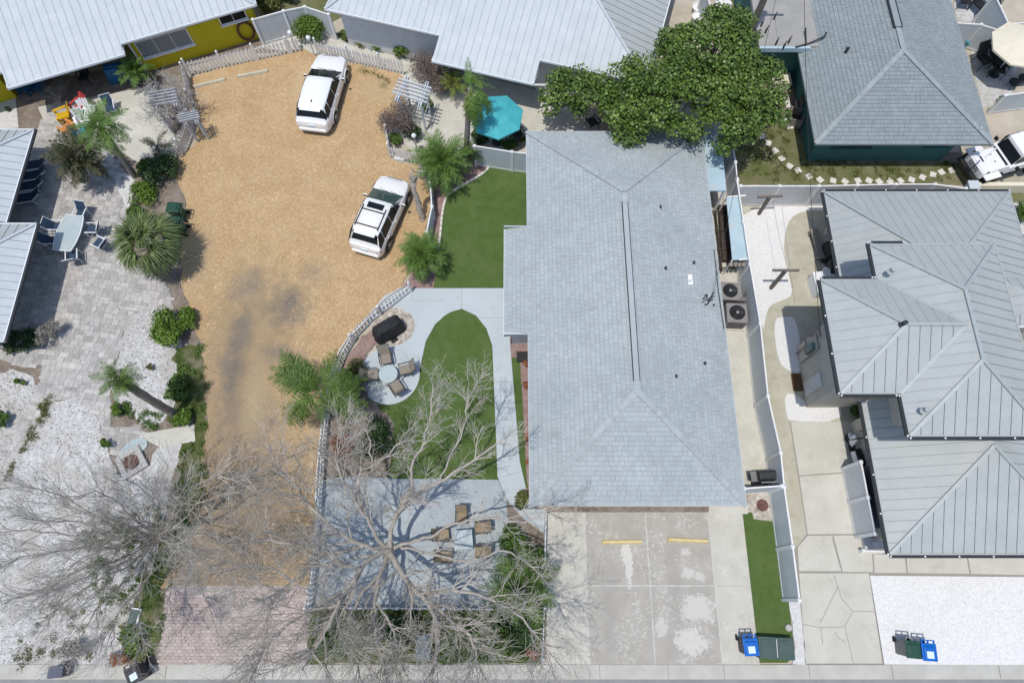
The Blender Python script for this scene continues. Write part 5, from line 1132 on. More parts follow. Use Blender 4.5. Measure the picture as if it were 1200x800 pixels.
for x, y, lb in ((1183, 103, 'left'), (1194, 98, 'right')):
    t = thing('stool', 'round dark stool in front of the cream parasol, %s of the two' % lb, 'stool', A(x, y), group='round dark stools'); MB().lathe([(0, .42), (.3, .42), (.31, .46), (.28, .5), (0, .5)], n=18).build('seat', 'cover_black', t)
    for k in range(3): MB().tube([(.15 * math.cos(k * 2.1), .15 * math.sin(k * 2.1), .42), (.25 * math.cos(k * 2.1), .25 * math.sin(k * 2.1), 0)], .02, 6).build('leg', 'black_plastic', t)
adirondack('small teal chair against the grey fence panel near the cream parasol', A(1131, 53), R(190), 'teal_plastic')
for x, y, lb in ((1126, 8, 'nearest the grey roof edge'), (1143, 14, 'middle one'), (1160, 8, 'nearest the screen panels')):
    sling_chair('dark patio chair on pale gravel in the upper right corner, ' + lb, A(x, y), random.uniform(0, 6), 'cover_black', 'black_plastic', 'dark chairs in the upper right corner', 1.2)
sling_chair('dark wood chair in the courtyard by the wall end, below the white house', A(693, 148), R(30), 'cover_black', 'black_plastic', 'courtyard chairs'); 
sling_chair('dark lounge chair beneath the edge of the teal parasol', A(607, 165), R(30), 'cover_black', 'wood_dark', 'courtyard chairs', 1.15)
t = thing('dining_table', 'dark square table in the shade of the teal parasol', 'table', A(588, 152)); MB().box((0, 0, .72), (1.2, 1.2, .05)).build('tabletop', 'wood_dark', t)
for sx in (-.5, .5):
    for sy in (-.5, .5): MB().box((sx, sy, .35), (.07, .07, .7)).build('leg', 'wood_dark', t)
t = thing('white_table', 'round white table beside the fence at the top, near the leafy tree', 'table', A(844, 17)); MB().lathe([(0, .7), (.5, .7), (.5, .73), (0, .74)], n=20).build('tabletop', 'white_plastic', t); MB().lathe([(.3, 0), (.05, .05), (.05, .7)], n=10).build('pedestal', 'white_plastic', t)
for x, y, r, lb, m in ((818, 15, .42, 'large white pot', 'white_paint'), (816, 26, .34, 'smaller white pot', 'white_paint')):
    b = MB().lathe([(r * .7, 0), (r, .4), (r * 1.05, .45), (r * .9, .45), (r * .85, .38), (0, .36)], n=16); single('plant_pot', b, m, lb + ' on the path left of the white fence at the top', 'pot', A(x, y), 'white pots')
b = MB().box((0, 0, .02), (.5, .5, .04)).box((.05, 0, .05), (.42, .42, .03)); single('paving_block', b, 'stone_white', 'square white paving block on the grass above the round white table', 'paving', A(847, 3))
# pergolas
def pergola(label, c4, h, nb, m, over=.35):
    "open arbour: four posts, two beams, cross slats; c4 = plan corners a,b,c,d (a-b one side, d-c the other)"
    a, b_, c_, d_ = [Vector((p[0], p[1], 0)) for p in c4]; t = thing('pergola', label, 'pergola', (a + c_) / 2)
    up = Vector((0, 0, h))
    for p in (a, b_, c_, d_): MB().box((p.x, p.y, h / 2), (.1, .1, h)).build('post', m, t, world=True)
    for p, q in ((a, b_), (d_, c_)):
        u = (q - p).normalized() * over
        for k in (-.06, .06):
            n_ = Vector((-u.y, u.x, 0)).normalized() * k; MB().bar(p - u + up + n_, q + u + up + n_, .04, .14).build('beam', m, t, world=True)
    for i in range(nb):
        f = (i + .2) / (nb - .6); p = a.lerp(b_, f); q = d_.lerp(c_, f); u = (q - p).normalized() * over
        MB().bar(p - u + up + Vector((0, 0, .12)), q + u + up + Vector((0, 0, .12)), .05, .13).build('slat', m, t, world=True)
    for p, q in ((a, b_), (d_, c_)):
        for zz in (.5, 1.0, 1.5): MB().bar(p + Vector((0, 0, zz)), q + Vector((0, 0, zz)), .03, .05).build('lattice_bar', m, t, world=True)
    return t
hP = 2.2
pergola('weathered white garden arbour with open slats between the purple brown shrubs', [A2(467, 113, hP), A2(475, 96, hP), A2(499, 103, hP), A2(493, 121, hP)], hP, 5, 'pergola_white')
pergola('small weathered arbour half buried in the leafless vine', [A2(182, 126, 2.1), A2(180, 110, 2.1), A2(203, 106, 2.1), A2(206, 122, 2.1)], 2.1, 5, 'pergola_gray', .2)
pergola('little grey gate arbour at the bend of the weathered picket fence', [A2(217, 144, 1.6), A2(214, 136, 1.6), A2(227, 133, 1.6), A2(230, 141, 1.6)], 1.6, 4, 'pergola_gray', .25)
# lamp posts with white globes
for x, y, lb in ((348, 60, 'beside the round green bush, left one'), (369, 66, 'beside the round green bush, right one'), (489, 178, 'at the end of the short picket fence')):
    t = thing('globe_lamp', 'white globe lamp on a short post ' + lb, 'lamp', A(x, y), group='globe lamps'); MB().tube([(0, 0, 0), (0, 0, 1.25)], .04, 8).build('post', 'picket_old', t); MB().lathe([(.02, 0), (.1, .04), (.14, .13), (.1, .22), (.0, .26)], (0, 0, 1.25), 12).build('globe', 'white_plastic', t, smooth=80)
# clothes posts and lines
T1, T2 = A(889, 251), A(903, 338)
for p, h, lb, rr in ((T1, 1.65, 'nearer the top fence', .05), (T2, 2.0, 'nearer the air conditioners', .0)):
    t = thing('clothes_post', 'brown T-shaped clothesline post on white gravel, ' + lb, 'clothesline post', p, rr, 'clothesline posts'); MB().box((0, 0, h / 2), (.14, .14, h)).build('post', 'wood_post', t); MB().box((0, 0, h + .03), (1.25, .1, .1)).build('crossarm', 'wood_post', t)
    for k in (-.55, 0, .55): MB().lathe([(.015, 0), (.02, .03), (.0, .05)], (k, 0, h + .08), 6).build('hook', 'silver', t)
b = MB(); a, c_ = T1 + Vector((.1, 0, 1.7)), T2 + Vector((.1, 0, 2.05)); b.tube([a.lerp(c_, i / 8) + Vector((0, 0, -.15 * math.sin(math.pi * i / 8))) for i in range(9)], .008, 4); single('clothesline', b, 'wood_gray', 'thin clothesline strung between the two brown T-shaped posts', 'clothesline', T1, world=True)
# utility pole and wires
UP = Vector((12.6, 28.0, 0)); t = thing('utility_pole', 'wooden utility pole rising beside the flat roof behind the leafy tree', 'utility pole', UP); MB().tube([(0, 0, 0), (0, 0, 9.2)], [.2, .15], 12).build('pole', 'wood_post', t); MB().box((0, 0, 8.4), (2.2, .12, .14)).build('crossarm', 'wood_post', t)
for k in (-1, -.35, .35, 1): MB().lathe([(.04, 0), (.06, .06), (.03, .14)], (k, 0, 8.47), 8).build('insulator', 'ac_gray', t)
def wire(label, a, b_, sag, r=.018):
    b = MB(); b.tube([a.lerp(b_, i / 14) + Vector((0, 0, -sag * 4 * (i / 14) * (1 - i / 14))) for i in range(15)], r, 4); return single('power_line', b, 'wire_black', label, 'power line', a, world=True, group='power lines')
tp = UP + Vector((0, 0, 8.5))
wire('black service wire crossing the leafy tree down to the mast on the shingled house', tp, m0 + Vector((.2, .3, .6)), .5, .012)
wire('black service wire crossing the white gravel down to the beige side wall', tp + Vector((.6, 0, 0)), Vector((13.5, 10.7, 3.1)), .4, .012)
# air conditioners
def ac(label, loc, rz, s=.95, h=.85, m='ac_gray'):
    t = thing('air_conditioner', label, 'air conditioner', loc, rz, 'outdoor air conditioners')
    MB().box((0, 0, .05), (s * 1.15, s * 1.15, .1)).build('pad', 'pale_concrete', t)
    bd_ = MB().box((0, 0, h / 2 + .1), (s, s, h)).build('cabinet', m, t, bevel=.05)
    for k in range(6): MB().box((0, -s / 2 - .004, .2 + k * h / 7), (s * .8, .012, .03)).build('louvre', 'black_plastic', t)
    MB().lathe([(0, 0), (s * .36, 0), (s * .38, .02), (s * .36, .03), (0, .012)], (0, 0, h + .1), 24).build('fan_well', 'black_plastic', t)
    for k in range(3):
        a = k * 2.094; MB().box((math.cos(a) * s * .18, math.sin(a) * s * .18, h + .135), (s * .3, .12, .008), rot=Matrix.Rotation(a, 3, 'Z') @ Matrix.Rotation(.3, 3, 'X')).build('fan_blade', 'bin_black', t)
    MB().lathe([(0, 0), (.07, 0), (.06, .04), (0, .05)], (0, 0, h + .14), 10).build('fan_hub', 'silver', t)
    gr = MB()
    for rr in (.12, .2, .28, .36): gr.tube([(rr * s * math.cos(q), rr * s * math.sin(q), h + .17) for q in np.linspace(0, 6.283, 19)], .005, 3, cap=False)
    gr.build('grille', 'black_plastic', t); return t
ac('grey air conditioner by the shingled house, upper of the pair', A(849, 350), R(-3)); ac('grey air conditioner by the shingled house, lower of the pair', A(857, 375), R(-3), 1.0)
ac('dark air conditioner in the shade of the metal roofed house', A(975, 322), R(-10), .9, .8, 'bin_black')
p = A(891, 561); t = thing('barbecue', 'black barbecue with side shelf behind the short white fence by the shingled house', 'barbecue', p, R(3))
MB().box((0, 0, .45), (.95, .5, .9)).build('cart', 'bin_black', t, bevel=.03); MB().box((0, .0, 1.0), (.9, .5, .26), top=(.92, .6)).build('hood', 'bin_black', t, bevel=.06)
for sx in (-.6, .6): MB().box((sx, 0, .88), (.26, .45, .04)).build('shelf', 'bin_gray', t)
MB().bar((-.35, -.3, 1.0), (.35, -.3, 1.0), .03, .03).build('handle', 'silver', t)
# raised bed with dark soil and bars, canopy
p = A(852, 280); t = thing('raised_bed', 'dark soil raised bed with cross bars between the shingled house and the long fence', 'raised bed', p)
q = px([(840, 244), (852, 244), (861, 308), (845, 308)]); MB().prism([tuple(v) for v in q], 0, .35).build('soil', 'wood_dark', t, world=True)
for (a, c) in (((838, 244), (846, 318)), ((846, 242), (861, 312))): MB().bar(A(*a, .4), A(*c, .4), .06, .1).build('rail', 'wood_dark', t, world=True)
for k in range(4): y = 248 + k * 22; MB().bar(A(832 + k * 2.2, y, .45), A(853 + k * 2.8, y, .45), .06, .06).build('crossbar', 'wood_dark', t, world=True)
q = px([(851, 232), (866, 230), (876, 304), (858, 305)], 1.6); t = thing('canopy', 'narrow pale blue canopy with a tan stain leaning against the long fence', 'canopy', A(863, 280))
MB().prism([tuple(v) for v in q], 1.57, 1.62).build('sheet', 'awning_blue', t, world=True)
for v in q: MB().box((v.x, v.y, .78), (.06, .06, 1.56)).build('post', 'white_paint', t, world=True)
for a, c in ((q[0], q[1]), (q[2], q[3])): MB().bar((a.x, a.y, 1.66), (c.x + .3, c.y, 1.66), .08, .06).build('crossbar', 'white_paint', t, world=True)
b = MB()
for i in range(4): b.bar(A(856 + i * 5, 312, 1.2), A(858 + i * 5, 306, 1.25), .16, .03)
single('driftwood_boards', b, 'wood_gray', 'row of grey boards at the lower end of the pale blue canopy', 'boards', A(866, 310), world=True)
MBx = MB(); p = A(866, 352); MBx.tube([A(870, 352, .3), A(876, 342, 1.0)], .06, 8); MBx.box(A(868, 353, .3), (.3, .2, .6)); single('pool_pump', MBx, 'bin_gray', 'grey pipe and pump standing between the air conditioners and the fence', 'pump', p, world=True)
# fire pit
p = A(156, 542); t = thing('fire_pit', 'square stone fire pit with a brown round bowl near the bare tree', 'fire pit', p, R(35))
for k in range(4):
    a = k * math.pi / 2
    for j in range(4):
        d_ = Vector((-.46 + j * .23, .46, .1)); m_ = Matrix.Rotation(a, 3, 'Z'); MB().box((0, 0, 0), (.222, .222, .2)).build('stone', 'paver', t).location = m_ @ d_; 
for o in kids(t): 
    if o.name.startswith('stone'): o.rotation_euler.z = math.atan2(o.location.y, o.location.x) // (math.pi / 2) * 0
MB().box((0, 0, .06), (.75, .75, .12)).build('bed', 'paver_joint', t); MB().lathe([(0, .16), (.26, .17), (.28, .23), (.33, .23), (.33, .12)], n=20).build('bowl', 'fire_brown', t)
b = MB().prism([tuple(v - A2(160, 522)) for v in smooth_poly(px([(140, 530), (152, 517), (168, 511), (174, 517), (172, 526), (160, 531), (146, 537)]), 2)], 0, .06); single('slate_slab', b, 'slate_blue', 'pale blue slab lying above the square fire pit', 'slab', A(160, 522))
b = MB().box((0, 0, .15), (.6, .9, .3)).box((0, 0, .31), (.5, .75, .03)); single('utility_box', b, 'slate_blue', 'pale blue square box on the grass strip under the bare tree', 'utility box', A(497, 757), bevel=.02)
t = thing('water_meter', 'green framed meter cover in the weeds at the lower left', 'meter cover', A(157, 727), R(-8)); MB().box((0, 0, .06), (.45, 1.0, .12)).build('frame', 'white_paint', t); MB().box((-.02, 0, .1), (.36, .88, .1)).build('lid', 'moss_green', t)
b = MB().lathe([(0, .0), (.26, .0), (.26, .04), (.19, .05), (.17, .04), (.08, .05), (0, .04)], n=24); single('drain_cover', b, 'fire_brown', 'round rusty cover set in the pebbles beside the turf strip', 'drain cover', A(893, 592) + Vector((0, 0, .03)))
b = MB().box((0, 0, .0), (.5, .85, .03)); single('doormat', b, 'brown_mat', 'brown mat lying beside the beige side wall', 'mat', A(934, 448) + Vector((0, 0, .03)))
b = MB().lathe([(.12, 0), (.15, .12), (.13, .15), (0, .16)], n=9); single('stump', b, 'paver', 'small grey stone on the turf edge near the white gravel strip', 'stone', A(923, 735))
b = MB().box((0, 0, .3), (.5, .4, .6)).box((0, 0, .63), (.56, .46, .06)); single('planter_box', b, 'cream_fabric', 'pale yellow cloth-topped box on the lawn beside the teal house corner', 'box', A(911, 98), R(0), bevel=.02) if 0 else single('storage_box', MB().box((0, 0, .25), (1.0, .7, .5)).box((0, 0, .53), (1.06, .76, .06)), 'cream_fabric', 'pale yellow box on the lawn beside the teal wall', 'box', A(912, 100), bevel=.02)
t = thing('wooden_crate', 'brown wooden crate standing beside the shaded teal wall', 'crate', A(930, 142), R(-15))
for sx in (-.35, .35): MB().box((sx, 0, .3), (.05, .9, .6)).build('side_panel', 'wood_gray', t)
for sy in (-.42, .42): MB().box((0, sy, .3), (.65, .05, .6)).build('side_panel', 'wood_gray', t)
MB().box((0, 0, .05), (.65, .8, .05)).build('floor_panel', 'wood_dark', t)
for x, y, lb in ((922, 121, 'upper'), (924, 146, 'lower')): single('paving_block', MB().box((0, 0, .04), (.35, .7, .08)), 'stone_white', 'white slab on the soil beside the wooden crate, %s one' % lb, 'paving', A(x, y), rz=R(8))
ac('dark air conditioner against the shaded teal wall', A(942, 128), R(-3), .8, .75, 'bin_black')
# clutter in the side yard of the grey-roofed house
t = thing('leaning_ladder', 'grey ladder leaning in the shade of the metal roofed house', 'ladder', A(968, 280), R(-20))
for sx in (-.2, .2): MB().bar((sx, -.9, .05), (sx, .9, 1.3), .05, .07).build('rail', 'silver', t)
for k in range(7): MB().bar((-.2, -.7 + k * .24, .19 + k * .166), (.2, -.7 + k * .24, .19 + k * .166), .03, .03).build('rung', 'silver', t)
t = thing('wood_bench', 'weathered bench along the shaded path beside the metal roofed house', 'bench', A(955, 290), R(-83)); MB().box((0, 0, .42), (1.7, .4, .05)).build('seat', 'wood_gray', t)
for sx in (-.7, .7): MB().box((sx, 0, .2), (.08, .36, .4)).build('leg', 'wood_gray', t)
t = thing('covered_barbecue', 'dark barbecue in the shade behind the weathered bench', 'barbecue', A(966, 300), R(-80)); MB().box((0, 0, .5), (.9, .55, 1.), top=(.8, .7)).build('cover', 'cover_black', t, bevel=.06); MB().box((0, 0, 1.02), (.5, .3, .1)).build('lid_bulge', 'cover_black', t, bevel=.04)
single('storage_box', MB().box((0, 0, .35), (.55, 1.1, .7)).box((0, 0, .73), (.6, 1.16, .06)), 'white_plastic', 'white storage box by the corner of the beige wall, beside the shaded air conditioner', 'box', A(955, 338), rz=R(5), bevel=.03)
t = thing('utility_sink', 'white sink stand beside the shaded air conditioner', 'stand', A(966, 330), R(-30)); MB().box((0, 0, .8), (.9, .5, .12)).build('basin', 'white_plastic', t, bevel=.04)
for sx in (-.38, .38):
    for sy in (-.18, .18): MB().box((sx, sy, .38), (.05, .05, .76)).build('leg', 'white_plastic', t)
def scooter(label, loc, rz, m):
    t = thing('scooter', label, 'scooter', loc, rz, 'parked scooters')
    for y in (-.6, .6): w_ = MB().lathe([(.03, -.05), (.2, -.05), (.23, 0), (.2, .05), (.03, .05)], (0, y, .23), 16, 'x').build('wheel', 'rubber', t)
    MB().box((0, -.4, .5), (.34, .8, .4), top=(.7, .85)).build('body', m, t, bevel=.07); MB().box((0, -.35, .76), (.3, .75, .1)).build('seat', 'black_plastic', t, bevel=.04); MB().box((0, .05, .3), (.3, .5, .06)).build('footboard', 'black_plastic', t)
    MB().bar((0, .35, .3), (0, .5, .95), .34, .1, up=(1, 0, 0)).build('leg_shield', m, t, bevel=.03); MB().bar((-.34, .42, 1.0), (.34, .42, 1.0), .04, .04).build('handlebar', 'black_plastic', t); MB().box((0, .6, .5), (.16, .4, .08)).build('front_mudguard', m, t, bevel=.03); return t
scooter('white scooter parked outside the bin enclosure, nearer the alley', A(996, 530), R(8), 'white_plastic'); scooter('grey white scooter parked beside the first scooter, nearer the house', A(1008, 520), R(10), 'vinyl')
t = thing('dark_cabinet', 'tall dark blue cabinet inside the bin enclosure', 'cabinet', A(1020, 585), R(3)); MB().box((0, 0, .8), (1.0, 2.6, 1.6)).build('body', 'bin_navy', t, bevel=.03); MB().box((0, 0, 1.62), (1.05, 2.7, .05)).build('lid', 'bin_navy', t)
p = A(1022, 638); b = MB().box((0, 0, .12), (.9, .6, .24)); b.lathe([(0, .24), (.16, .24), (.14, .3), (0, .31)], n=14); single('garden_tap_box', b, 'vinyl_gray', 'small grey box with a dark round cap at the end of the bin enclosure', 'box', p)
# ================================================ VEHICLES
def grid_mesh(rows):
    b = MB(); n = len(rows[0])
    for r in rows: b.v += [tuple(p) for p in r]
    for i in range(len(rows) - 1):
        for j in range(n - 1): b.f.append((i * n + j, i * n + j + 1, (i + 1) * n + j + 1, (i + 1) * n + j))
    b.f.append(tuple(range(n))); b.f.append(tuple((len(rows) - 1) * n + j for j in range(n))[::-1])
    return b
def plate(par, name, pts, m, th=.012, sub=None):
    "thin solid plate from a 3D polygon, raised along its normal"
    p = [Vector(q) for q in pts]; n = (p[1] - p[0]).cross(p[2] - p[0]).normalized()
    k = len(p); b = MB().add([q - n * .02 for q in p] + [q + n * th for q in p], [tuple(range(k))[::-1], tuple(range(k, 2 * k))] + [(i, (i + 1) % k, k + (i + 1) % k, k + i) for i in range(k)])
    return b.build(name, m, par)
def wheel(par, x, y, r=.36, wd=.23, spokes=5, rim='silver'):
    s = 1 if x > 0 else -1; o = MB().lathe([(r * .6, -wd / 2), (r * .94, -wd / 2), (r, -wd * .3), (r, wd * .3), (r * .94, wd / 2), (r * .6, wd / 2)], (x, y, r), 24, 'x').build('wheel', 'rubber', par, smooth=40)
    t = MB().lathe([(0, -.02), (r * .62, -.02), (r * .64, .03), (r * .55, .0), (.06, .02), (0, .03)], (x + s * wd * .45, y, r), 20, 'x').build('rim', rim, o)
def suv(label, loc, rz, m, L=4.75, W=1.88, Hh=1.68, glass='dark_glass', wind='dark_glass', sunroof=False, rack=False, antenna=False, fr=.36):
    t = thing('parked_car', label, 'car', loc, rz, 'parked cars'); hl = L / 2; hw = W / 2
    rows = []
    # y, half width, belt z, crown
    for y, f, zb, cr, zl in ((-hl, .74, .80, .02, .42), (-hl + .06, .88, .98, .02, .3), (-hl + .22, .96, 1.04, .02, .26), (-hl + .6, 1., 1.05, .02, .24), (-.9, 1., 1.04, .02, .24), (.2, 1., 1.02, .02, .24), (.75, 1., 1.0, .04, .24), (1.1, .99, .985, .05, .24), (1.6, .965, .95, .07, .25), (hl - .3, .91, .87, .06, .28), (hl - .1, .82, .78, .05, .32), (hl, .66, .66, .03, .4)):
        w_ = hw * f; zm = (zl + zb) / 2
        half = [(w_ * .86, zl), (w_ * .97, zl + .12), (w_, zm), (w_ * .985, zb - .12), (w_ * .93, zb - .02), (w_ * .8, zb + cr * .4), (w_ * .4, zb + cr * .9), (0, zb + cr)]
        rows.append([(a, y, z) for a, z in half] + [(-a, y, z) for a, z in half[-2::-1]])
    body = grid_mesh(rows).build('body', m, t, smooth=38)
    # cabin: base ring -> roof ring
    y0, y1, y2, y3 = 1.22, .08, -hl + .62, -hl + .16; zb, zr = .98, Hh; wb, wr = hw * .93, hw * .74
    cab = MB(); st = [(y0, wb * .93, zb - .05), (y1 + .06, wr * .97, zr - .06), (y1 - .25, wr, zr - .01), (-.8, wr * 1.01, zr), (y2 + .1, wr * .98, zr - .02), (y2 - .05, wr * .95, zr - .06), (y3, wb * .9, zb + .02)]
    rows = []
    for i, (y, w_, z) in enumerate(st):
        yb = y if i in (0, 6) else y0 + (y3 - y0) * ((y0 - y) / (y0 - y3))
        bz = zb - .04
        if i in (0, 6): half = [(wb, bz), (wb * .985, z), (w_, z + .01), (w_ * .5, z + .03), (0, z + .04)]
        else: half = [(wb, bz), (wb * .96, bz + .08), (w_ * 1.02, z - .05), (w_ * .88, z + .015), (0, z + .035)]
        rows.append([(a, (yb if k < 2 else y), zz) for k, (a, zz) in enumerate(half)] + [(-a, (yb if (len(half) - 2 - k) < 2 else y), zz) for k, (a, zz) in enumerate(half[-2::-1])])
    grid_mesh(rows).build('cabin', m, t, smooth=40)
    def patch(name, i, c0, c1, u0, u1, gm, lift, inset=.06):
        "glass that follows the cabin between station i and i+1"
        ra, rb = [Vector(p) for p in rows[i]], [Vector(p) for p in rows[i + 1]]; out = []
        for u in (u0, (u0 + u1) / 2, u1):
            r = [ra[k].lerp(rb[k], u) for k in range(len(ra))]; row = []
            for q in np.linspace(c0, c1, 9):
                k = min(len(r) - 2, int(q)); row.append(r[k].lerp(r[k + 1], q - k) + Vector(lift))
            out.append(row)
        mb = MB()
        for r in out: mb.v += [tuple(p) for p in r]
        for a in range(2):
            for b in range(8): mb.f.append((a * 9 + b, a * 9 + b + 1, (a + 1) * 9 + b + 1, (a + 1) * 9 + b))
        o = mb.build(name, gm, t); s_ = o.modifiers.new('s', 'SOLIDIFY'); s_.thickness = .012; s_.offset = 0; return o
    e = .012
    # glass
    patch('windscreen', 0, 1.35, 6.65, .04, .9, wind, (0, .01, .016))
    patch('rear_window', 5, 1.35 if not rack else .95, 6.65 if not rack else 7.05, .06, .72, glass, (0, -.012, .014))
    ws = None and plate(t, 'windscreen', [(-wb * .86, y0 - .06, zb + .03), (wb * .86, y0 - .06, zb + .03), (wb * .5, y0 + .02, zb + .02), (wr * .86, y1 + .06, zr - .045)][:2] + [(wr * .86, y1 + .03, zr - .035), (-wr * .86, y1 + .03, zr - .035)], wind, .035)
    None and plate(t, 'rear_window', [(wb * .84, y3 + .03, zb + .1), (-wb * .84, y3 + .03, zb + .1), (-wr * .88, y2 - .05, zr - .09), (wr * .88, y2 - .05, zr - .09)], glass, .04)
    for s in (1, -1):
        def side(ya, yb, tya, tyb, nm):
            q = [(s * wb * .965, ya, zb + .06), (s * wb * .965, yb, zb + .06), (s * wr * 1.04, tyb, zr - .1), (s * wr * 1.04, tya, zr - .1)]
            plate(t, nm, q if s > 0 else q[::-1], glass, .03)
        side(-.42, .62, -.42, .02, 'side_window'); side(-1.38, -.5, -1.3, -.5, 'side_window'); side(-2.0, -1.48, -1.72, -1.42, 'side_window')
        for y in (.12, -.85): MB().box((s * (hw + .005), y - .35, .86), (.03, .16, .03)).build('door_handle', m, t)
        mi = MB().box((s * (hw + .1), .68, 1.02), (.2, .1, .13), top=(.9, .8)).build('mirror', m, t, bevel=.03)
        MB().box((s * (hw + .1), .62, 1.02), (.16, .012, .1)).build('mirror_glass', 'dark_glass', mi)
        plate(t, 'headlight', [(s * .42, hl - .1, .86), (s * .74, hl - .25, .88), (s * .78, hl - .1, .7), (s * .45, hl + .0, .68)][::s], 'clear_lamp', .03)
        plate(t, 'taillight', [(s * .62, -hl - .0, .72), (s * .86, -hl + .12, .74), (s * .84, -hl + .2, .98), (s * .64, -hl + .07, .98)][::-s], 'red_lamp', .03)
        wheel(t, s * (hw - .1), 1.42, fr); wheel(t, s * (hw - .1), -1.36, fr)
        for y in (1.42, -1.36):
            a = MB(); a.tube([(s * (hw - .0), y + .43 * math.cos(q), .36 + .43 * math.sin(q)) for q in np.linspace(0, math.pi, 9)], .035, 5); a.build('wheel_arch', 'black_plastic' if rack else m, t)
        MB().box((s * (hw - .03), .05, .3), (.06, 2.1, .1)).build('sill', 'black_plastic', t)
    MB().box((0, -hl - .0, .5), (W * .78, .16, .2)).build('rear_bumper', m, t, bevel=.05); MB().box((0, hl - .06, .46), (W * .7, .14, .2)).build('front_bumper', 'black_plastic', t, bevel=.05)
    MB().box((0, hl - .02, .66), (.8, .06, .14)).build('grille', 'chrome', t); MB().box((0, -hl + .0, .8), (.34, .05, .16)).build('number_plate', 'sticker', t)
    MB().bar((-wr * .8, y2 - .14, zr - .06), (wr * .8, y2 - .14, zr - .06), .22, .03).build('spoiler', m, t, bevel=.012)
    w_ = MB(); w_.bar((-.5, y0 + .02, zb + .05), (.05, y0 - .08, zb + .09), .014, .02); w_.bar((.1, y0 + .02, zb + .05), (.6, y0 - .1, zb + .09), .014, .02); w_.build('wipers', 'black_plastic', t)
    if sunroof: plate(t, 'sunroof', [(-.42, -.34, zr + .03), (.42, -.34, zr + .03), (.42, -.02, zr + .03), (-.42, -.02, zr + .03)], 'dark_glass', .012)
    if rack:
        for s in (1, -1): MB().bar((s * wr * .86, -.25, zr + .06), (s * wr * .86, y2 + .12, zr + .05), .04, .05).build('roof_rail', 'black_plastic', t)
        for y in (-.5, -1.35): MB().bar((-wr * .86, y, zr + .08), (wr * .86, y, zr + .08), .05, .03).build('crossbar', 'black_plastic', t)
    if antenna: MB().box((.0, y2 + .32, zr + .07), (.05, .16, .08), top=(.5, .4)).build('antenna', 'black_plastic', t)
    return t
def car_pose(f, r, zf=.7, zr_=.9):
    a, b_ = A(*f, zf), A(*r, zr_); d = a - b_; c = (a + b_) / 2; return Vector((c.x, c.y, .02)), math.atan2(d.y, d.x) - math.pi / 2, Vector((d.x, d.y)).length
c, r_, L_ = car_pose((385, 66), (370, 147)); r_ = R(-8); suv('white estate car with plain white roof and roof fin, parked by the upper picket fence', c, r_, 'car_white', L_, 1.92, 1.62, antenna=True)
c, r_, L_ = car_pose((460, 209), (431, 293)); r_ = R(-17.5); suv('white off-roader with sunroof and black roof rack, parked by the dead tree', c, r_, 'car_pearl', L_, 1.86, 1.72, wind='green_glass', sunroof=True, rack=True)
def jeep(label, loc, rz):
    t = thing('parked_car', label, 'car', loc, rz, 'parked cars'); m = 'car_white'
    MB().box((0, 1.15, .82), (1.42, 1.5, .42), top=(.93, 1)).box((0, 1.15, 1.06), (1.3, 1.46, .06), top=(.85, .95)).build('hood', m, t, bevel=.05)
    MB().box((0, -.85, .8), (1.62, 2.6, .6)).build('body', m, t, bevel=.06)
    MB().box((0, -.95, 1.45), (1.48, 2.2, .75), top=(.9, .95)).build('hard_top', m, t, bevel=.07)
    plate(t, 'windscreen', [(-.68, .32, 1.14), (.68, .32, 1.14), (.6, .06, 1.68), (-.6, .06, 1.68)], 'dark_glass', .04)
    MB().bar((-.72, .34, 1.12), (-.64, .08, 1.7), .08, .06).bar((.72, .34, 1.12), (.64, .08, 1.7), .08, .06).build('windscreen_frame', m, t)
    for s in (1, -1):
        MB().box((s * .86, 1.35, .86), (.36, .95, .07), top=(.9, .9)).build('fender', m, t, bevel=.025); MB().box((s * .86, -1.3, .86), (.34, .95, .07)).build('fender', m, t, bevel=.025)
        wheel(t, s * .8, 1.3, .4, .28, rim='black_plastic'); wheel(t, s * .8, -1.3, .4, .28, rim='black_plastic')
        MB().box((s * .72, -.25, 1.45), (.05, .85, .42)).build('side_window', 'dark_glass', t); MB().box((s * .72, -1.3, 1.45), (.05, .9, .42)).build('side_window', 'dark_glass', t)
        MB().box((s * .98, .2, 1.15), (.22, .1, .2)).build('mirror', 'black_plastic', t, bevel=.03); MB().lathe([(0, 0), (.11, 0), (.12, .03), (0, .05)], (0, 0, 0), 14).build('headlight', 'clear_lamp', t).rotation_euler = (R(-90), 0, 0)
        kids(t)[-1].location = (s * .48, 1.92, .86)
        MB().box((s * .25, .5, 1.1), (.36, .07, .03)).build('wiper', 'black_plastic', t); MB().box((s * .22, 1.0, 1.1), (.08, .05, .03)).build('hood_vent', 'black_plastic', t); MB().box((s * .68, 1.6, 1.02), (.06, .1, .05)).build('hood_latch', 'black_plastic', t)
        MB().box((s * .8, 0, .45), (.14, 1.5, .08)).build('side_step', 'black_plastic', t)
    MB().box((0, 1.9, .8), (1.3, .08, .46)).build('grille_panel', m, t, bevel=.02)
    for k in range(7): MB().box(((k - 3) * .1, 1.945, .84), (.045, .02, .3)).build('grille_slot', 'black_plastic', t)
    MB().box((0, 2.08, .55), (1.6, .24, .2)).build('front_bumper', 'black_plastic', t, bevel=.04); MB().box((0, .52, 1.085), (1.2, .14, .03)).build('cowl', 'black_plastic', t)
    return t
a, b_ = A(1138, 197, .9), A(1186, 180, 1.2); d = a - b_; jeep('boxy white off-road car with slotted grille at the right edge beside the teal house', Vector((a.x, a.y, 0)) - d.normalized() * 1.95, math.atan2(d.y, d.x) - math.pi / 2)
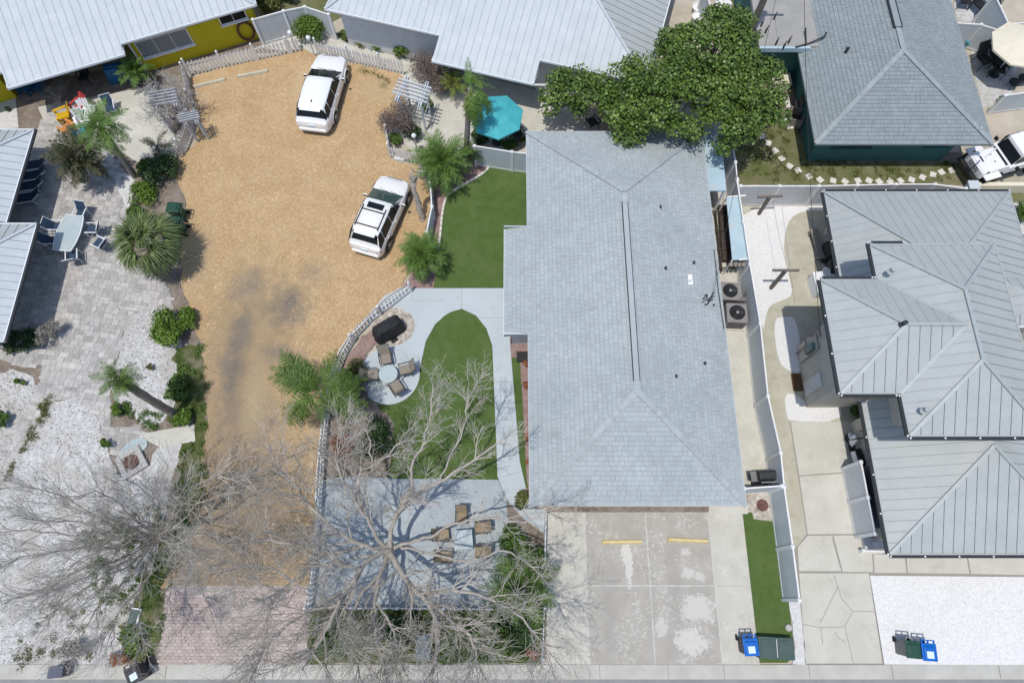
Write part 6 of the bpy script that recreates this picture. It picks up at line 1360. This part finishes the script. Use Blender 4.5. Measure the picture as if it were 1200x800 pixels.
# ================================================ TREES AND PLANTS
# big leafy tree by the teal house
gt = random.Random(5); base = A(812, 122); t = thing('leafy_tree', 'big dark green broad-leaved tree spreading over the corner of the shingled roof', 'tree', base)
cl = []
def lobe(x, y, h, r, k):
    c0 = A(x, y, h)
    for i in range(k):
        a = gt.uniform(0, 6.283); q = math.sqrt(gt.random()) * r; s = gt.uniform(.34, .66)
        cl.append((c0 + Vector((math.cos(a) * q, math.sin(a) * q, gt.uniform(-.5, .3) + .9 * (1 - (q / r) ** 2))), s, s, s * .62))
lobe(835, 75, 4.8, 2.3, 46); lobe(870, 90, 4.2, 1.9, 32); lobe(790, 88, 4.4, 1.7, 26); lobe(835, 125, 4.4, 2.4, 40); lobe(770, 120, 4.2, 1.8, 28); lobe(880, 135, 3.6, 1.5, 20); lobe(845, 150, 3.6, 1.3, 16); lobe(740, 118, 3.6, 1.2, 15); lobe(850, 45, 4.6, 1.5, 20); lobe(735, 90, 4.2, .9, 9); lobe(780, 60, 4.4, .8, 8); lobe(722, 142, 3.2, .7, 6); lobe(745, 148, 3.4, .9, 9)
V, F = leaf_mesh(cl, 46000, .135, .8, .5, 3, .55); np_obj('crown', V, F, 'leaf_tree', t, shift=base)
b = MB(); b.tube([(0, 0, 0), (.1, .05, 1.2), (.05, .1, 2.)], [.26, .2, .17], 10)
for c in cl[::7]: p = Vector(c[0]) - base; b.tube([(.05, .1, 1.9), p * .45 + Vector((0, 0, 1.2)), p], [.12, .07, .02], 6)
b.build('trunk', 'bark_gray', t)
cl = []; base = A(672, 122); lobe(665, 106, 2.6, .9, 9); lobe(690, 112, 2.8, .9, 9); lobe(652, 116, 2.4, .5, 5); lobe(708, 112, 3.2, .9, 8); lobe(676, 122, 2.2, .6, 5)
t = thing('leafy_tree', 'smaller dark broad-leaved tree under the eave of the white house, left of the big tree', 'tree', base); V, F = leaf_mesh(cl, 4500, .15, .85, .5, 4, .5); np_obj('crown', V, F, 'leaf_tree', t, shift=base)
b = MB(); b.tube([(0, 0, 0), (.1, 0, 1.4)], [.12, .08], 8)
for c in cl[::4]: b.tube([(.1, 0, 1.3), Vector(c[0]) - base], [.06, .02], 5)
b.build('trunk', 'bark_gray', t)
# bare trees
gb = random.Random(21)
def LB(pts): return [A(*p) for p in pts]
big = [
 (LB([(456, 655, 0), (456, 648, 1.2), (457, 640, 2.2)]), .36, .30, 0),
 (LB([(457, 642, 2.1), (461, 605, 3.4), (476, 590, 4.4), (517, 561, 5.4), (560, 537, 6.2), (582, 518, 6.6)]), .19, .035, 17),
 (LB([(468, 600, 3.7), (484, 572, 4.6), (481, 545, 5.2), (500, 512, 6), (506, 478, 6.6), (507, 450, 7)]), .13, .03, 17),
 (LB([(517, 561, 5.4), (528, 530, 6), (545, 500, 6.4), (548, 470, 6.8)]), .07, .025, 13),
 (LB([(457, 645, 2.1), (440, 648, 2.8), (422, 667, 3.5), (395, 708, 4.4), (377, 748, 5), (366, 764, 5.2)]), .19, .06, 12),
 (LB([(422, 667, 3.5), (400, 660, 4.2), (372, 662, 4.8), (345, 680, 5.4), (318, 700, 6)]), .12, .03, 15),
 (LB([(452, 642, 2.2), (425, 640, 3.2), (390, 620, 4.2), (362, 590, 5), (340, 560, 5.6), (318, 548, 6)]), .15, .03, 16),
 (LB([(425, 640, 3.2), (390, 650, 4.2), (350, 640, 5), (310, 630, 5.6), (275, 640, 6.2)]), .11, .03, 16),
 (LB([(458, 648, 2.1), (466, 664, 2.8), (480, 685, 3.4), (505, 708, 4.2), (512, 735, 4.8), (512, 765, 5.4), (505, 800, 6)]), .19, .04, 16),
 (LB([(505, 708, 4.2), (535, 730, 4.8), (552, 745, 5.2), (560, 775, 5.6), (575, 810, 6)]), .11, .03, 14),
 (LB([(490, 695, 3.6), (535, 690, 4.4), (575, 700, 5), (610, 720, 5.6), (640, 760, 6)]), .1, .03, 15),
 (LB([(462, 642, 2.2), (485, 632, 3), (505, 628, 3.6), (535, 612, 4.4), (575, 605, 5), (612, 615, 5.4), (640, 600, 5.8)]), .14, .03, 13),
 (LB([(470, 640, 2.4), (510, 650, 3.6), (550, 660, 4.4), (590, 640, 5.2), (612, 655, 5.4), (632, 672, 5.6)]), .11, .025, 13),
 (LB([(455, 650, 2.), (444, 675, 3), (440, 705, 3.8), (437, 740, 4.6), (450, 775, 5.2), (455, 810, 5.8)]), .15, .035, 16),
 (LB([(444, 675, 3), (415, 705, 4), (405, 745, 4.8), (420, 780, 5.4)]), .1, .03, 13),
 (LB([(440, 705, 3.8), (462, 735, 4.6), (468, 770, 5.2), (482, 805, 5.6)]), .08, .03, 13),
 (LB([(450, 640, 2.3), (430, 610, 3.8), (417, 585, 4.6), (400, 560, 5.2), (392, 535, 5.6)]), .12, .03, 13),
 (LB([(425, 602, 4), (418, 552, 5), (437, 548, 5.4), (462, 523, 6), (478, 505, 6.3)]), .08, .025, 11),
 (LB([(437, 548, 5.4), (434, 518, 5.8), (428, 495, 6.2)]), .06, .025, 9),
 (LB([(395, 708, 4.4), (350, 720, 5.2), (320, 745, 5.8), (300, 780, 6.2)]), .08, .03, 14),
 (LB([(345, 680, 5.4), (300, 660, 5.8), (262, 670, 6.2)]), .06, .025, 10)]
big = [(p, r0 * (.55 if i in (1, 2, 3, 11, 12, 17, 18) else .72), r1 * .7, (max(5, d - 4) if (i in (1, 2, 3, 11, 12, 17, 18)) else d + 7) if d else 0) for i, (p, r0, r1, d) in enumerate(big)]
top_ = [big[i] for i in (1, 2, 3, 11, 12, 17, 18)]; big = [q for i, q in enumerate(big) if i not in (1, 2, 3, 11, 12, 17, 18)]
tr, tw = branchy(big, 2, gb, (5, 7), 1.7, ratio=.58, minr=.0048)
tr2, tw2 = branchy(top_, 2, gb, (6, 7), 1.15, ratio=.58, minr=.0048); tr.add(tr2.v, tr2.f); tw.add(tw2.v, tw2.f)
base = A(456, 655); t = thing('bare_tree', 'large leafless tree with pale spreading limbs over the patio and front fence', 'tree', base); tr.build('trunk', 'bark_pale', t, world=True, smooth=60); tw.build('crown', 'twig', t, world=True); print('big tree tris', len(tw.f))
gb = random.Random(33); B2 = (186, 632)
def fan(tx, ty, h, r=.045, k=12, w=.5): 
    x0, y0 = B2; return (LB([(x0, y0 - 4, 1.2), (x0 + (tx - x0) * .35 + gb.uniform(-12, 12), y0 + (ty - y0) * .35 + gb.uniform(-12, 12), h * .6), (x0 + (tx - x0) * .7 + gb.uniform(-12, 12), y0 + (ty - y0) * .7 + gb.uniform(-12, 12), h * .85), (tx, ty, h)]), r, .02, k)
left = [(LB([(B2[0], B2[1], 0), (B2[0] - 1, B2[1] - 5, 1.4)]), .2, .17, 0)] + [fan(*q) for q in ((20, 655, 5.4), (45, 610, 5.2), (20, 700, 5.2), (70, 590, 5), (110, 575, 5), (150, 570, 5.), (60, 720, 5), (95, 745, 4.8), (130, 755, 4.6), (190, 560, 4.6), (255, 556, 4.4), (228, 590, 4.0), (165, 740, 4.2), (225, 650, 3.6), (215, 575, 4.2), (30, 570, 5.2), (85, 660, 4.8), (110, 620, 4.6), (70, 680, 5.2), (120, 690, 4.6), (0, 620, 5.2))]
tr, tw = branchy(left, 2, gb, (5, 6), 1.4, ratio=.58, minr=.0045, spread=.55)
base = A(*B2); t = thing('bare_tree', 'leafless grey tree with fine twigs over the white gravel at the lower left', 'tree', base); tr.build('trunk', 'bark_gray', t, world=True, smooth=60); tw.build('crown', 'twig_gray', t, world=True); print('left tree', len(tw.f))
# dead trunk by the parked off-roader
gb = random.Random(4); D0 = A(495, 258); dd = [(LB([(495, 258, 0), (490, 240, 1.0), (486, 225, 1.9), (483, 213, 2.5)]), .17, .1, 3), (LB([(484, 218, 2.3), (490, 206, 2.8), (494, 199, 3.2)]), .07, .03, 5), (LB([(483, 214, 2.5), (480, 206, 3), (484, 200, 3.3)]), .06, .03, 5)]
tr, tw = branchy(dd, 0, gb, (3,), .5); t = thing('dead_tree', 'dead grey forked tree trunk between the off-roader and the curved white fence', 'tree', D0); tr.build('trunk', 'bark_gray', t, world=True, smooth=60); tw.build('branch', 'bark_gray', t, world=True)
# vine on the arbour: leafless tangle
gb = random.Random(8); lim = []
for i in range(26):
    x, y = gb.uniform(178, 216), gb.uniform(100, 138); p = A(x, y, gb.uniform(.8, 2.3)); q = p + Vector((gb.uniform(-.8, .8), gb.uniform(-.8, .8), gb.uniform(.1, .6))); lim.append(([p - Vector((0, 0, .4)), (p + q) / 2 + Vector((0, 0, .2)), q], .03, .012, 7))
tr, tw = branchy(lim, 1, gb, (5,), .6, minr=.005); base = A(196, 122); t = thing('bare_vine', 'tangle of leafless grey vine over the small arbour near the yellow house', 'vine', base); tr.build('stem', 'twig_gray', t, world=True); tw.build('twigs', 'twig_gray', t, world=True)
# palms
pl = [frond_mesh(2.3, 46, .7, .6, .042, 1.0, s) for s in (1, 2, 3)]; ps = [frond_mesh(1.35, 28, .55, .38, .055, .6, s) for s in (4, 5)]; pn = [frond_mesh(1.35, 34, .75, .4, .032, .5, s, rach=.022) for s in (14, 15, 16)]; sm = [frond_mesh(1.0, 24, .6, .3, .035, .3, s) for s in (6, 7)]
long_ = [frond_mesh(1.95, 34, .95, .42, .05, .9, s, rise=.3) for s in (8, 9, 10)]
fans = [fan_mesh(.95, .7, 20, .55, s, .07, 75) for s in (11, 12)]
palm('leaning_palm', 'palm with a long bare trunk leaning over the white gravel, small crown', A(207, 487), A(138, 444, 5), 24, pn, 'frond_bright', (.19, .17), (-65, 70), 3, scl=.68)
palm('feather_palm', 'feather palm leaning over the coloured garden chairs', A(158, 207), A(118, 150, 4.2), 28, pn, 'frond', (.16, .11), (-45, 70), 5, scl=1.08)
palm('feather_palm', 'tall feather palm between the arbour and the teal parasol, fronds hanging', A(545, 186), A(551, 104, 5), 26, long_, 'frond', (.16, .11), (-60, 40), 6, dirs=[(-80, -65, 1.1), (-95, -50, 1.15), (-60, -55, 1.1), (-110, -60, 1.), (-72, -40, 1.1), (-30, -15, .8), (-20, -30, .95), (80, 20, .7), (110, 10, .7), (60, 10, .8), (150, -10, .65), (30, 5, .75), (100, 50, .7), (-90, -20, .95), (10, -35, .9), (-85, -72, 1.2), (-70, -68, 1.2)], extra='frond_yellow')
palm('feather_palm', 'feather palm over the curving picket fence, fronds reaching over the gravel', A(393, 486), A(376, 458, 3.2), 36, pl, 'frond_bright', (.16, .12), (-35, 55), 7, scl=1.12, dirs=[(150, 10, 1.), (160, 25, 1.), (142, 20, .95), (155, -5, 1.05), (168, 12, .8), (75, 15, .8), (215, -10, 1.), (218, -25, .95), (-10, 5, .8), (15, 10, .8), (-30, 0, .8), (-60, 10, .5), (120, 30, .6), (-90, 10, .5), (40, 20, .6), (150, 40, .9), (170, 45, .6), (130, 35, .8), (145, 5, .9)])
palm('fan_palm', 'large round fan palm between the dining set and the gravel lot', A(188, 316), A(176, 290, 1.9), 30, fans, 'frond_fan', (.2, .16), (-35, 80), 8, scl=1.1)
palm('date_palm', 'bushy round date palm at the bend of the white fence beside the upper lawn', A(498, 318), A(495, 299, 1.4), 70, pn, 'frond', (.14, .11), (-35, 85), 9, scl=.98)
palm('feather_palm', 'bright green palm between the patio and the painted driveway', A(611, 705), A(612, 688, 1.8), 34, pn, 'frond_bright', (.14, .11), (-25, 80), 10, scl=1.25)
palm('feather_palm', 'clump of green palms beside the white fence above the upper lawn', A(515, 205), A(518, 190, 1.6), 44, pn, 'frond', (.12, .1), (-30, 80), 12, scl=1.25)
palm('sago_palm', 'drooping dark green palm beside the edge house roof, half dead', A(95, 212), A(90, 186, 2.0), 44, ps, 'frond_dead', (.2, .16), (-45, 70), 13, scl=1.1, extra='frond')
palm('areca_palm', 'small palm with yellowish fronds at the left edge of the tall feather palm', A(532, 110), A(531, 98, 1.0), 18, sm, 'frond_yellow', (.08, .07), (0, 80), 14)
palm('small_palm', 'small green palm by the eave of the yellow house', A(160, 100), A(158, 84, 1.2), 24, ps, 'frond', (.1, .09), (-20, 80), 15, scl=.75)
palm('small_palm', 'thin dark palm shoots in front of the fence below the palm clump', A(551, 188), A(551, 182, 1.1), 16, sm, 'leaf_dark', (.08, .07), (0, 80), 16, scl=.9)
palm('feather_palm', 'single grey-green palm frond plant over the pale concrete by the weathered picket fence', A(185, 176), A(184, 172, .5), 6, sm, 'frond_dead', (.06, .05), (10, 60), 17)
# shrubs
def sh(x, y, h, r, n, size, m, label, name='shrub', k=7, seed=None, asp=.6, shell=.4, flat=.75, grp=None, kk=.5, up=.4):
    b = A(x, y); c = A(x, y); c.z = h; seed = seed or int(x * 7 + y); return shrub(name, label, 'shrub', b, clump(c, r, k, seed, flat, kk), n, size, m, asp, up, seed, grp, shell=shell)
sh(366, 45, .75, .72, 5200, .11, 'leaf_bright', 'round clipped bright green bush by the grey fence panels', 'round_bush', 12, kk=.62, flat=.95, shell=.6)
sh(210, 388, .5, 1.0, 3200, .15, 'leaf_bright', 'bright green leafy shrub at the edge of the gravel lot below the fan palm')
sh(222, 376, .35, .6, 1400, .13, 'leaf_bright', 'small bright shrub touching the gravel above the leafy shrub')
sh(212, 458, .5, .7, 1800, .13, 'leaf_mid', 'dark green shrub in the shadow of the leaning palm', k=6)
sh(218, 492, .45, .5, 1200, .12, 'leaf_bright', 'bright shrub at the foot of the leaning palm')
sh(170, 232, .25, .9, 1800, .12, 'leaf_bright', 'low bright green shrub beside the pavers above the green bins', 'low_shrub', 9, flat=.4)
sh(163, 252, .25, .6, 1000, .12, 'leaf_mid', 'low green shrub just left of the green bins', 'low_shrub', 6, flat=.4)
sh(192, 208, .5, 1.0, 2200, .14, 'leaf_dark', 'dark shrub on the soil above the green bins', k=9)
sh(178, 204, .45, .7, 1300, .13, 'leaf_mid', 'green shrub left of the dark shrub above the bins')
sh(510, 92, .9, 1.35, 6500, .1, 'leaf_brown', 'large dry purple brown shrub beside the arbour, upper one', 'dry_shrub', 14, asp=.3, kk=.5)
sh(520, 108, .8, .8, 2600, .1, 'leaf_brown', 'dry purple brown shrub at the courtyard edge, beside the large one', 'dry_shrub', 8, asp=.3)
sh(472, 150, .9, 1.15, 5200, .1, 'leaf_brown', 'dry purple brown shrub beside the short picket fence, lower one', 'dry_shrub', 12, asp=.3)
sh(484, 160, .5, .6, 1300, .11, 'leaf_dark', 'dark green foot of shrub behind the short picket fence')
sh(463, 168, .35, .4, 700, .11, 'leaf_mid', 'small green plant behind the short picket fence')
sh(500, 128, .5, .45, 1000, .12, 'leaf_bright', 'small bright green shrub at the foot of the arbour')
sh(482, 55, .5, .6, 1500, .13, 'leaf_dark', 'dark green shrub under the eave notch of the white house', k=6)
sh(473, 62, .4, .7, 1700, .13, 'leaf_bright', 'bright green shrub behind the upper picket fence', k=6)
sh(420, 50, .2, .6, 900, .1, 'leaf_olive', 'low olive plant along the wall of the white house', k=5, flat=.4)
sh(446, 57, .2, .5, 700, .1, 'leaf_mid', 'low green plant right of the olive plant along the white house', k=5, flat=.4)
sh(408, 455, .5, .8, 2200, .11, 'leaf_dark', 'dark shrub between the curved fence and the round patio', k=8)
sh(420, 440, .5, .7, 1900, .11, 'leaf_olive', 'olive shrub beside the round patio above the dark shrub', k=7, asp=.4)
sh(425, 468, .4, .6, 1500, .11, 'leaf_brown', 'dry brown shrub at the lower left of the round patio', 'dry_shrub', 6, asp=.3)
sh(400, 525, .3, .7, 1100, .1, 'leaf_rust', 'reddish low plant inside the curved fence below the feather palm', 'low_shrub', 6, asp=.4)
sh(440, 520, .35, 1.0, 2200, .11, 'leaf_dark', 'dark undergrowth under the bare tree at the left of the lawn', k=8, flat=.4)
sh(605, 640, .45, .8, 2400, .12, 'leaf_mid', 'green shrub in the bed beside the big patio, upper one', k=7)
sh(622, 655, .45, .7, 1800, .12, 'leaf_mid', 'green shrub against the picket fence beside the driveway', k=6)
sh(618, 735, .4, 1.0, 2600, .12, 'leaf_dark', 'dark green shrub by the front corner of the picket fences', k=8)
sh(624, 764, .25, .4, 700, .1, 'leaf_rust', 'small rusty red plant at the street corner of the picket fence', 'low_shrub', 4)
sh(390, 745, .4, .9, 2000, .12, 'leaf_mid', 'green shrub at the left end of the front grass strip', k=7)
sh(576, 738, .35, .8, 1600, .12, 'leaf_mid', 'green shrub in the front grass strip right of the blue box', k=6)
sh(470, 735, .35, .9, 1800, .12, 'leaf_dark', 'dark green shrub in the front grass strip left of the blue box', k=7)
sh(40, 405, .4, .6, 1500, .12, 'leaf_dark', 'dark shrub in the planted corner below the edge house', k=6)
sh(18, 402, .4, .6, 1300, .12, 'leaf_dark', 'dark shrub at the left end of the planted corner below the edge house', k=6)
sh(30, 398, .2, .4, 600, .12, 'leaf_grey', 'pale flowering plant between the two dark shrubs below the edge house', 'low_shrub', 4)
sh(66, 396, .7, .7, 2000, .1, 'leaf_grey', 'wispy grey shrub on the pavers by the planted corner', 'dry_shrub', 7, asp=.25, shell=.1)
sh(28, 448, .2, .25, 500, .1, 'leaf_bright', 'tiny round green plant on the left white gravel, upper one', 'low_shrub', 3)
sh(10, 492, .3, .4, 900, .12, 'leaf_mid', 'small green plant on the left white gravel, lower one', 'low_shrub', 4)
sh(90, 770, .35, .7, 1500, .11, 'leaf_grey', 'dry shrub beside the low dark box at the gutter', 'dry_shrub', 6, asp=.3)
sh(160, 750, .25, .7, 1700, .12, 'leaf_bright', 'bright green weeds patch above the black bin at the bottom left', 'low_shrub', 6, flat=.35)
sh(145, 768, .25, .4, 700, .14, 'leaf_rust', 'spiky reddish plant beside the bottom left weeds', 'low_shrub', 4, asp=.2)
sh(130, 520, .4, .25, 700, .12, 'leaf_mid', 'narrow upright green plant at the path corner near the leaning palm', 'low_shrub', 4, asp=.3)
sh(140, 484, .3, .3, 700, .12, 'leaf_bright', 'green tuft between the path and the white gravel near the leaning palm', 'low_shrub', 4, asp=.3)
sh(178, 430, .2, .2, 300, .12, 'leaf_olive', 'small grassy tuft alone on the white gravel patch', 'low_shrub', 3, asp=.25)
sh(560, 168, .4, .5, 1000, .14, 'leaf_dark', 'dark plant behind the fence left of the teal parasol shade', k=5)
sh(596, 172, .4, .5, 1000, .14, 'leaf_mid', 'green plant behind the fence below the teal parasol', k=5, asp=.3)
sh(614, 172, .35, .35, 600, .12, 'leaf_bright', 'small green plant behind the fence by the shingled house corner', k=4)
sh(320, 8, .5, .9, 2000, .14, 'leaf_olive', 'olive shrub behind the grey fence panels, left one', k=8); sh(345, 2, .5, .7, 1500, .14, 'leaf_mid', 'green shrub behind the grey fence panels, right one', k=6)
sh(1000, 488, .4, .5, 1300, .12, 'leaf_mid', 'potted green plants at the corner of the beige wall by the alley', k=5); sh(1004, 497, .35, .3, 700, .12, 'leaf_bright', 'bright potted plant next to the scooters', k=4)
sh(1168, 122, .25, .3, 800, .13, 'leaf_mid', 'small green plant on the pale gravel below the dark stools', k=4, asp=.3)
sh(1195, 252, .4, .6, 1300, .13, 'leaf_mid', 'green shrub on the white gravel at the right edge', k=6); sh(1205, 300, .4, .5, 800, .13, 'leaf_bright', 'green shrub beside the metal roof at the right edge', k=5)
for x, y, lb in ((617, 428, 'topmost'), (617, 452, 'second'), (618, 512, 'third'), (619, 540, 'lowest')):
    sh(x, y, .15, .2, 350, .09, 'leaf_rust', 'rusty red plant in the narrow bed against the shingled house, %s' % lb, 'low_shrub', 4)
sh(615, 585, .4, .5, 1100, .11, 'leaf_olive', 'olive shrub at the lower end of the narrow bed by the shingled house', k=5)
sh(8, 106, .4, .5, 1000, .12, 'leaf_dark', 'dark plant under the notch of the yellow house at the left edge', k=5)
sh(10, 130, .15, .2, 300, .14, 'leaf_dark', 'small dark plant on the white gravel below the yellow house', 'low_shrub', 3, asp=.2)
sh(70, 118, .5, .9, 900, .12, 'leaf_grey', 'wispy leafless grey shrub in the eave shade of the yellow house', 'dry_shrub', 8, asp=.15, shell=.1)
sh(905, 60, .3, .3, 500, .1, 'leaf_mid', 'small plant on the soil by the flat roofed part of the teal house', k=3) if 0 else None
